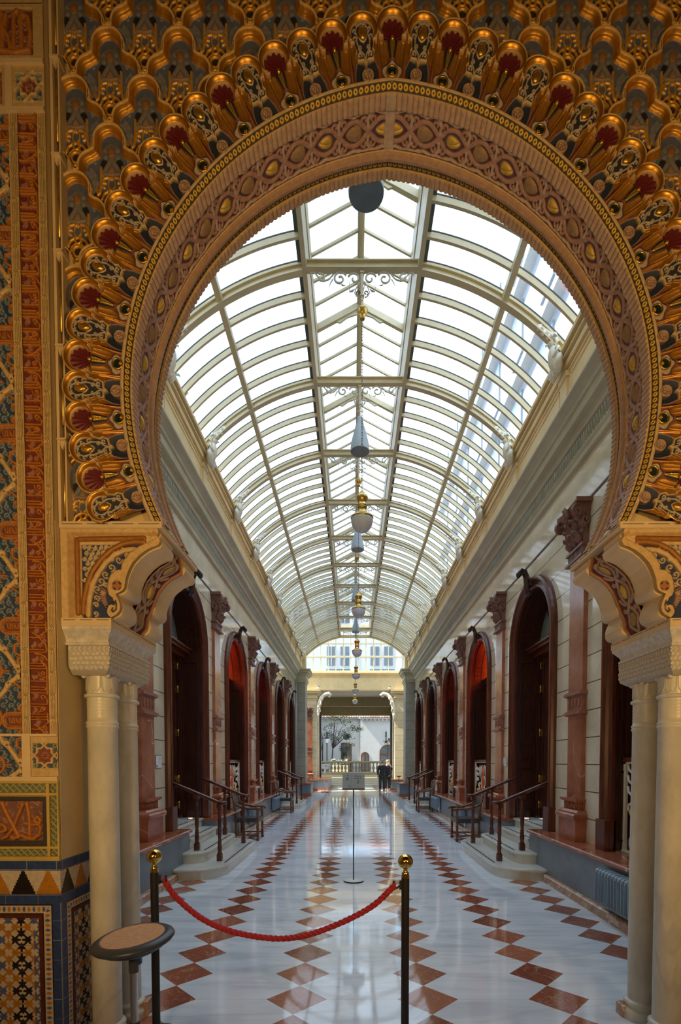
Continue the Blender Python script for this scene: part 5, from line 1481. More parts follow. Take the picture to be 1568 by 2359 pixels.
# ------------------------------------------------------------------ arched windows and doorways
def arch_path(c, r, z0, zs, n=26):
    """points (y, z) and outward normals along jamb - arch - jamb"""
    L = [((-r, z0), (-1, 0)), ((-r, zs), (-1, 0))]
    for t in np.linspace(PI, 0, n)[1:-1]: L.append(((r*math.cos(t), zs+r*math.sin(t)), (math.cos(t), math.sin(t))))
    L += [((r, zs), (1, 0)), ((r, z0), (1, 0))]
    return L
def band(b, r0, r1, x0, x1, z0, zs, k=None, prof=None):
    pr = prof or [(0, x0), (r1-r0, x0), (r1-r0, x1), (0, x1)]
    path = [((0, y, z), (0, ny, nz), (1, 0, 0)) for (y, z), (ny, nz) in arch_path(0, r0, z0, zs)]
    b.sweep(path, pr, k, False)
def casing_parts(t, door):
    b = MB(); band(b, .78, .97, 0, 0, .95, ZS, 0, [(0, -.02), (0, .035), (.02, .055), (.045, .050), (.060, .035), (.085, .030), (.105, .060), (.13, .085), (.155, .090), (.175, .075), (.19, .04), (.19, -.02)][::-1])
    b.build('casing', M['red_wood'], t)
    b = MB()
    for q in (-1, 1): b.box(-.03, .105, min(q*.775, q*.985), max(q*.775, q*.985), .612, .955)
    b.build('casing_plinth', M['red_wood'], t, bevel=.008)
    # scroll keystone: a strap that rises over the frame and curls forward
    b = MB()
    zt = ZS+.97
    pts = [(.06, 0, zt-.28), (.10, 0, zt-.20), (.115, 0, zt-.10), (.12, 0, zt+.02), (.15, 0, zt+.09), (.21, 0, zt+.11), (.245, 0, zt+.075), (.235, 0, zt+.035), (.205, 0, zt+.035)]
    for y in (-.055, -.02, .02, .055): b.tube([(p[0], p[1]+y, p[2]) for p in pts], [.012, .020, .022, .024, .026, .028, .026, .022, .012], 8)
    b.tube([(.04, -.10, zt-.16), (.09, -.085, zt-.05), (.12, -.06, zt+.03)], [.014, .022, .014], 6); b.tube([(.04, .10, zt-.16), (.09, .085, zt-.05), (.12, .06, zt+.03)], [.014, .022, .014], 6)
    b.build('scroll_keystone', M['dark_scroll'], t)
    # lining of the reveal with raised panels
    b = MB(); band(b, .775, .80, -.50, .0, .62, ZS)
    for q in (-1, 1):
        for (z0, z1) in ((.72, 1.50), (1.62, 3.35)):
            for (xa, xb, za, zb) in ((-.44, -.42, z0, z1), (-.08, -.06, z0, z1), (-.44, -.06, z0, z0+.02), (-.44, -.06, z1-.02, z1)): b.box(xa, xb, min(q*.757, q*.78), max(q*.757, q*.78), za, zb)
            b.box(-.38, -.12, min(q*.765, q*.78), max(q*.765, q*.78), z0+.07, z1-.07)
    band(b, .757, .78, -.44, -.42, ZS, ZS); band(b, .757, .78, -.08, -.06, ZS, ZS); band(b, .76, .78, -.27, -.23, ZS, ZS)
    b.build('reveal_lining', M['dark_wood'], t)
M['dark_scroll'] = plain('black brown varnished scroll', (.035, .018, .014), .22, var=.3)
M['lunette'] = plain('pale green lunette glass', (.24, .30, .27), .12, var=.25, scale=3)
def lunette(t, mat, x=-.40):
    b = MB(); n = 20; b.add([(x, 0, ZS+.02)]+[(x, .77*math.cos(a), ZS+.02+.76*math.sin(a)) for a in np.linspace(PI, 0, n)], [(0, i+2, i+1) for i in range(n-1)]); b.build('lunette_glass', mat, t)
    b = MB()
    for a in (PI/2, PI*.3, PI*.7): b.tube([(x+.015, 0, ZS+.03), (x+.015, .76*math.cos(a), ZS+.02+.75*math.sin(a))], .014, 6)
    b.tube([(x+.015, .34*math.cos(a), ZS+.03+.34*math.sin(a)) for a in np.linspace(PI, 0, 14)], .014, 6)
    b.build('lunette_bars', M['dark_wood'], t)
def window_unit(red, name):
    t = thing(name, None, None, (0, 0, 0), kind='structure'); casing_parts(t, False)
    # shutters behind
    b = MB(); b.box(-.46, -.42, -.775, .775, .62, ZS+.02)
    for q in (-1, 1):
        for (z0, z1) in ((.75, 1.55), (1.7, 2.5), (2.62, 3.35)):
            b.box(-.425, -.405, min(q*.10, q*.68), max(q*.10, q*.68), z0, z1)
            b.box(-.41, -.395, min(q*.17, q*.61), max(q*.17, q*.61), z0+.07, z1-.07)
    b.build('shutters', M['dark_wood'], t)
    b = MB(); b.box(-.40, -.30, -.775, .775, ZS-.10, ZS+.02); b.box(-.40, -.26, -.775, .775, ZS-.0, ZS+.03); b.build('transom', M['dark_wood'], t)
    lunette(t, red if red else M['lunette'])
    return t
def door_unit(name):
    t = thing(name, None, None, (0, 0, 0), kind='structure'); casing_parts(t, True)
    b = MB()
    for q in (-1, 1): b.box(-.46, -.34, min(q*.60, q*.78), max(q*.60, q*.78), .62, ZS-.08); b.box(-.34, -.31, min(q*.62, q*.66), max(q*.62, q*.66), .62, ZS-.08); b.box(-.34, -.31, min(q*.72, q*.76), max(q*.72, q*.76), .62, ZS-.08)
    b.build('door_frame', M['dark_wood'], t)
    b = MB(); b.box(-.46, -.28, -.775, .775, ZS-.14, ZS-.06); b.box(-.46, -.20, -.775, .775, ZS-.06, ZS-.01); b.box(-.46, -.16, -.775, .775, ZS-.01, ZS+.02)
    for i in range(30): b.box(-.28, -.262, -.75+.05*i, -.72+.05*i, ZS-.10, ZS-.065)
    b.build('transom', M['red_wood'], t)
    lunette(t, M['lunette'])
    for q in (-1, 1):
        b = MB(); o = 0
        y0, y1 = (q*.06, q*.60)
        b.box(-.43, -.385, min(y0, y1), max(y0, y1), .63, ZS-.14)
        for (z0, z1) in ((.72, 1.30), (1.42, 2.30), (2.42, 3.28)):
            for (ya, yb, za, zb) in ((.12, .14, z0, z1), (.50, .52, z0, z1), (.12, .52, z0, z0+.02), (.12, .52, z1-.02, z1)): b.box(-.39, -.372, min(q*ya, q*yb), max(q*ya, q*yb), za, zb)
            b.box(-.39, -.377, min(q*.18, q*.46), max(q*.18, q*.46), z0+.06, z1-.06)
        lf = b.build('door_leaf', M['dark_wood'], t)
        for z in (.80, 1.25, 2.05, 2.80, 3.20):
            b = MB(); b.box(-.384, -.355, min(q*.585, q*.615), max(q*.585, q*.615), z, z+.11); b.tube([(-.352, q*.60, z-.01), (-.352, q*.60, z+.12)], .010, 8); b.build('hinge', M['aged_brass'], lf)
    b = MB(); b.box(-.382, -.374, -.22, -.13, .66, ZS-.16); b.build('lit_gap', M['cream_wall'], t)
    return t
M['glow2'] = emis('red stained lunette', (1, .09, .01), 5); M['glow3'] = emis('dark red stained lunette', (1, .05, .01), 1.0)  # glow added to the lunettes to throw red onto the window reveals
wn, dn = 1, 1
wu, du = {}, None
for sgn in (1, -1):
    for i in range(6):
        if sgn < 0 and i == 0: continue
        y = C0+BAY*i
        if i in (1, 4):
            if du is None: du = door_unit('door_%d' % dn); o = du
            else: o = dup(du); o.name = 'door_%d' % dn
            dn += 1
        else:
            key = 2 if i == 2 else (3 if i == 3 else 0); mt = {2: M['glow2'], 3: M['glow3'], 0: None}[key]
            if key not in wu: o = window_unit(mt, 'window_%d' % wn); wu[key] = o
            else: o = dup(wu[key]); o.name = 'window_%d' % wn
            wn += 1
        o.location = (WRX if sgn > 0 else WLX, y, 0); o.rotation_euler = (0, 0, PI if sgn > 0 else 0)

# ornamental grilles standing in the window openings
def grille():
    t = thing('ornamental_grille', 'x', 'grille', (0, 0, .612))
    H_ = .985
    b = MB(); b.box(-.02, .035, -.77, .77, H_, H_+.05); b.build('top_rail', M['red_wood'], t, bevel=.006)
    b = MB(); b.box(-.01, .02, -.77, -.725, 0, H_); b.box(-.01, .02, .725, .77, 0, H_); b.box(-.02, .03, -.77, .77, 0, .022); b.box(-.01, .02, -.77, .77, H_-.02, H_); b.build('grille_frame', M['grille_white'], t)
    b = MB()
    def c(pts, r, fl=1): 
        for q in (-1, 1): b.tube([(.005, q*y, z) for y, z in pts], r, 6, flat=fl, k=0)
    # tiers of leaves towards the outer edge
    for z in (.86, .74, .62):
        c([(.70, z+.10), (.68, z+.04), (.60, z), (.50, z-.02), (.40, z-.02)], [.016, .014, .014, .012, .008])
        for (y, w_) in ((.62, .05), (.55, .06), (.47, .055)): c([(y, z-.01), (y-.03, z-.05), (y-.055, z-.085)], [.012, .026, .003])
    c(arcp(.63, .50, .055, -60, 260, 12, .02), .014); c(arcp(.50, .30, .17, 100, 330, 14, .13), .016); c(arcp(.55, .13, .11, -90, 250, 16, .035), .014)
    c([(.33, .44), (.36, .30), (.46, .16), (.60, .04)], .013); c(arcp(.30, .17, .11, 60, 400, 16, .03), .014); c(arcp(.34, .45, .07, 180, -120, 12, .02), .013)
    c([(.20, .9), (.24, .80), (.18, .72), (.24, .60)], [.006, .026, .020, .008]); c([(.10, .92), (.14, .84), (.08, .74)], [.006, .03, .008]); c([(.30, .92), (.34, .82), (.30, .72), (.34, .62)], [.006, .024, .02, .006])
    c([(.05, .66), (.16, .60), (.18, .50), (.10, .40), (.06, .28)], .016); c(arcp(.12, .14, .07, 90, 420, 12, .02), .013); c([(.0, .06), (.10, .05), (.20, .03)], .013)
    b.build('scrollwork', M['grille_white'], t)
    b = MB()
    for q in (-1, 1):
        b.tube([(.012, q*.42, .36), (.012, q*.44, .30), (.012, q*.40, .24)], [.03, .036, .02], 7); b.tube([(.014, q*.64, .46), (.014, q*.60, .42)], .020, 7); b.tube([(.012, q*.20, .32), (.012, q*.26, .26), (.012, q*.22, .18)], [.02, .036, .01], 7); b.tube([(.012, q*.12, .42), (.012, q*.16, .36)], .024, 7)
    b.build('gilded_clasps', M['gilt'], t)
    b = MB(); b.tube([(.0, 0, .92), (.0, .01, .75), (.0, -.01, .55), (.0, 0, .40), (0, 0, .28)], [.01, .030, .040, .034, .01], 8)
    for q in (-1, 1): b.tube([(0, q*.05, .80), (0, q*.06, .62), (0, q*.05, .44)], [.006, .020, .006], 6)
    b.build('red_flame', M['flame'], t)
    return t
M['flame'] = plain('orange red glass flame', (.80, .14, .03), .3)
g0 = grille(); fg = True
for sgn in (1, -1):
    for i in (0, 2, 3, 5):
        if sgn < 0 and i == 0: continue
        o = g0 if fg else dup(g0); fg = False
        o.location = ((WRX if sgn > 0 else WLX)+sgn*.11, C0+BAY*i, .612); o.rotation_euler = (0, 0, PI if sgn > 0 else 0)
        w_ = {0: 'closest window, beside the marble columns', 2: 'first window past the near stairs', 3: 'second window past the near stairs', 5: 'last window past the far stairs'}[i]
        o['label'] = 'ivory and gilt scroll grille on the %s, %s' % ('radiator side' if sgn > 0 else 'stool side', w_)
        o['group'] = 'ornamental window grilles'

# ------------------------------------------------------------------ marble stairs at the doorways
def rr(hl, dp, r, n=8):
    """outline (x out of the ledge, y) of a tread with rounded front corners, from x=-.02"""
    pts = [(-.0, -hl)]
    pts += [(dp-r+r*math.cos(a), -hl+r+r*math.sin(a)) for a in np.linspace(-PI/2, 0, n)]
    pts += [(dp-r+r*math.cos(a), hl-r+r*math.sin(a)) for a in np.linspace(0, PI/2, n)]
    pts += [(-.0, hl)]
    return pts
def stairs():
    t = thing('marble_stairs', 'x', 'stairs', (0, 0, 0))
    R_ = .155
    for i, (hl, dp, r) in enumerate(((1.42, .64, .50), (1.05, .31, .27))):
        b = MB(); z0 = R_*i; z1 = R_*(i+1)
        ins = .028
        b.prism(rr(hl-ins, dp-ins, max(r-ins, .02)), z0, z1-.045, 'z')
        P = rr(hl, dp, r); Q = rr(hl-.012, dp-.012, r-.012)
        n = len(P)
        vs = [(x, y, z) for (L, z) in ((Q, z1-.045), (P, z1-.036), (P, z1-.010), (Q, z1)) for x, y in L]
        b.add(vs, [(k*n+j, k*n+j+1, (k+1)*n+j+1, (k+1)*n+j) for k in range(3) for j in range(n-1)], 0, True)
        b.add([(x, y, z1) for x, y in Q], [list(range(n))], 0, False); b.add([(x, y, z1-.045) for x, y in Q], [list(range(n))[::-1]], 0, False)
        st = b.build('step', M['step_marble'], t)
        b = MB(); b.box(dp-.085, dp-.065, -hl+r*1.0, hl-r*1.0, z1, z1+.003); b.build('tread_strip', M['black_metal'], st)
    for i, (x0, x1, hl) in enumerate(((-.32, .02, .735), (-.62, -.22, .70))):
        b = MB(); z1 = R_*(i+3); b.box(x0, x1-.025, -hl+.02, hl-.02, (0 if i == 0 else .3), z1-.04); b.box(x0, x1, -hl, hl, z1-.04, z1); st = b.build('step', M['step_marble'], t, bevel=.008)
        b = MB(); b.box(x1-.075, x1-.055, -hl+.12, hl-.12, z1, z1+.003); b.build('tread_strip', M['black_metal'], st)
    return t
s0 = stairs()
def newel(b, x, y, z0, z1):
    b.box(x-.036, x+.036, y-.036, y+.036, z0, z0+.10)
    h = z1-z0; c = (x, y, z0)
    b.lathe([(r*1.22, q) for r, q in [(.024, .10), (.030, .115), (.020, .13), (.026, .17), (.028, .20), (.020, .24), (.026, .255), (.018, .27), (.026, .285), (.017, .30), (.024, .40), (.022, h-.22), (.018, h-.10), (.026, h-.085), (.018, h-.07), (.024, h-.06)]], c, 12)
    b.box(x-.034, x+.034, y-.034, y+.034, z1-.06, z1)
def handrail(side):
    t = thing('handrail', 'x', 'handrail', (0, 0, 0))
    b = MB(); newel(b, .46, 0, .155, .985); b.build('newel_post', M['rail_wood'], t)
    b = MB(); newel(b, .13, 0, .31, 1.125); b.build('baluster_post', M['rail_wood'], t)
    b = MB()
    path = [(.56, 0, .985), (.50, 0, .985), (.44, 0, .995), (.38, 0, 1.02), (.30, 0, 1.055), (-.10, 0, 1.225), (-.55, 0, 1.415)]
    b.tube([(x, y, z+.022) for x, y, z in path], .031, 8, flat=.75, up=(0, 0, 1)); b.tube([(x, y, z+.004) for x, y, z in path], .016, 6)
    b.build('rail', M['rail_wood'], t)
    return t
h0 = handrail(0); fh = True; fs = True
for sgn in (1, -1):
    for i, (yc, far) in enumerate(((D1, 'near'), (D4, 'far'))):
        xf = 2.60 if sgn > 0 else -2.40; rz = PI if sgn > 0 else 0
        o = s0 if fs else dup(s0); fs = False
        o.location = (xf, yc, 0); o.rotation_euler = (0, 0, rz)
        sd = 'radiator side' if sgn > 0 else 'stool side'
        o['label'] = ('pale marble steps with rounded corners at the %s doorway on the %s' % ('nearest' if far == 'near' else 'farther', sd)); o['group'] = 'marble doorway stairs'
        for q in (-1, 1):
            o = h0 if fh else dup(h0); fh = False
            o.location = (xf, yc+q*.80, 0); o.rotation_euler = (0, 0, rz)
            o['label'] = 'mahogany handrail on the %s edge of the %s stairs, %s' % ('front' if q < 0 else 'rear', 'nearer' if far == 'near' else 'distant', sd); o['group'] = 'stair handrails'
        b = MB(); b.lathe([(.055, 0), (.055, .012), (.045, .02), (.03, .022)], (0, 0, 0), 16, 0); b.lathe([(.038, .0225), (.02, .0235), (.001, .0237)], (0, 0, 0), 16, 1)
        if far == 'near':
            o = b.build('floor_spotlight', [M['chrome'], M['spot_glow']]); o.location = (xf+sgn*.36, yc+.42, .62)
            tag(o, 'small glowing round floor light on the top step, %s' % sd, 'floor light')

# ------------------------------------------------------------------ armchairs
def armchair():
    t = thing('armchair', 'x', 'chair', (0, 0, 0))       # faces +x
    w, d = .26, .44
    def leg(x, y, top):
        b = MB(); _l = b.lathe; b.lathe = lambda P_, c_, n_: _l([(r_*1.25, z_) for r_, z_ in P_], c_, n_); b.lathe([(.016, 0), (.028, .02), (.028, .045), (.014, .065), (.020, .085)], (x, y, 0), 10)
        b.box(x-.027, x+.027, y-.027, y+.027, .085, .145); b.lathe([(.018, .145), (.024, .16), (.016, .175), (.021, .24), (.022, .30), (.016, .35), (.022, .365)], (x, y, 0), 10); b.box(x-.022, x+.022, y-.022, y+.022, .365, .45)
        if top > .5: b.lathe([(.016, .45), (.022, .47), (.016, .50), (.020, .56), (.020, top-.03), (.016, top)], (x, y, 0), 10)
        return b
    for q in (-1, 1): leg(d, q*w, .635).build('leg', M['chair_wood'], t)
    for q in (-1, 1):
        b = MB(); x, y = 0, q*w; b.box(x-.020, x+.022, y-.022, y+.022, 0, .46); b.tube([(0, y, .45), (-.02, y, .65), (-.07, y, .97)], [.024, .022, .020], 8); b.build('leg', M['chair_wood'], t)
    b = MB(); b.box(-.01, d+.025, -w+.02, w-.02, .42, .455); o = b.build('seat', M['leather'], t, bevel=.012)
    b = MB(); b.box(-.015, d+.015, -w-.018, -w+.012, .375, .435); b.box(-.015, d+.015, w-.012, w+.018, .375, .435); b.box(d-.005, d+.022, -w, w, .375, .435); b.box(-.02, .01, -w, w, .375, .435)
    b.build('seat_rail', M['leather'], t)
    b = MB()
    for i in range(9):
        for q in (-1, 1): b.ball((.03+.045*i, q*(w+.020), .405), .006, 6, 4)
    for i in range(10): b.ball((d+.024, -w+.03+.051*i, .405), .006, 6, 4)
    b.build('nail_trim', M['aged_brass'], t)
    b = MB(); b.tube([(-.012, 0, .52), (-.022, 0, .62), (-.05, 0, .84)], .010, 4); b = MB()
    b.add([(-.005, -w+.03, .53), (-.005, w-.03, .53), (-.055, w-.03, .86), (-.055, -w+.03, .86), (-.035, -w+.03, .53), (-.035, w-.03, .53), (-.085, w-.03, .86), (-.085, -w+.03, .86)], [(0, 1, 2, 3), (7, 6, 5, 4), (3, 2, 6, 7), (0, 4, 5, 1), (1, 5, 6, 2), (0, 3, 7, 4)]); b.build('backrest', M['leather'], t, bevel=.01)
    b = MB()
    for q in (-1, 1):
        b.tube([(-.07, q*.20, .88), (-.08, q*.16, .96), (-.085, q*.08, .985), (-.085, 0, 1.02)], [.016, .020, .020, .022], 7); b.tube([(-.075, p_[0]*q, p_[1]) for p_ in arcp(.10, .925, .035, 0, 330, 10, .014)], .010, 6); b.ball((-.07, q*w, .985), (.022, .022, .028), 8, 6)
    b.box(-.095, -.06, -w, w, .865, .895); b.box(-.085, -.07, -.03, .03, .89, 1.0); b.build('carved_crest', M['chair_wood'], t)
    for q in (-1, 1):
        b = MB(); pts = [(-.045, q*w, .76), (.02, q*w, .73), (.12, q*w, .685), (.26, q*w, .655), (.38, q*w, .652), (.46, q*w, .660), (.50, q*w, .648), (.505, q*w, .622), (.485, q*w, .615)]
        b.tube(pts, [.018, .022, .024, .024, .026, .026, .024, .020, .012], 8); b.build('armrest', M['chair_wood'], t)
    b = MB(); b.box(0, d, -w-.012, -w+.012, .105, .130); b.box(0, d, w-.012, w+.012, .105, .130); b.build('side_stretcher', M['chair_wood'], t)
    b = MB(); b.box(d*.5-.012, d*.5+.012, -w, w, .105, .128); b.build('cross_stretcher', M['chair_wood'], t)
    return t
c0 = armchair(); fc = True
for sgn, y, lab in ((-1, 10.32, 'carved armchair with leather seat behind the near stairs, stool side'), (-1, 15.78, 'carved armchair with leather seat before the far stairs, stool side'), (1, 10.22, 'carved armchair with leather seat behind the near stairs, radiator side'), (1, 16.05, 'carved armchair with leather seat before the far stairs, radiator side')):
    o = c0 if fc else dup(c0); fc = False
    o.location = ((2.53 if sgn > 0 else -2.36), y, 0); o.rotation_euler = (0, 0, PI if sgn > 0 else 0); o['label'] = lab; o['group'] = 'carved armchairs'

# ------------------------------------------------------------------ radiators
def radiator(n):
    t = thing('radiator', 'x', 'radiator', (0, 0, 0))
    b = MB()
    for i in range(n):
        y = -n*.03+.06*i+.03
        b.prism([(.02, .02), (.11, .02), (.125, .035), (.128, .335), (.122, .358), (.108, .372), (.085, .378), (.02, .378)], y-.024, y+.024, 'y')
        b.prism([(.125, .05), (.133, .06), (.133, .33), (.125, .345)], y-.008, y+.008, 'y')
    b.build('heating_fins', M['radiator'], t, bevel=.006)
    b = MB(); b.tube([(.06, -n*.03-.02, .05), (.06, n*.03+.02, .05)], .018, 8); b.tube([(.06, -n*.03-.02, .34), (.06, n*.03+.02, .34)], .018, 8); b.box(.0, .03, -.2, .2, .15, .17); b.build('header_pipes', M['radiator'], t)
    b = MB(); b.tube([(.06, n*.03+.02, .05), (.06, n*.03+.06, .05), (.06, n*.03+.06, -.03)], .012, 8); b.ball((.06, n*.03+.05, .09), .022, 8, 6); b.build('valve', M['white_card'], t)
    return t
r0 = radiator(19); fr_ = True
for sgn, i, lab in ((1, 0, 'long blue grey fin radiator below the grille window beside the marble columns'), (1, 2, 'blue grey radiator behind the near armchair, radiator side'), (1, 3, 'blue grey radiator between the two armchairs, radiator side'), (-1, 2, 'blue grey radiator behind the near armchair, stool side'), (-1, 3, 'blue grey radiator between the two armchairs, stool side')):
    o = r0 if fr_ else dup(r0); fr_ = False
    xf = 2.60 if sgn > 0 else -2.40
    o.location = (xf, {0: 4.50}.get(i, C0+BAY*i+.55), .145); o.rotation_euler = (0, 0, PI if sgn > 0 else 0); o['label'] = lab; o['group'] = 'radiators under the ledge'

# ------------------------------------------------------------------ placards
def placard(x, y, sgn, lab):
    t = thing('wall_placard', lab, 'placard', (x, y, 1.60)); t.rotation_euler = (0, 0, PI if sgn > 0 else 0)
    b = MB(); b.box(0, .006, -.105, .105, -.09, .09); b.build('backing', M['stool_grey'], t)
    b = MB(); b.box(.006, .012, -.098, .098, -.083, .083); b.build('card', M['white_card'], t)
    b = MB()
    for i, z in enumerate((.055, .043, .031, .005, -.007, -.03)): b.box(.012, .0128, .01, .01+(.05, .04, .06, .03, .035, .02)[i], z, z+.004)
    b.box(.012, .0128, -.085, -.055, -.075, -.045, 0); b.build('print', M['ink'], t)
placard(WRX, 9.42, 1, 'small pale placard on the stone between doorway and pilaster, radiator side')
placard(WLX, 6.83, -1, 'small pale placard on the stone between pilaster and doorway, stool side')

# ------------------------------------------------------------------ hanging lamps and cones
def chain(b, z0, z1, k=None):
    n = int((z1-z0)/.034); st = (z1-z0)/n
    for i in range(n):
        c = z0+st*(i+.5); L = st*.62; w = .010
        if i % 2: pts = [(w*math.cos(a), 0, c+L*math.sin(a)) for a in np.linspace(0, 2*PI, 9)]
        else: pts = [(0, w*math.cos(a), c+L*math.sin(a)) for a in np.linspace(0, 2*PI, 9)]
        b.tube(pts, .0035, 4, k=k, cap=False)
def globe_lamp():
    t = thing('globe_lamp', 'x', 'pendant lamp', (XR0, RY, 4.42), group='brass globe lamps on chains')
    b = MB(); b.lathe([(.002, 0), (.035, .004), (.075, .022), (.105, .052), (.125, .090), (.135, .135), (.136, .165), (.130, .168)], (0, 0, 0), 28); b.build('frosted_globe', M['frost'], t)
    b = MB(); b.lathe([(.138, .158), (.142, .166), (.140, .178), (.125, .190), (.09, .208), (.070, .225)], (0, 0, 0), 28); b.build('brass_rim', M['aged_brass'], t)
    b = MB(); b.lathe([(.070, .225), (.060, .24), (.055, .29), (.062, .296), (.055, .302), (.055, .315), (.062, .321), (.055, .327), (.056, .365), (.066, .385), (.072, .400), (.072, .425), (.064, .440), (.040, .455), (.028, .475), (.030, .482), (.016, .495), (.010, .515)], (0, 0, 0), 28); b.build('brass_neck', M['aged_brass'], t)
    b = MB(); chain(b, .515, 2.53); b.build('chain', M['chain_bronze'], t)
    b = MB(); b.lathe([(.008, 2.53), (.030, 2.535), (.036, 2.55), (.030, 2.57), (.046, 2.585), (.064, 2.62), (.070, 2.64), (.064, 2.65), (.01, 2.65)], (0, 0, 0), 20); b.build('brass_cup', M['aged_brass'], t)
    b = MB(); b.tube([(0, 0, 2.64), (0, 0, 2.76)], .014, 8); b.build('stem', M['iron'], t)
    return t
l0 = globe_lamp(); od = ['nearest', 'second nearest', 'third', 'fourth', 'fifth']
for k in range(5):
    o = l0 if k == 0 else dup(l0)
    o.location = (XR0, RY+2*RS*k, 4.42); o['label'] = 'brass pendant lamp with frosted half globe, %s in the row' % od[k]
o = dup(l0); o.location = (XR0, 24.54, 4.42); o['label'] = 'last brass globe lamp, low in front of the garden opening'
def cone_speaker():
    t = thing('cone_pendant', 'x', 'pendant', (XR0, 4.41, 6.50), group='grey cone pendants')
    b = MB(); b.lathe([(.150, 0), (.152, .03), (.140, .12), (.122, .20), (.085, .34), (.055, .44), (.045, .50), (.038, .53), (.01, .54)], (0, 0, 0), 32); b.build('cone_body', M['cone_grey'], t)
    b = MB(); b.lathe([(.144, .001), (.13, .030), (.10, .05), (.09, .045), (.04, .055), (.001, .058)][::-1], (0, 0, -.004), 28); b.build('inner_reflector', M['reflector'], t)
    b = MB(); b.tube([(0, 0, .54), (0, 0, .70)], .012, 8); b.box(-.05, .05, -.006, .006, .62, .632); b.build('hook', M['iron'], t)
    return t
k0 = cone_speaker()
for k in range(5):
    o = k0 if k == 0 else dup(k0)
    o.location = (XR0, 4.41+2*RS*k, 6.50 if k else 6.42); o['label'] = ['large grey disc underside of a cone pendant half hidden by the arch top', 'pale grey cone pendant under the ridge, closest fully visible one', 'pale grey cone pendant, second fully visible one', 'pale grey cone pendant, third fully visible one', 'pale grey cone pendant, fourth and farthest'][k]
b = MB(); b.box(XR0-.67, XR0+.67, 4.37, 4.45, HB-.03, HB+.07); b.tube([(XR0, 4.41, HB-.03), (XR0, 4.41, 7.05)], .016, 8); struct(b, 'beam_6', M['cream_paint'])

# ------------------------------------------------------------------ stanchions and rope
def stanchion(x, y, s, lab, top):
    t = thing('rope_stanchion', lab, 'stanchion', (x, y, 0), group='black and brass rope stanchions')
    b = MB(); b.lathe([(.0225, .02), (.0225, top-.135)], (0, 0, 0), 20); b.build('post', M['black_metal'], t)
    z = top-.135
    b = MB(); b.lathe([(.0225, z), (.023, z+.012), (.020, z+.020), (.022, z+.026), (.013, z+.036), (.011, z+.045), (.016, z+.055)], (0, 0, 0), 20)
    c = z+.092; b.ball((0, 0, c), .043, 28, 18); b.build('brass_ball', M['brass'], t)
    b = MB(); b.lathe([(.125, 0), (.125, .012), (.10, .022), (.03, .035), (.0225, .05)], (0, 0, 0), 28); b.build('base', M['black_metal'], t)
    b = MB(); hz = z-.035; b.box(min(s*.018, s*.034), max(s*.018, s*.034), -.012, .012, hz-.03, hz+.02); b.tube([(s*.034, 0, hz-.01), (s*.045, 0, hz-.022), (s*.058, 0, hz-.024), (s*.066, 0, hz-.012), (s*.066, 0, hz+.010)], .006, 8); b.ball((s*.066, 0, hz+.012), .007, 8, 6); b.build('hook', M['black_metal'], t)
    return hz-.02
za = stanchion(-1.144, 2.86, 1, 'black rope stanchion with brass ball beside the round stool', 1.098)
zb = stanchion(.298, 2.80, -1, 'black rope stanchion with brass ball standing mid opening, away from the stool', 1.080)
RP = [(366, 2031), (392, 2075), (450, 2125), (520, 2155), (600, 2172), (660, 2174), (720, 2160), (800, 2130), (860, 2092), (915, 2043)]
PX_ = [(-1.137, 2.985, .890), (-1.060, 2.98, .782), (-.905, 2.975, .655), (-.73, 2.965, .583), (-.535, 2.955, .548), (-.375, 2.945, .548), (-.225, 2.935, .583), (-.03, 2.925, .665), (.125, 2.910, .758), (.245, 2.90, .876)]
PX_ = [(x*.962, y*.962, 1.6-(1.6-z)*.962) for x, y, z in PX_]
def catmull(P, n=14):
    P = [Vector(p) for p in P]; P = [P[0]*2-P[1]]+P+[P[-1]*2-P[-2]]; out = []
    for i in range(1, len(P)-2):
        for k in range(n):
            t = k/n; out.append(.5*((2*P[i])+(-P[i-1]+P[i+1])*t+(2*P[i-1]-5*P[i]+4*P[i+1]-P[i+2])*t*t+(-P[i-1]+3*P[i]-3*P[i+1]+P[i+2])*t**3))
    return out+[P[-2]]
rc_ = catmull(PX_, 26)
t = thing('barrier_rope', 'red twisted rope hanging between the two brass topped stanchions', 'rope', (-.45, 2.95, .53))
Ls = [0]
for a, c_ in zip(rc_[:-1], rc_[1:]): Ls.append(Ls[-1]+(c_-a).length)
b = MB()
for k in range(3):
    pts = []
    for i, p_ in enumerate(rc_):
        T_ = (rc_[min(i+1, len(rc_)-1)]-rc_[max(i-1, 0)]).normalized(); A_ = Vector((0, 1, 0)); B_ = T_.cross(A_).normalized()
        a = 2*PI*k/3+Ls[i]*2*PI/.090; pts.append(p_+A_*math.cos(a)*.0085+B_*math.sin(a)*.0085)
    b.tube(pts, .0098, 8)
W(b.build('twisted_strands', M['rope']), t)
for e, j in ((0, 14), (len(rc_)-1, len(rc_)-15)):
    p_, q_ = rc_[e], rc_[j]; b = MB(); b.tube([p_.lerp(q_, .30), p_.lerp(q_, .85)], .0165, 10); b.tube([p_+Vector((.0, .008*math.cos(a)-.000, .016*math.sin(a)-.004)) for a in np.linspace(0, 2*PI, 12)], .007, 6); W(b.build('end_loop', M['rope']), t)

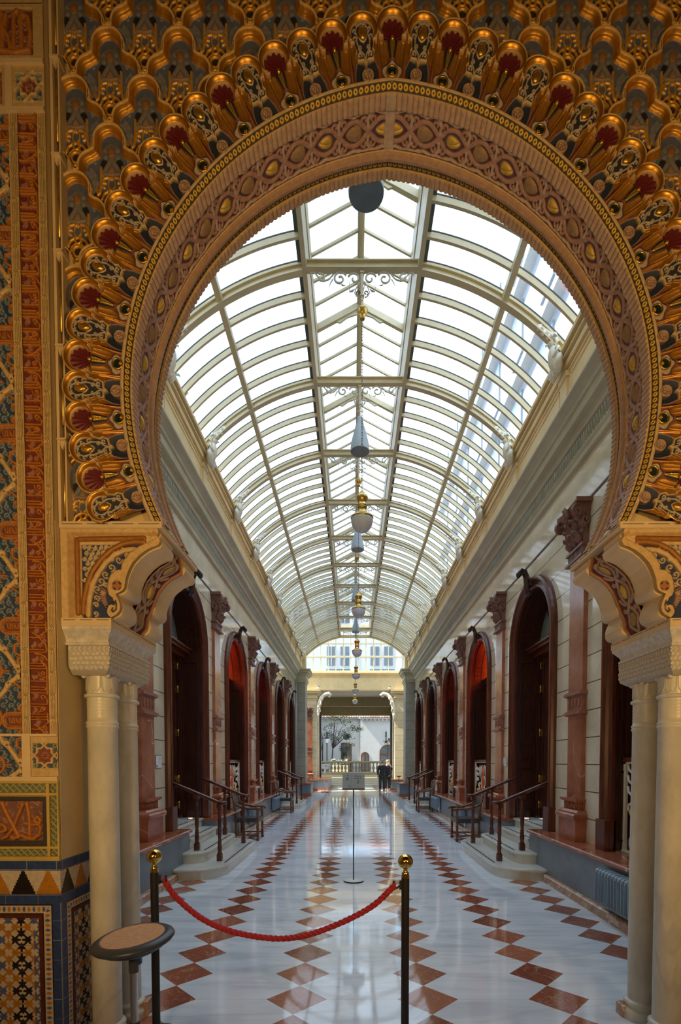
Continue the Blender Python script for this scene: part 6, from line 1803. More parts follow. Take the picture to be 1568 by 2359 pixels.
# ------------------------------------------------------------------ stool
t = thing('tilted_stool', 'round sit-stand stool with tan seat and dark rim in front of the marble columns', 'stool', (-1.0, 2.25, 0))
def tilt(b): b.M = Matrix.Translation((0, 0, .795)) @ Matrix.Rotation(math.radians(-5), 4, 'Y') @ Matrix.Rotation(math.radians(4), 4, 'X')
b = MB(); tilt(b); b.lathe([(.001, .012), (.08, .010), (.128, .014), (.136, .016), (.138, .012)][::-1], (0, 0, 0), 48); b.build('seat_pad', M['cork'], t)
b = MB(); tilt(b); b.lathe([(.132, .010), (.142, .016), (.158, .012), (.175, .002), (.180, -.008), (.172, -.018), (.150, -.028), (.142, -.030)], (0, 0, 0), 48); b.build('rim', M['stool_grey'], t)
b = MB(); tilt(b); b.lathe([(.142, -.030), (.138, -.040), (.110, -.055), (.06, -.070), (.028, -.078), (.024, -.12)], (0, 0, 0), 36)
for i in range(48):
    a = 2*PI*i/48; b.box(.138*math.cos(a)-.003, .138*math.cos(a)+.003, .138*math.sin(a)-.003, .138*math.sin(a)+.003, -.036, -.030)
b.build('underside', M['stool_grey'], t)
b = MB(); b.lathe([(.021, .64), (.021, .70)], (0, 0, 0), 18); b.build('collar', M['stool_grey'], t)
b = MB(); b.lathe([(.0165, .30), (.0165, .66)], (0, 0, 0), 24); b.build('chrome_column', M['chrome'], t)
b = MB(); b.lathe([(.023, .04), (.023, .405), (.018, .41)], (0, 0, 0), 24); b.build('lower_tube', M['stool_grey'], t)
b = MB(); b.lathe([(.16, 0), (.165, .01), (.14, .028), (.04, .045), (.023, .06)], (0, 0, 0), 40); b.build('base', M['stool_grey'], t)

# ------------------------------------------------------------------ signs
def text(s, size, loc, rot, mat, parent, align='CENTER', name='lettering', ext=.0006):
    c = bpy.data.curves.new(name, 'FONT'); c.body = s; c.size = size; c.align_x = align; c.align_y = 'CENTER'; c.extrude = ext
    o = bpy.data.objects.new(name, c); col.objects.link(o); bpy.context.view_layer.update(); me = bpy.data.meshes.new_from_object(o.evaluated_get(bpy.context.evaluated_depsgraph_get())); bpy.data.objects.remove(o); me.materials.clear(); me.materials.append(mat)
    o = bpy.data.objects.new(name, me); col.objects.link(o); o.location = loc; o.rotation_euler = rot; par(o, parent); return o
t = thing('sign_stand', 'slim floor stand with grey sign reading Galería Central 2 in mid hall', 'sign', (.012, 6.64, 0))
b = MB(); b.lathe([(.001, 0), (.135, 0), (.135, .018)], (0, 0, 0), 40, 0); b.lathe([(.134, .018), (.13, .022), (.001, .022)], (0, 0, 0), 40, 1); b.build('base_disc', [M['black_metal'], M['iron']], t)
b = MB(); b.tube([(0, 0, .02), (0, 0, 1.24)], .0085, 10); b.build('pole', M['bronze'] if 'bronze' in M else M['stool_grey'], t)
tl = math.radians(-28)
pn = bpy.data.objects.new('panel_tilt', None)
b = MB(); b.M = Matrix.Translation((0, 0, 1.345)) @ Matrix.Rotation(tl, 4, 'X'); b.box(-.147, .147, -.004, .006, -.118, .118); o = b.build('sign_panel', M['sign_grey'], t, bevel=.002)
b = MB(); b.M = Matrix.Translation((0, 0, 1.345)) @ Matrix.Rotation(tl, 4, 'X'); b.box(-.149, .149, -.010, .010, -.128, -.114); b.build('lower_lip', plain('dark bronze lip', (.06, .035, .04), .4, .3), t)
R0 = Matrix.Translation((0, 0, 1.345)) @ Matrix.Rotation(tl, 4, 'X')
def on_panel(x, z): v = R0 @ Vector((x, -.0052, z)); return v
rt = (PI/2+tl, 0, 0)
text('Galería', .031, on_panel(.060, .070), rt, M['ink2'] if 'ink2' in M else M['ink'], t); text('Central', .031, on_panel(.058, .038), rt, M['ink'], t); text('2', .070, on_panel(.058, -.014), rt, M['ink'], t, name='numeral')
b = MB(); b.M = R0
b.box(-.028, -.027, -.0056, -.004, -.10, .10)
b.tube([(-.080+.006*math.cos(a), -.0055, .075+.006*math.sin(a)) for a in np.linspace(0, 2*PI, 8)], .0022, 4)
for p_ in ([(-.095, .03), (-.085, .052), (-.072, .050), (-.064, .028)], [(-.096, .028), (-.090, .005)], [(-.066, .028), (-.070, .004)], [(-.085, .05), (-.082, .012)]): b.tube([(x, -.0055, z) for x, z in p_], .0022, 4)
b.tube([(-.055+.015*math.cos(a), -.0055, -.078+.018*math.sin(a)) for a in np.linspace(0, 2*PI, 14)], .0012, 4)
b.build('pictogram', M['ink'], t)
t = thing('white_sign_stand', 'small white notice on a thin stand far down the hall beside the sunlit patch', 'sign', (-1.46, 26.3, 0))
b = MB(); b.lathe([(.20, 0), (.20, .03), (.001, .035)], (0, 0, 0), 24); b.build('base_disc', M['black_metal'], t)
b = MB(); b.tube([(0, 0, .03), (0, 0, 1.25)], .013, 8); b.build('pole', M['chrome'], t)
b = MB(); b.box(-.19, .19, -.01, .01, 1.23, 1.49); b.build('card', M['white_card'], t)
b = MB(); b.box(0, .13, -.012, -.010, 1.36, 1.39); b.build('print', M['ink'], t)
t = thing('pedestal_ashtray', 'tall dark ashtray with a shallow dish near the two men', 'ashtray', (2.5, 27.0, 0))
b = MB(); b.lathe([(.19, 0), (.17, .03), (.04, .06), (.022, .10), (.02, .45), (.035, .48), (.02, .52), (.02, .78)], (0, 0, 0), 20); b.build('stem', M['black_metal'], t)
b = MB(); b.lathe([(.02, .76), (.10, .79), (.155, .83), (.16, .84), (.14, .835), (.001, .80)], (0, 0, 0), 24); b.build('dish', M['black_metal'], t)
# ------------------------------------------------------------------ far end of the hall: piers, crossing, portal, steps, garden court
def cap_mould(b, x0, x1, y0, y1, z, s=1.0):
    for (a, c_, e) in ((0, .10, .03), (.10, .16, .08), (.16, .34, .05), (.34, .42, .12), (.42, .52, .20), (.52, .58, .26)):
        b.box(x0-e*s, x1+e*s, y0-e*s, y1+e*s, z+a*s, z+c_*s)
for (x0, x1, bx0, bx1, nm, tn) in ((2.46, 3.0, 2.16, 3.0, 'pillar_right', 'trim'), (-2.75, -2.20, -2.75, -1.93, 'pillar_left', 'trim')):
    b = MB(); b.box(x0, x1, YE, YE+1.0, .60, 5.35); struct(b, nm, M['pier_stone'])
    b = MB(); cap_mould(b, x0, x1, YE, YE+1.0, 5.30)
    y = 0
    for i in range(8): b.box(x0+.02+.065*i, x0+.05+.065*i, YE-.06, YE, 5.47, 5.55)
    struct(b, 'trim_%d' % next(TR), M['grey_cornice'])
    b = MB(); b.box(bx0, bx1, 22.95, YE+1.0, 0, .56); struct(b, 'wall_dado', M['grey_stone'])
    b = MB(); b.box(bx0-.03, bx1+.03, 22.91, YE+1.03, .56, .61); b.box(bx0-.03, bx1+.03, 22.90, YE+1.03, 0, .12); struct(b, 'trim_%d' % next(TR), M['red_marble'])
    # pale drain pipe in the inner corner
    s = 1 if x0 > 0 else -1
    b = MB(); b.tube([((x1-.08 if s < 0 else x0+.02)-0*s, YE-.05, .62), ((x1-.08 if s < 0 else x0+.02), YE-.05, 5.2)], .035, 8)
    if s < 0:
        b = MB(); b.tube([(-2.62, YE-.10, .62), (-2.62, YE-.10, 5.3)], .05, 10); struct(b, 'trim_%d' % next(TR), M['cone_grey'])
    # wall above the pier up to the vault
    b = MB(); b.box(min(x0, x0+s*.6), max(x1, x1+s*.6), YE+.3, VE+.1, 5.85, 7.0); struct(b, 'wall_end', M['cream_wall'])
# crossing
YP = 28.0
for s in (-1, 1):
    b = MB(); b.box(min(s*7, s*7.2), max(s*7, s*7.2), VE+.5, 33.5, 0, 6.4 if s < 0 else 9.0); struct(b, 'wall_crossing', M['cream_wall'])
    b = MB(); b.box(min(s*3.05, s*7.1), max(s*3.05, s*7.1), VE+.2, VE+.4, 0, 9.0); struct(b, 'wall_crossing', M['cream_wall'])
    b = MB(); b.box(min(s*2.9+.1, s*7.1), max(s*2.9+.1, s*7.1), YP, YP+.5, 0, 6.6); struct(b, 'wall_portal', M['cream_wall'])
# portal posts, entablature
for (x0, x1, nm) in ((-2.95, -2.02, 'column_left'), (2.36, 3.05, 'column_right')):
    b = MB(); b.box(x0, x1, YP, YP+.7, .60, 5.05); struct(b, nm, M['yellow_block'])
    b = MB(); cap_mould(b, x0, x1, YP, YP+.7, 5.05, .9)
    for i in range(10): b.box(x0+.04+.085*i, x0+.085+.085*i, YP-.09, YP, 5.20, 5.27)
    struct(b, 'trim_%d' % next(TR), M['pale_cornice'] if 'pale_cornice' in M else M['cream_paint'])
b = MB(); b.box(-3.2, 3.3, YP+.02, YP+.5, 5.62, 6.34)
for z0, z1, d in ((6.34, 6.42, .05), (6.42, 6.50, .10), (6.50, 6.58, .16), (6.58, 6.66, .10)): b.box(-3.2, 3.3, YP+.02-d, YP+.5, z0, z1)
struct(b, 'beam_7', M['cream_wall'])
b = MB(); b.box(-3.2, 3.3, YP+.5, 31.2, 5.62, 5.80); struct(b, 'beam_8', plain('grey soffit', (.34, .33, .28), .7))
b = MB(); b.box(-4, 4.2, 31.2, 31.5, 5.05, 6.2); struct(b, 'beam_9', M['olive'])
b = MB(); b.box(-4, 4.2, 32.6, 32.9, 4.62, 6.2)
for i in range(70): b.box(-3+.085*i, -2.95+.085*i, 32.56, 32.6, 5.16, 5.26)
b.box(-4, 4.2, 32.54, 32.6, 5.26, 5.31); struct(b, 'beam_10', M['olive2'] if 'olive2' in M else plain('olive beam', (.27, .235, .13), .6))
for s, xa in ((-1, -2.14), (1, 2.53)):
    b = MB(); b.box(min(xa, xa+s*1.8), max(xa, xa+s*1.8), 31.2, 32.9, 0, 6.2); struct(b, 'wall_portal', M['yellow_block'])
    b = MB(); b.box(min(xa-s*.10, xa), max(xa-s*.10, xa), 32.2, 32.6, .55, 4.62); struct(b, 'door_frame_%d' % (1 if s < 0 else 2), M['dark_inside'])
# upper glazing above the entablature
b = MB()
for i in range(16):
    x = .11-3.15+.42*i; b.box(x-.022, x+.022, YP+.10, YP+.16, 6.62, 8.9)
for z in (7.45, 8.20): b.box(-3.2, 3.4, YP+.08, YP+.18, z-.03, z+.03)
b.box(-3.2, 3.4, YP+.0, YP+.3, 8.9, 9.2); struct(b, 'window_frame_20', M['cream_paint'])
b = MB(); b.add([(-3.2, YP+.13, 6.62), (3.4, YP+.13, 6.62), (3.4, YP+.13, 8.9), (-3.2, YP+.13, 8.9)], [(0, 1, 2, 3)]); struct(b, 'window_20', M['clear_glass'])
b = MB(); b.box(-7.1, -3.2, YP, YP+.4, 6.6, 9.2); b.box(3.4, 7.1, YP, YP+.4, 6.6, 9.2); struct(b, 'wall_portal', M['cream_wall'])
b = MB(); b.box(-3.3, 3.5, 31.2, 33, 6.2, 6.4); b.box(-7.1, 7.1, 30, 33, 6.2, 6.3); struct(b, 'ceiling_portal', M['olive'])
# plaster scroll consoles at the portal
def console(s, x):
    t = thing('scroll_console', 'white plaster scroll console on the %s side of the garden portal' % ('ashtray' if s > 0 else 'sunlit'), 'console', (x, YP-.02, 4.2))
    b = MB(); S = -s
    b.tube([(S*.02, 0, -.35), (S*.03, 0, -.05), (S*.06, 0, .25), (S*.10, 0, .6), (S*.22, 0, .95), (S*.42, 0, 1.15), (S*.64, 0, 1.20), (S*.78, 0, 1.10), (S*.72, 0, 1.02), (S*.60, 0, 1.04)], [.03, .07, .10, .11, .11, .10, .10, .08, .05, .02], 8)
    b.tube([(S*.02, -.04, .30), (S*.14, -.08, .36), (S*.18, -.05, .22), (S*.08, -.03, .16)], [.05, .05, .04, .02], 7)
    for q in ((.05, .0), (.07, .45), (.28, .92), (.12, .70)): b.ball((S*q[0], -.08, q[1]), (.07, .05, .10), 8, 6)
    for q in (-1, 1): b.tube([(S*.1, q*.05, .5), (S*.22, q*.12, .62), (S*.20, q*.13, .82)], [.03, .05, .01], 6)
    b.build('scroll', M['ornament_white'], t)
    return t
console(-1, -1.98); console(1, 2.34)
# red pilaster on the portal post, facing the hall
o = dup(p0); o.location = (-2.42, YP, .61); o.rotation_euler = (0, 0, -PI/2); o.scale = (.9, .80, .96); o['label'] = 'bright red marble pilaster on the yellow post at the sunlit far corner'; 
# ledges flanking the steps
for (x0, x1) in ((-2.95, -1.38), (2.02, 3.1)):
    b = MB(); b.box(x0, x1, YP-.15, 32.4, 0, .56); struct(b, 'wall_dado', M['grey_stone'])
    b = MB(); b.box(x0-.03, x1+.03, YP-.20, 32.43, .56, .62); b.box(x0-.03, x1+.03, YP-.20, 32.43, 0, .11); struct(b, 'trim_%d' % next(TR), M['red_marble'])
M['pale_step'] = plain('pale cream step stone', (.72, .68, .56), .4, var=.05)
t = thing('entrance_steps', 'broad pale steps rising to the garden balustrade between red topped ledges', 'steps', (.3, 32.3, 0))
for i in range(4):
    b = MB(); b.box(-1.68, 1.75, .38*i+.02, 1.6, .13*i, .13*i+.10); b.box(-1.70, 1.77, .38*i, 1.6, .13*i+.10, .13*(i+1)); b.build('step', M['pale_step'], t)
b = MB(); b.box(-9, 9, 33.75, 62, 0, .52); struct(b, 'floor_terrace', plain('terrace paving', (.45, .44, .40), .7))
# balustrade
M['bal_stone'] = plain('weathered grey balustrade stone', (.23, .22, .17), .7, var=.12)
t = thing('stone_balustrade', 'grey stone balustrade closing the terrace in front of the white house', 'balustrade', (.2, 34.6, .52))
b = MB(); b.box(-2.6, 3.2, -.16, .16, 0, .36); b.box(-2.6, 3.2, -.18, .18, .33, .38); b.build('base_course', M['bal_stone'] if 'bal_stone' in M else M['pier_stone'], t)
b = MB(); b.box(-2.6, 3.2, -.17, .17, .99, 1.05); b.box(-2.6, 3.2, -.20, .20, 1.05, 1.14); b.build('top_rail', M['bal_stone'] if 'bal_stone' in M else M['pier_stone'], t)
b0 = MB(); b0.lathe([(.07, 0), (.07, .04), (.035, .07), (.045, .12), (.085, .20), (.095, .27), (.07, .36), (.038, .46), (.045, .53), (.065, .56), (.065, .61)], (0, 0, .38), 10); f_ = None
for i in range(23):
    if f_ is None: f_ = b0.build('baluster', M['bal_stone'] if 'bal_stone' in M else M['pier_stone'], t); o = f_
    else: o = f_.copy(); col.objects.link(o); par(o, t)
    o.location = (-2.4+.243*i, 0, 0)
t = thing('stone_pedestal', 'cream stone pedestal at the end of the balustrade behind the two men', 'pedestal', (2.62, 33.95, .52))
b = MB(); b.box(-.22, .22, -.2, .2, 0, .14); b.box(-.17, .17, -.16, .16, .14, 1.12); b.box(-.22, .22, -.2, .2, 1.12, 1.24); b.build('block', M['yellow_stone'], t)
# white house across the court
H = thing('white_house', 'white plastered house with tiled eaves and brown windows across the garden court', 'house', (0, 44, .52))
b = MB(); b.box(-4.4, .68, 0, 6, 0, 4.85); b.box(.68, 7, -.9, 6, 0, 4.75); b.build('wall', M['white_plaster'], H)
b = MB(); b.box(-4.6, .72, -.35, .02, 4.85, 4.95); b.box(.64, 7, -1.25, -.88, 4.74, 4.84); b.box(.5, .72, -.7, .1, 4.80, 4.95)
for i in range(18): b.box(.8+.34*i, .92+.34*i, -1.2, -.9, 4.60, 4.74)
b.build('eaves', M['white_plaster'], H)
b = MB()
for i in range(26): b.tube([(-4.5+.2*i, -.45, 4.97), (-4.5+.2*i, 1.5, 5.6)], .07, 6)
for i in range(32): b.tube([(.70+.2*i, -1.35, 4.88), (.70+.2*i, 1.5, 5.7)], .07, 6)
b.box(-4.6, .7, -.40, 1.4, 4.92, 4.97); b.box(.66, 7.1, -1.3, 1.4, 4.84, 4.88); b.build('tiled_roof', M['roof_tile'], H)
def house_window(x0, x1, z0, z1, y, archd, name):
    b = MB(); r = (x1-x0)/2; xc = (x0+x1)/2; zs = z1-r if archd else z1
    if archd:
        P = [(x0, z0), (x1, z0)]+[(xc+r*math.cos(a), zs+r*math.sin(a)) for a in np.linspace(0, PI, 14)]
    else: P = [(x0, z0), (x1, z0), (x1, z1), (x0, z1)]
    b.prism(P, y-.05, y-.002, 'y'); w = b.build(name, M['red_wood'], H)
    for q in (-1, 1):
        b = MB(); xa, xb = (x0+.07, xc-.04) if q < 0 else (xc+.04, x1-.07)
        if archd:
            rr_ = r-.08; L_ = [(xc+rr_*math.cos(a), zs+rr_*math.sin(a)) for a in np.linspace(0, PI, 20)]; L_ = [p_ for p_ in L_ if (xa <= p_[0] <= xb)]
            P = [(xa, z0+.08), (xb, z0+.08)]+([(xb, zs)] if q > 0 else [(xb, L_[0][1])])+L_+([(xa, zs)] if q < 0 else [(xa, L_[-1][1])])
        else: P = [(xa, z0+.08), (xb, z0+.08), (xb, z1-.08), (xa, z1-.08)]
        b.prism(P, y-.06, y-.051, 'y'); b.build('pane', M['window_dark'], w)
k_ = 44/1150
house_window(-1.02, -.10, .15, 2.75, 0, False, 'window')
house_window(.72, 1.42, .25, 1.92, -.9, True, 'window')
house_window(2.32, 3.72, .0, 2.55, -.9, True, 'doorway')
b = MB(); b.box(2.32, 3.72, -.97, -.95, 1.68, 1.78); b.build('door_transom', M['red_wood'], H)
b = MB(); b.lathe([(.30, -.02), (.30, .0), (.24, .0)], (-.56, 0, 3.30), 20, 0, 'y'); o = b.build('oval_window', M['window_dark'], H)
b = MB(); b.box(-4.4, -3.05, -7.0, .2, 0, 5.4); b.box(-4.6, -2.75, -7.2, .2, 5.2, 5.4)
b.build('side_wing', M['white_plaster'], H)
b = MB(); b.box(-3.06, -3.0, -3.4, -2.9, .3, 2.2); b.box(-3.06, -3.0, -5.6, -4.9, .3, 2.0); b.build('shutter', M['red_wood'], H)
# pale blue and white building rising behind
M['window_far'] = plain('grey blue far window', (.07, .09, .10), .4)
B = thing('far_building', 'tall pale building with paired windows seen through the high glazing', 'building', (0, 56, 0))
b = MB(); b.box(-12, 14, 0, 5, 0, 22); b.build('facade', plain('sunlit pale facade', (.36, .36, .36), .8, var=.03), B)
b = MB(); b.box(-12, 14, -.06, 0, 5.0, 8.4); b.build('blue_band', M['blue_facade'], B)
for x in (-9.6, -.0, 5.1, 9.5): b = MB(); b.box(x-.35, x+.35, -.1, 0, 8, 22); b.build('blue_pier', M['blue_facade'], B)
for zz in (12.3, 17.0, 5.6):
    for x in (-2.85, -1.35, 2.0, 3.5, -6.5, 7.2):
        b = MB(); b.box(x, x+.95, -.08, -.02, zz, zz+2.1); w = b.build('window', M['window_far'], B)
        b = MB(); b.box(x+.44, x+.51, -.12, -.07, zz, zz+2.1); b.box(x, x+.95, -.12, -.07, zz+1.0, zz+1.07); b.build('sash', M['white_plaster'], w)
for x in (-2.9, 1.95):
    b = MB()
    for i in range(12): b.tube([(x+.24*i, -.3, 10.6), (x+.24*i, -.3, 11.8)], .02, 4)
    b.box(x, x+2.65, -.33, -.27, 11.78, 11.84); b.box(x, x+2.65, -.33, -.27, 10.56, 10.62); b.build('balcony_rail', M['black_metal'], B)
# garden trees: trunks and clouds of small leaves
def tree(x, y, h, blobs, lab, n, nm='garden_tree', lean=.1, wood=.05):
    t = thing(nm, lab, 'tree', (x, y, .52))
    b = MB(); b.tube([(0, 0, 0), (lean*.3, 0, h*.3), (lean, 0, h*.62), (lean*1.5, 0, h*.85)], [wood, wood*.85, wood*.6, wood*.3], 8)
    for (bx, by, bz, r) in blobs: b.tube([(lean*.5, 0, h*.45), ((lean+bx)/2, by/2, (h*.5+bz)/2+.1), (bx, by, bz)], [wood*.5, wood*.35, wood*.1], 5)
    b.build('trunk', M['bark'], t)
    r2 = random.Random(int(x*100)+n); b = MB()
    for _ in range(n):
        bx, by, bz, r = r2.choice(blobs); u = [r2.gauss(0, .5) for _ in range(3)]
        c = Vector((bx+u[0]*r, by+u[1]*r, bz+u[2]*r*.7)); a = r2.random()*2*PI; e = r2.uniform(-.7, .7); L = r2.uniform(.06, .13); d = Vector((math.cos(a)*math.cos(e), math.sin(a)*math.cos(e), math.sin(e))); s_ = d.cross(Vector((0, 0, 1)))
        if s_.length < .1: continue
        s_ = s_.normalized()*L*.4; b.add([c-d*L, c+s_, c+d*L, c-s_], [(0, 1, 2, 3)], r2.choice((0, 0, 0, 1)), False)
    b.build('foliage', [M['leaf'], M['leaf2']], t)
M['leaf2'] = plain('reddish brown leaf', (.16, .10, .05), .6, var=.4)
tree(-1.62, 38.5, 4.6, [(-.1, 0, 3.9, .5), (.5, .2, 4.2, .6), (1.1, -.2, 4.3, .6), (1.5, 0, 3.7, .55), (.9, .1, 3.3, .5), (.35, 0, 2.9, .4), (2.1, 0, 3.6, .35), (-.3, 0, 3.2, .4), (1.3, .2, 3.0, .35), (.2, 0, 4.6, .5)], 'slender leafy tree in the court in front of the white house wall', 1500, lean=.15, wood=.06)
tree(-.95, 40.6, 2.6, [(.1, 0, 2.1, .3), (.5, 0, 2.35, .35), (.3, .1, 1.7, .25), (.9, 0, 2.5, .3)], 'low young tree beside the brown garden window', 360, lean=.1, wood=.05)
tree(-2.32, 39.0, 3.9, [(-.1, 0, 3.5, .35), (-.3, 0, 2.9, .3), (.1, 0, 3.0, .3)], 'thin bare looking sapling next to the court lamp post', 90, lean=-.05, wood=.06)
tree(3.15, 38.0, 3.3, [(-.6, 0, 2.6, .22), (-.25, 0, 2.75, .25), (.1, 0, 2.8, .28), (.4, 0, 2.9, .3)], 'leafy bough crossing the tall arched garden doorway', 420, lean=.0, wood=.04)
t = thing('court_lamp_post', 'dark lamp post with glass lantern among the garden saplings', 'lamp post', (-1.95, 38.0, .52))
b = MB(); b.lathe([(.10, 0), (.09, .2), (.04, .3), (.035, 2.4), (.06, 2.45), (.03, 2.5)], (0, 0, 0), 10); b.build('post', M['black_metal'], t)
b = MB(); b.lathe([(.06, 2.5), (.17, 2.80), (.18, 2.82)], (0, 0, 0), 8, sm=False); b.build('lantern_glass', M['frost'], t)
b = MB(); b.lathe([(.19, 2.82), (.14, 2.92), (.05, 3.0), (.01, 3.1)], (0, 0, 0), 8); b.build('lantern_cap', M['black_metal'], t)
t = thing('flower_trough', 'trough of white flowers below the brown garden window', 'planter', (-.95, 37.0, .52))
b = MB(); b.box(-.6, .6, -.15, .15, 0, .85); b.build('trough', M['yellow_stone'], t)
r2 = random.Random(3); b = MB()
for _ in range(260):
    c = Vector((r2.uniform(-.6, .6), r2.uniform(-.2, .2), .9+r2.random()*.35)); a = r2.random()*6.28; L = .07
    b.add([c, c+Vector((math.cos(a)*L, math.sin(a)*L, .08)), c+Vector((math.cos(a)*L*1.6, math.sin(a)*L*1.6, .02)), c+Vector((math.cos(a+.4)*L, math.sin(a+.4)*L, .02))], [(0, 1, 2, 3)], 0 if r2.random() < .6 else 1, False)
b.build('foliage', [M['leaf'], M['flower_white']], t)
t = thing('iron_finial', 'dark iron finial standing above the arched garden doorway', 'finial', (2.86, 42.9, 3.3)); b = MB(); b.lathe([(.10, 0), (.05, .1), (.04, .45), (.10, .5), (.04, .6), (.08, .75), (.01, .95)], (0, 0, 0), 8); b.build('spike', M['black_metal'], t)
# security dome on the cornice
for (x, y, z, lab) in ((2.62, 23.0, 5.95, 'small black dome camera on the far cornice, ashtray side'), (-1.90, YP-.1, 5.68, 'small camera on the portal cornice above the sunlit corner'), (2.06, YP-.1, 5.66, 'small camera on the portal cornice, ashtray side')):
    t = thing('security_camera', lab, 'camera', (x, y, z)); b = MB(); b.lathe([(.06, 0), (.065, .05), (.06, .08)], (0, 0, 0), 12, 0); b.ball((0, 0, .08), .06, 12, 8, 1); b.build('dome', [M['white_card'], M['black_metal']], t)
# outside the glass roof
def block(name, lab, x0, x1, y0, y1, z1, mat, floors, side, cols, mat_w):
    t = thing(name, lab, 'building', ((x0+x1)/2, (y0+y1)/2, 0)); xm, ym = (x0+x1)/2, (y0+y1)/2
    b = MB(); b.box(x0-xm, x1-xm, y0-ym, y1-ym, 0, z1); b.build('walls', mat, t)
    xs = (x0-xm if side < 0 else x1-xm); w = None
    for f in floors:
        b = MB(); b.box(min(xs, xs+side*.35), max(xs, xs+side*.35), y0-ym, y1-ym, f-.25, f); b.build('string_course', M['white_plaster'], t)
        for c in range(cols):
            yy = y0-ym+(c+.5)*(y1-y0)/cols
            if w is None: b = MB(); b.box(-.08, .08, -.55, .55, 0, 1.9); w = b.build('window', mat_w, t); o = w
            else: o = w.copy(); col.objects.link(o); par(o, t)
            o.location = (xs, yy, f+.9)
    return t
wf = plain('slate blue street window', (.16, .22, .28), .2)
block('side_building', 'tall grey building looming over the roof glass, radiator side', 6.4, 14, 9.5, 36, 25.0, M['ashlar_pale'] if 'ashlar_pale' in M else plain('slate grey facade', (.33, .36, .41), .8, var=.06), (9.5, 12.8, 16.1, 19.4), -1, 9, wf)
block('side_building', 'pale street house seen low through the roof glass, stool side', -16, -8.6, 2, 24.5, 25.0, plain('pale blue grey facade', (.52, .56, .60), .8, var=.05), (9.5, 13.2, 17.0, 20.8), 1, 8, wf)
def crown(x, y, z, r, n, lab):
    t = thing('street_tree', lab, 'tree', (x, y, 0)); b = MB(); b.tube([(0, 0, 0), (0, 0, z)], [.2, .1], 8); b.build('trunk', M['bark'], t)
    r2 = random.Random(n); b = MB()
    for _ in range(n):
        u = Vector([r2.gauss(0, .45) for _ in range(3)]); c = Vector((u.x*r, u.y*r*1.6, z+u.z*r)); a = r2.random()*6.28; L = r2.uniform(.12, .24); d = Vector((math.cos(a), math.sin(a), r2.uniform(-.6, .6))).normalized(); s_ = d.cross(Vector((0, 0, 1))).normalized()*L*.45
        b.add([c-d*L, c+s_, c+d*L, c-s_], [(0, 1, 2, 3)], 0, False)
    b.build('foliage', M['leaf_bright'], t)
M['leaf_bright'] = plain('bright street leaf', (.18, .26, .08), .6, var=.4)
crown(-6.2, 9.0, 10.2, 1.4, 1400, 'sunny street tree beyond the glass roof, nearest'); crown(-6.2, 15.0, 10.6, 1.4, 1400, 'sunny street tree beyond the glass roof, farther along')

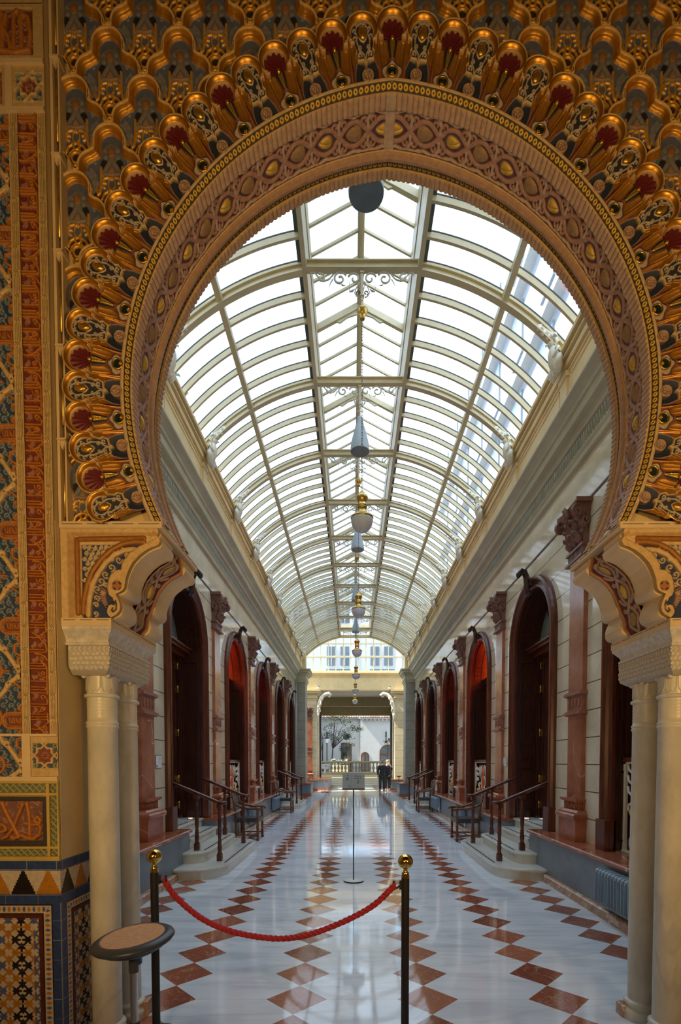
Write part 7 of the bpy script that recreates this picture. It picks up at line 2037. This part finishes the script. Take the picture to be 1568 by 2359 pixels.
# ------------------------------------------------------------------ two men talking at the far end
def skin_body(name, joints, edges, mat, parent, sub_=2, root=0):
    me = bpy.data.meshes.new(name); me.from_pydata([j[0] for j in joints], edges, []); me.update()
    o = bpy.data.objects.new(name, me); col.objects.link(o); par(o, parent)
    me.materials.append(mat)
    m_ = o.modifiers.new('skin', 'SKIN'); m_.use_smooth_shade = True; m_.branch_smoothing = .6
    for v, j in zip(me.skin_vertices[0].data, joints): v.radius = j[1]
    me.skin_vertices[0].data[root].use_root = True
    s_ = o.modifiers.new('sub', 'SUBSURF'); s_.levels = sub_; s_.render_levels = sub_
    return o
def man(x, y, rz, pose, lab, h=1.0, bald=False):
    t = thing('person', lab, 'person', (x, y, 0), rz)       # faces local -y
    J = {}
    J['pel'] = ((0, 0, .95), (.14, .10)); J['wst'] = ((0, 0, 1.08), (.145, .11)); J['chs'] = ((0, .01, 1.30), (.17, .125)); J['nek'] = ((0, .005, 1.475), (.060, .060)); J['hd0'] = ((0, -.015, 1.55), (.062, .070)); J['hd1'] = ((0, -.012, 1.64), (.078, .095)); J['hd2'] = ((0, 0, 1.71), (.066, .080))
    for s, q in ((1, 'l'), (-1, 'r')):
        J['sh'+q] = ((s*.185, .01, 1.40), (.068, .068)); 
        el, wr, hn = pose[q]
        J['el'+q] = (el, (.050, .050)); J['wr'+q] = (wr, (.030, .034)); J['hn'+q] = (hn, (.038, .022))
        J['hp'+q] = ((s*.095, 0, .90), (.080, .085)); J['kn'+q] = ((s*.105, -.015, .50), (.070, .072)); J['an'+q] = ((s*.11, .015, .095), (.045, .048)); J['ft'+q] = ((s*.12, -.14, .045), (.042, .030))
    K = list(J); I = {k: i for i, k in enumerate(K)}
    E = [('pel', 'wst'), ('wst', 'chs'), ('chs', 'nek'), ('nek', 'hd0'), ('hd0', 'hd1'), ('hd1', 'hd2')]
    for q in 'lr': E += [('chs', 'sh'+q), ('sh'+q, 'el'+q), ('el'+q, 'wr'+q), ('wr'+q, 'hn'+q), ('pel', 'hp'+q), ('hp'+q, 'kn'+q), ('kn'+q, 'an'+q), ('an'+q, 'ft'+q)]
    skin_body('body', [J[k] for k in K], [(I[a], I[b]) for a, b in E], M['skin'], t)
    # fingers rooted in the palm
    for s, q in ((1, 'l'), (-1, 'r')):
        wr, hn = Vector(J['wr'+q][0]), Vector(J['hn'+q][0]); d = (hn-wr).normalized(); sd = d.cross(Vector((0, 1, .3))).normalized()
        for i in range(4):
            b = MB(); o0 = hn+sd*(i-1.5)*.019; L = (.062, .072, .068, .054)[i]; b.tube([o0, o0+d*L*.55+Vector((0, -.006, 0)), o0+d*L*.9+Vector((0, -.022, 0))], [.010, .009, .007], 6); b.build('finger', M['skin'], t)
        b = MB(); o0 = wr+d*.03; b.tube([o0, o0+sd*.035*s+d*.02, o0+sd*.045*s+d*.05], [.012, .011, .008], 6); b.build('thumb', M['skin'], t)
    # jacket
    G = {}
    for k, f in (('pel', 1.18), ('wst', 1.2), ('chs', 1.16)): G[k] = (J[k][0], tuple(r*f for r in J[k][1]))
    G['hem'] = ((0, 0, .84), (.195, .145)); G['hm2'] = ((0, 0, .74), (.19, .14)); G['nk'] = ((0, .01, 1.43), (.10, .085))
    for q in 'lr':
        G['sh'+q] = (J['sh'+q][0], (.082, .082)); G['el'+q] = (J['el'+q][0], (.064, .064)); a_, b_ = Vector(J['el'+q][0]), Vector(J['wr'+q][0]); G['cf'+q] = (tuple(a_.lerp(b_, .92)), (.052, .052))
    K = list(G); I = {k: i for i, k in enumerate(K)}
    E = [('pel', 'wst'), ('pel', 'hem'), ('hem', 'hm2'), ('wst', 'chs'), ('chs', 'nk')]+[(a+q, b+q) for q in 'lr' for a, b in (('sh', 'el'), ('el', 'cf'))]+[('chs', 'sh'+q) for q in 'lr']
    skin_body('jacket', [G[k] for k in K], [(I[a], I[b]) for a, b in E], M['suit'], t)
    # trousers
    G = {'pel': ((0, 0, .96), (.165, .13))}
    for s, q in ((1, 'l'), (-1, 'r')): G['hp'+q] = ((s*.095, 0, .84), (.115, .118)); G['kn'+q] = ((s*.105, -.01, .50), (.088, .092)); G['cf'+q] = ((s*.11, .012, .09), (.075, .085))
    K = list(G); I = {k: i for i, k in enumerate(K)}
    skin_body('trousers', [G[k] for k in K], [(I[a], I[b]) for q in 'lr' for a, b in (('pel', 'hp'+q), ('hp'+q, 'kn'+q), ('kn'+q, 'cf'+q))], M['trouser'], t)
    for s in (1, -1):
        b = MB(); b.ball((s*.115, -.06, .045), (.048, .14, .045), 12, 8); b.build('shoe', M['shoe'], t)
    # face, ears, hair, collar
    b = MB(); b.tube([(0, -.100, 1.655), (0, -.125, 1.615), (0, -.112, 1.605)], [.008, .014, .008], 6); b.build('nose', M['skin'], t)
    b = MB(); b.tube([(-.022, -.098, 1.575), (0, -.103, 1.573), (.022, -.098, 1.575)], .005, 5); b.build('mouth', M['shell_red'], t)
    for s in (1, -1):
        b = MB(); b.ball((s*.030, -.088, 1.645), (.013, .008, .008), 8, 6); b.build('eye', M['shoe'], t)
        b = MB(); b.ball((s*.080, .005, 1.625), (.012, .022, .032), 8, 6); b.build('ear', M['skin'], t)
    b = MB()
    if bald:
        b.ball((0, .025, 1.655), (.088, .085, .070), 14, 10)
        for s in (1, -1): b.ball((s*.070, .0, 1.66), (.020, .05, .035), 8, 6)
    else:
        b.ball((0, .018, 1.690), (.090, .098, .085), 16, 10); b.ball((0, .040, 1.63), (.084, .075, .085), 14, 8)
    b.build('hair', M['grey_hair'], t)
    b = MB(); b.lathe([(.072, 1.44), (.068, 1.485), (.060, 1.488)], (0, .0, 0), 14); b.build('collar', M['shirt'], t)
    t.scale = (h, h, h)
    return t
man(1.60, 27.15, PI+.15, {'l': ((.235, .04, 1.12), (.24, .02, .86), (.24, .0, .78)), 'r': ((-.25, -.06, 1.16), (-.20, -.24, 1.30), (-.16, -.31, 1.35))}, 'grey haired man in a dark suit standing with his back to us', .985)
man(1.93, 27.72, .25, {'l': ((.25, -.02, 1.14), (.15, -.18, 1.34), (.08, -.16, 1.48)), 'r': ((-.22, -.05, 1.15), (-.24, -.12, .90), (-.24, -.14, .81))}, 'balding man in a dark suit facing us with a hand raised to his chin', 1.0, True)
# ------------------------------------------------------------------ camera, light, world
cam = bpy.data.cameras.new('camera'); co = bpy.data.objects.new('camera', cam); col.objects.link(co)
fpx, th = 1150.0, math.radians(2.0)
cam.sensor_fit = 'VERTICAL'; cam.sensor_height = 24.0; cam.lens = fpx/2359*24.0
cam.clip_start = .05; cam.clip_end = 300
CXp, CYp = 812.0, 1755+fpx*math.tan(th)
cam.shift_x = (784-CXp)/2359; cam.shift_y = (CYp-1179.5)/2359
co.location = (0, 0, 1.6); co.rotation_euler = (PI/2-th, 0, 0)
sc.camera = co
w = bpy.data.worlds.new('world'); sc.world = w; w.use_nodes = True; nt = w.node_tree; bg = nt.nodes['Background']
tc = nt.nodes.new('ShaderNodeTexCoord'); sp = nt.nodes.new('ShaderNodeSeparateXYZ'); nt.links.new(tc.outputs['Generated'], sp.inputs[0])
nt.links.new(ramp(nt, sp.outputs[2], [(0, (.72, .85, 1)), (.5, (.66, .82, 1)), (1, (.62, .80, 1))]), bg.inputs[0])
bg.inputs['Strength'].default_value = 2.55
def lamp(name, typ, loc, e, c, rot=None, **k):
    l = bpy.data.lights.new(name, typ); l.energy = e; l.color = c
    for a, b in k.items(): setattr(l, a, b)
    o = bpy.data.objects.new(name, l); col.objects.link(o); o.location = loc
    if rot: o.rotation_euler = rot
    return o
def aim(a, b): return (Vector(b)-Vector(a)).to_track_quat('-Z', 'Y').to_euler()
for a, b in (((-1.15, -.5, 2.0), (-1.0, 2.7, 2.75)), ((1.75, -.4, 2.0), (1.5, 2.7, 2.75))):
    lamp('room_lamp', 'SPOT', a, 135, (1, .61, .23), aim(a, b), spot_size=math.radians(112), spot_blend=.8, shadow_soft_size=.22)
lamp('room_lamp', 'AREA', (.2, -2.5, 3.6), 8, (1, .70, .38), (math.radians(60), 0, 0), size=1.2)
s_ = lamp('sun', 'SUN', (0, 0, 20), 9.0, (1, .90, .72), None, angle=.01)
s_.rotation_euler = Vector((.62, .10, -.78)).to_track_quat('-Z', 'Y').to_euler()
sc.view_settings.view_transform = 'Standard'; sc.view_settings.look = 'None'; sc.view_settings.exposure = 0.56; sc.view_settings.gamma = 1.0
sc.view_settings.use_curve_mapping = False
sc.cycles.max_bounces = 7; sc.cycles.diffuse_bounces = 4; sc.cycles.glossy_bounces = 4; sc.cycles.transparent_max_bounces = 12
sc.cycles.caustics_reflective = False; sc.cycles.caustics_refractive = False; sc.cycles.use_denoising = True
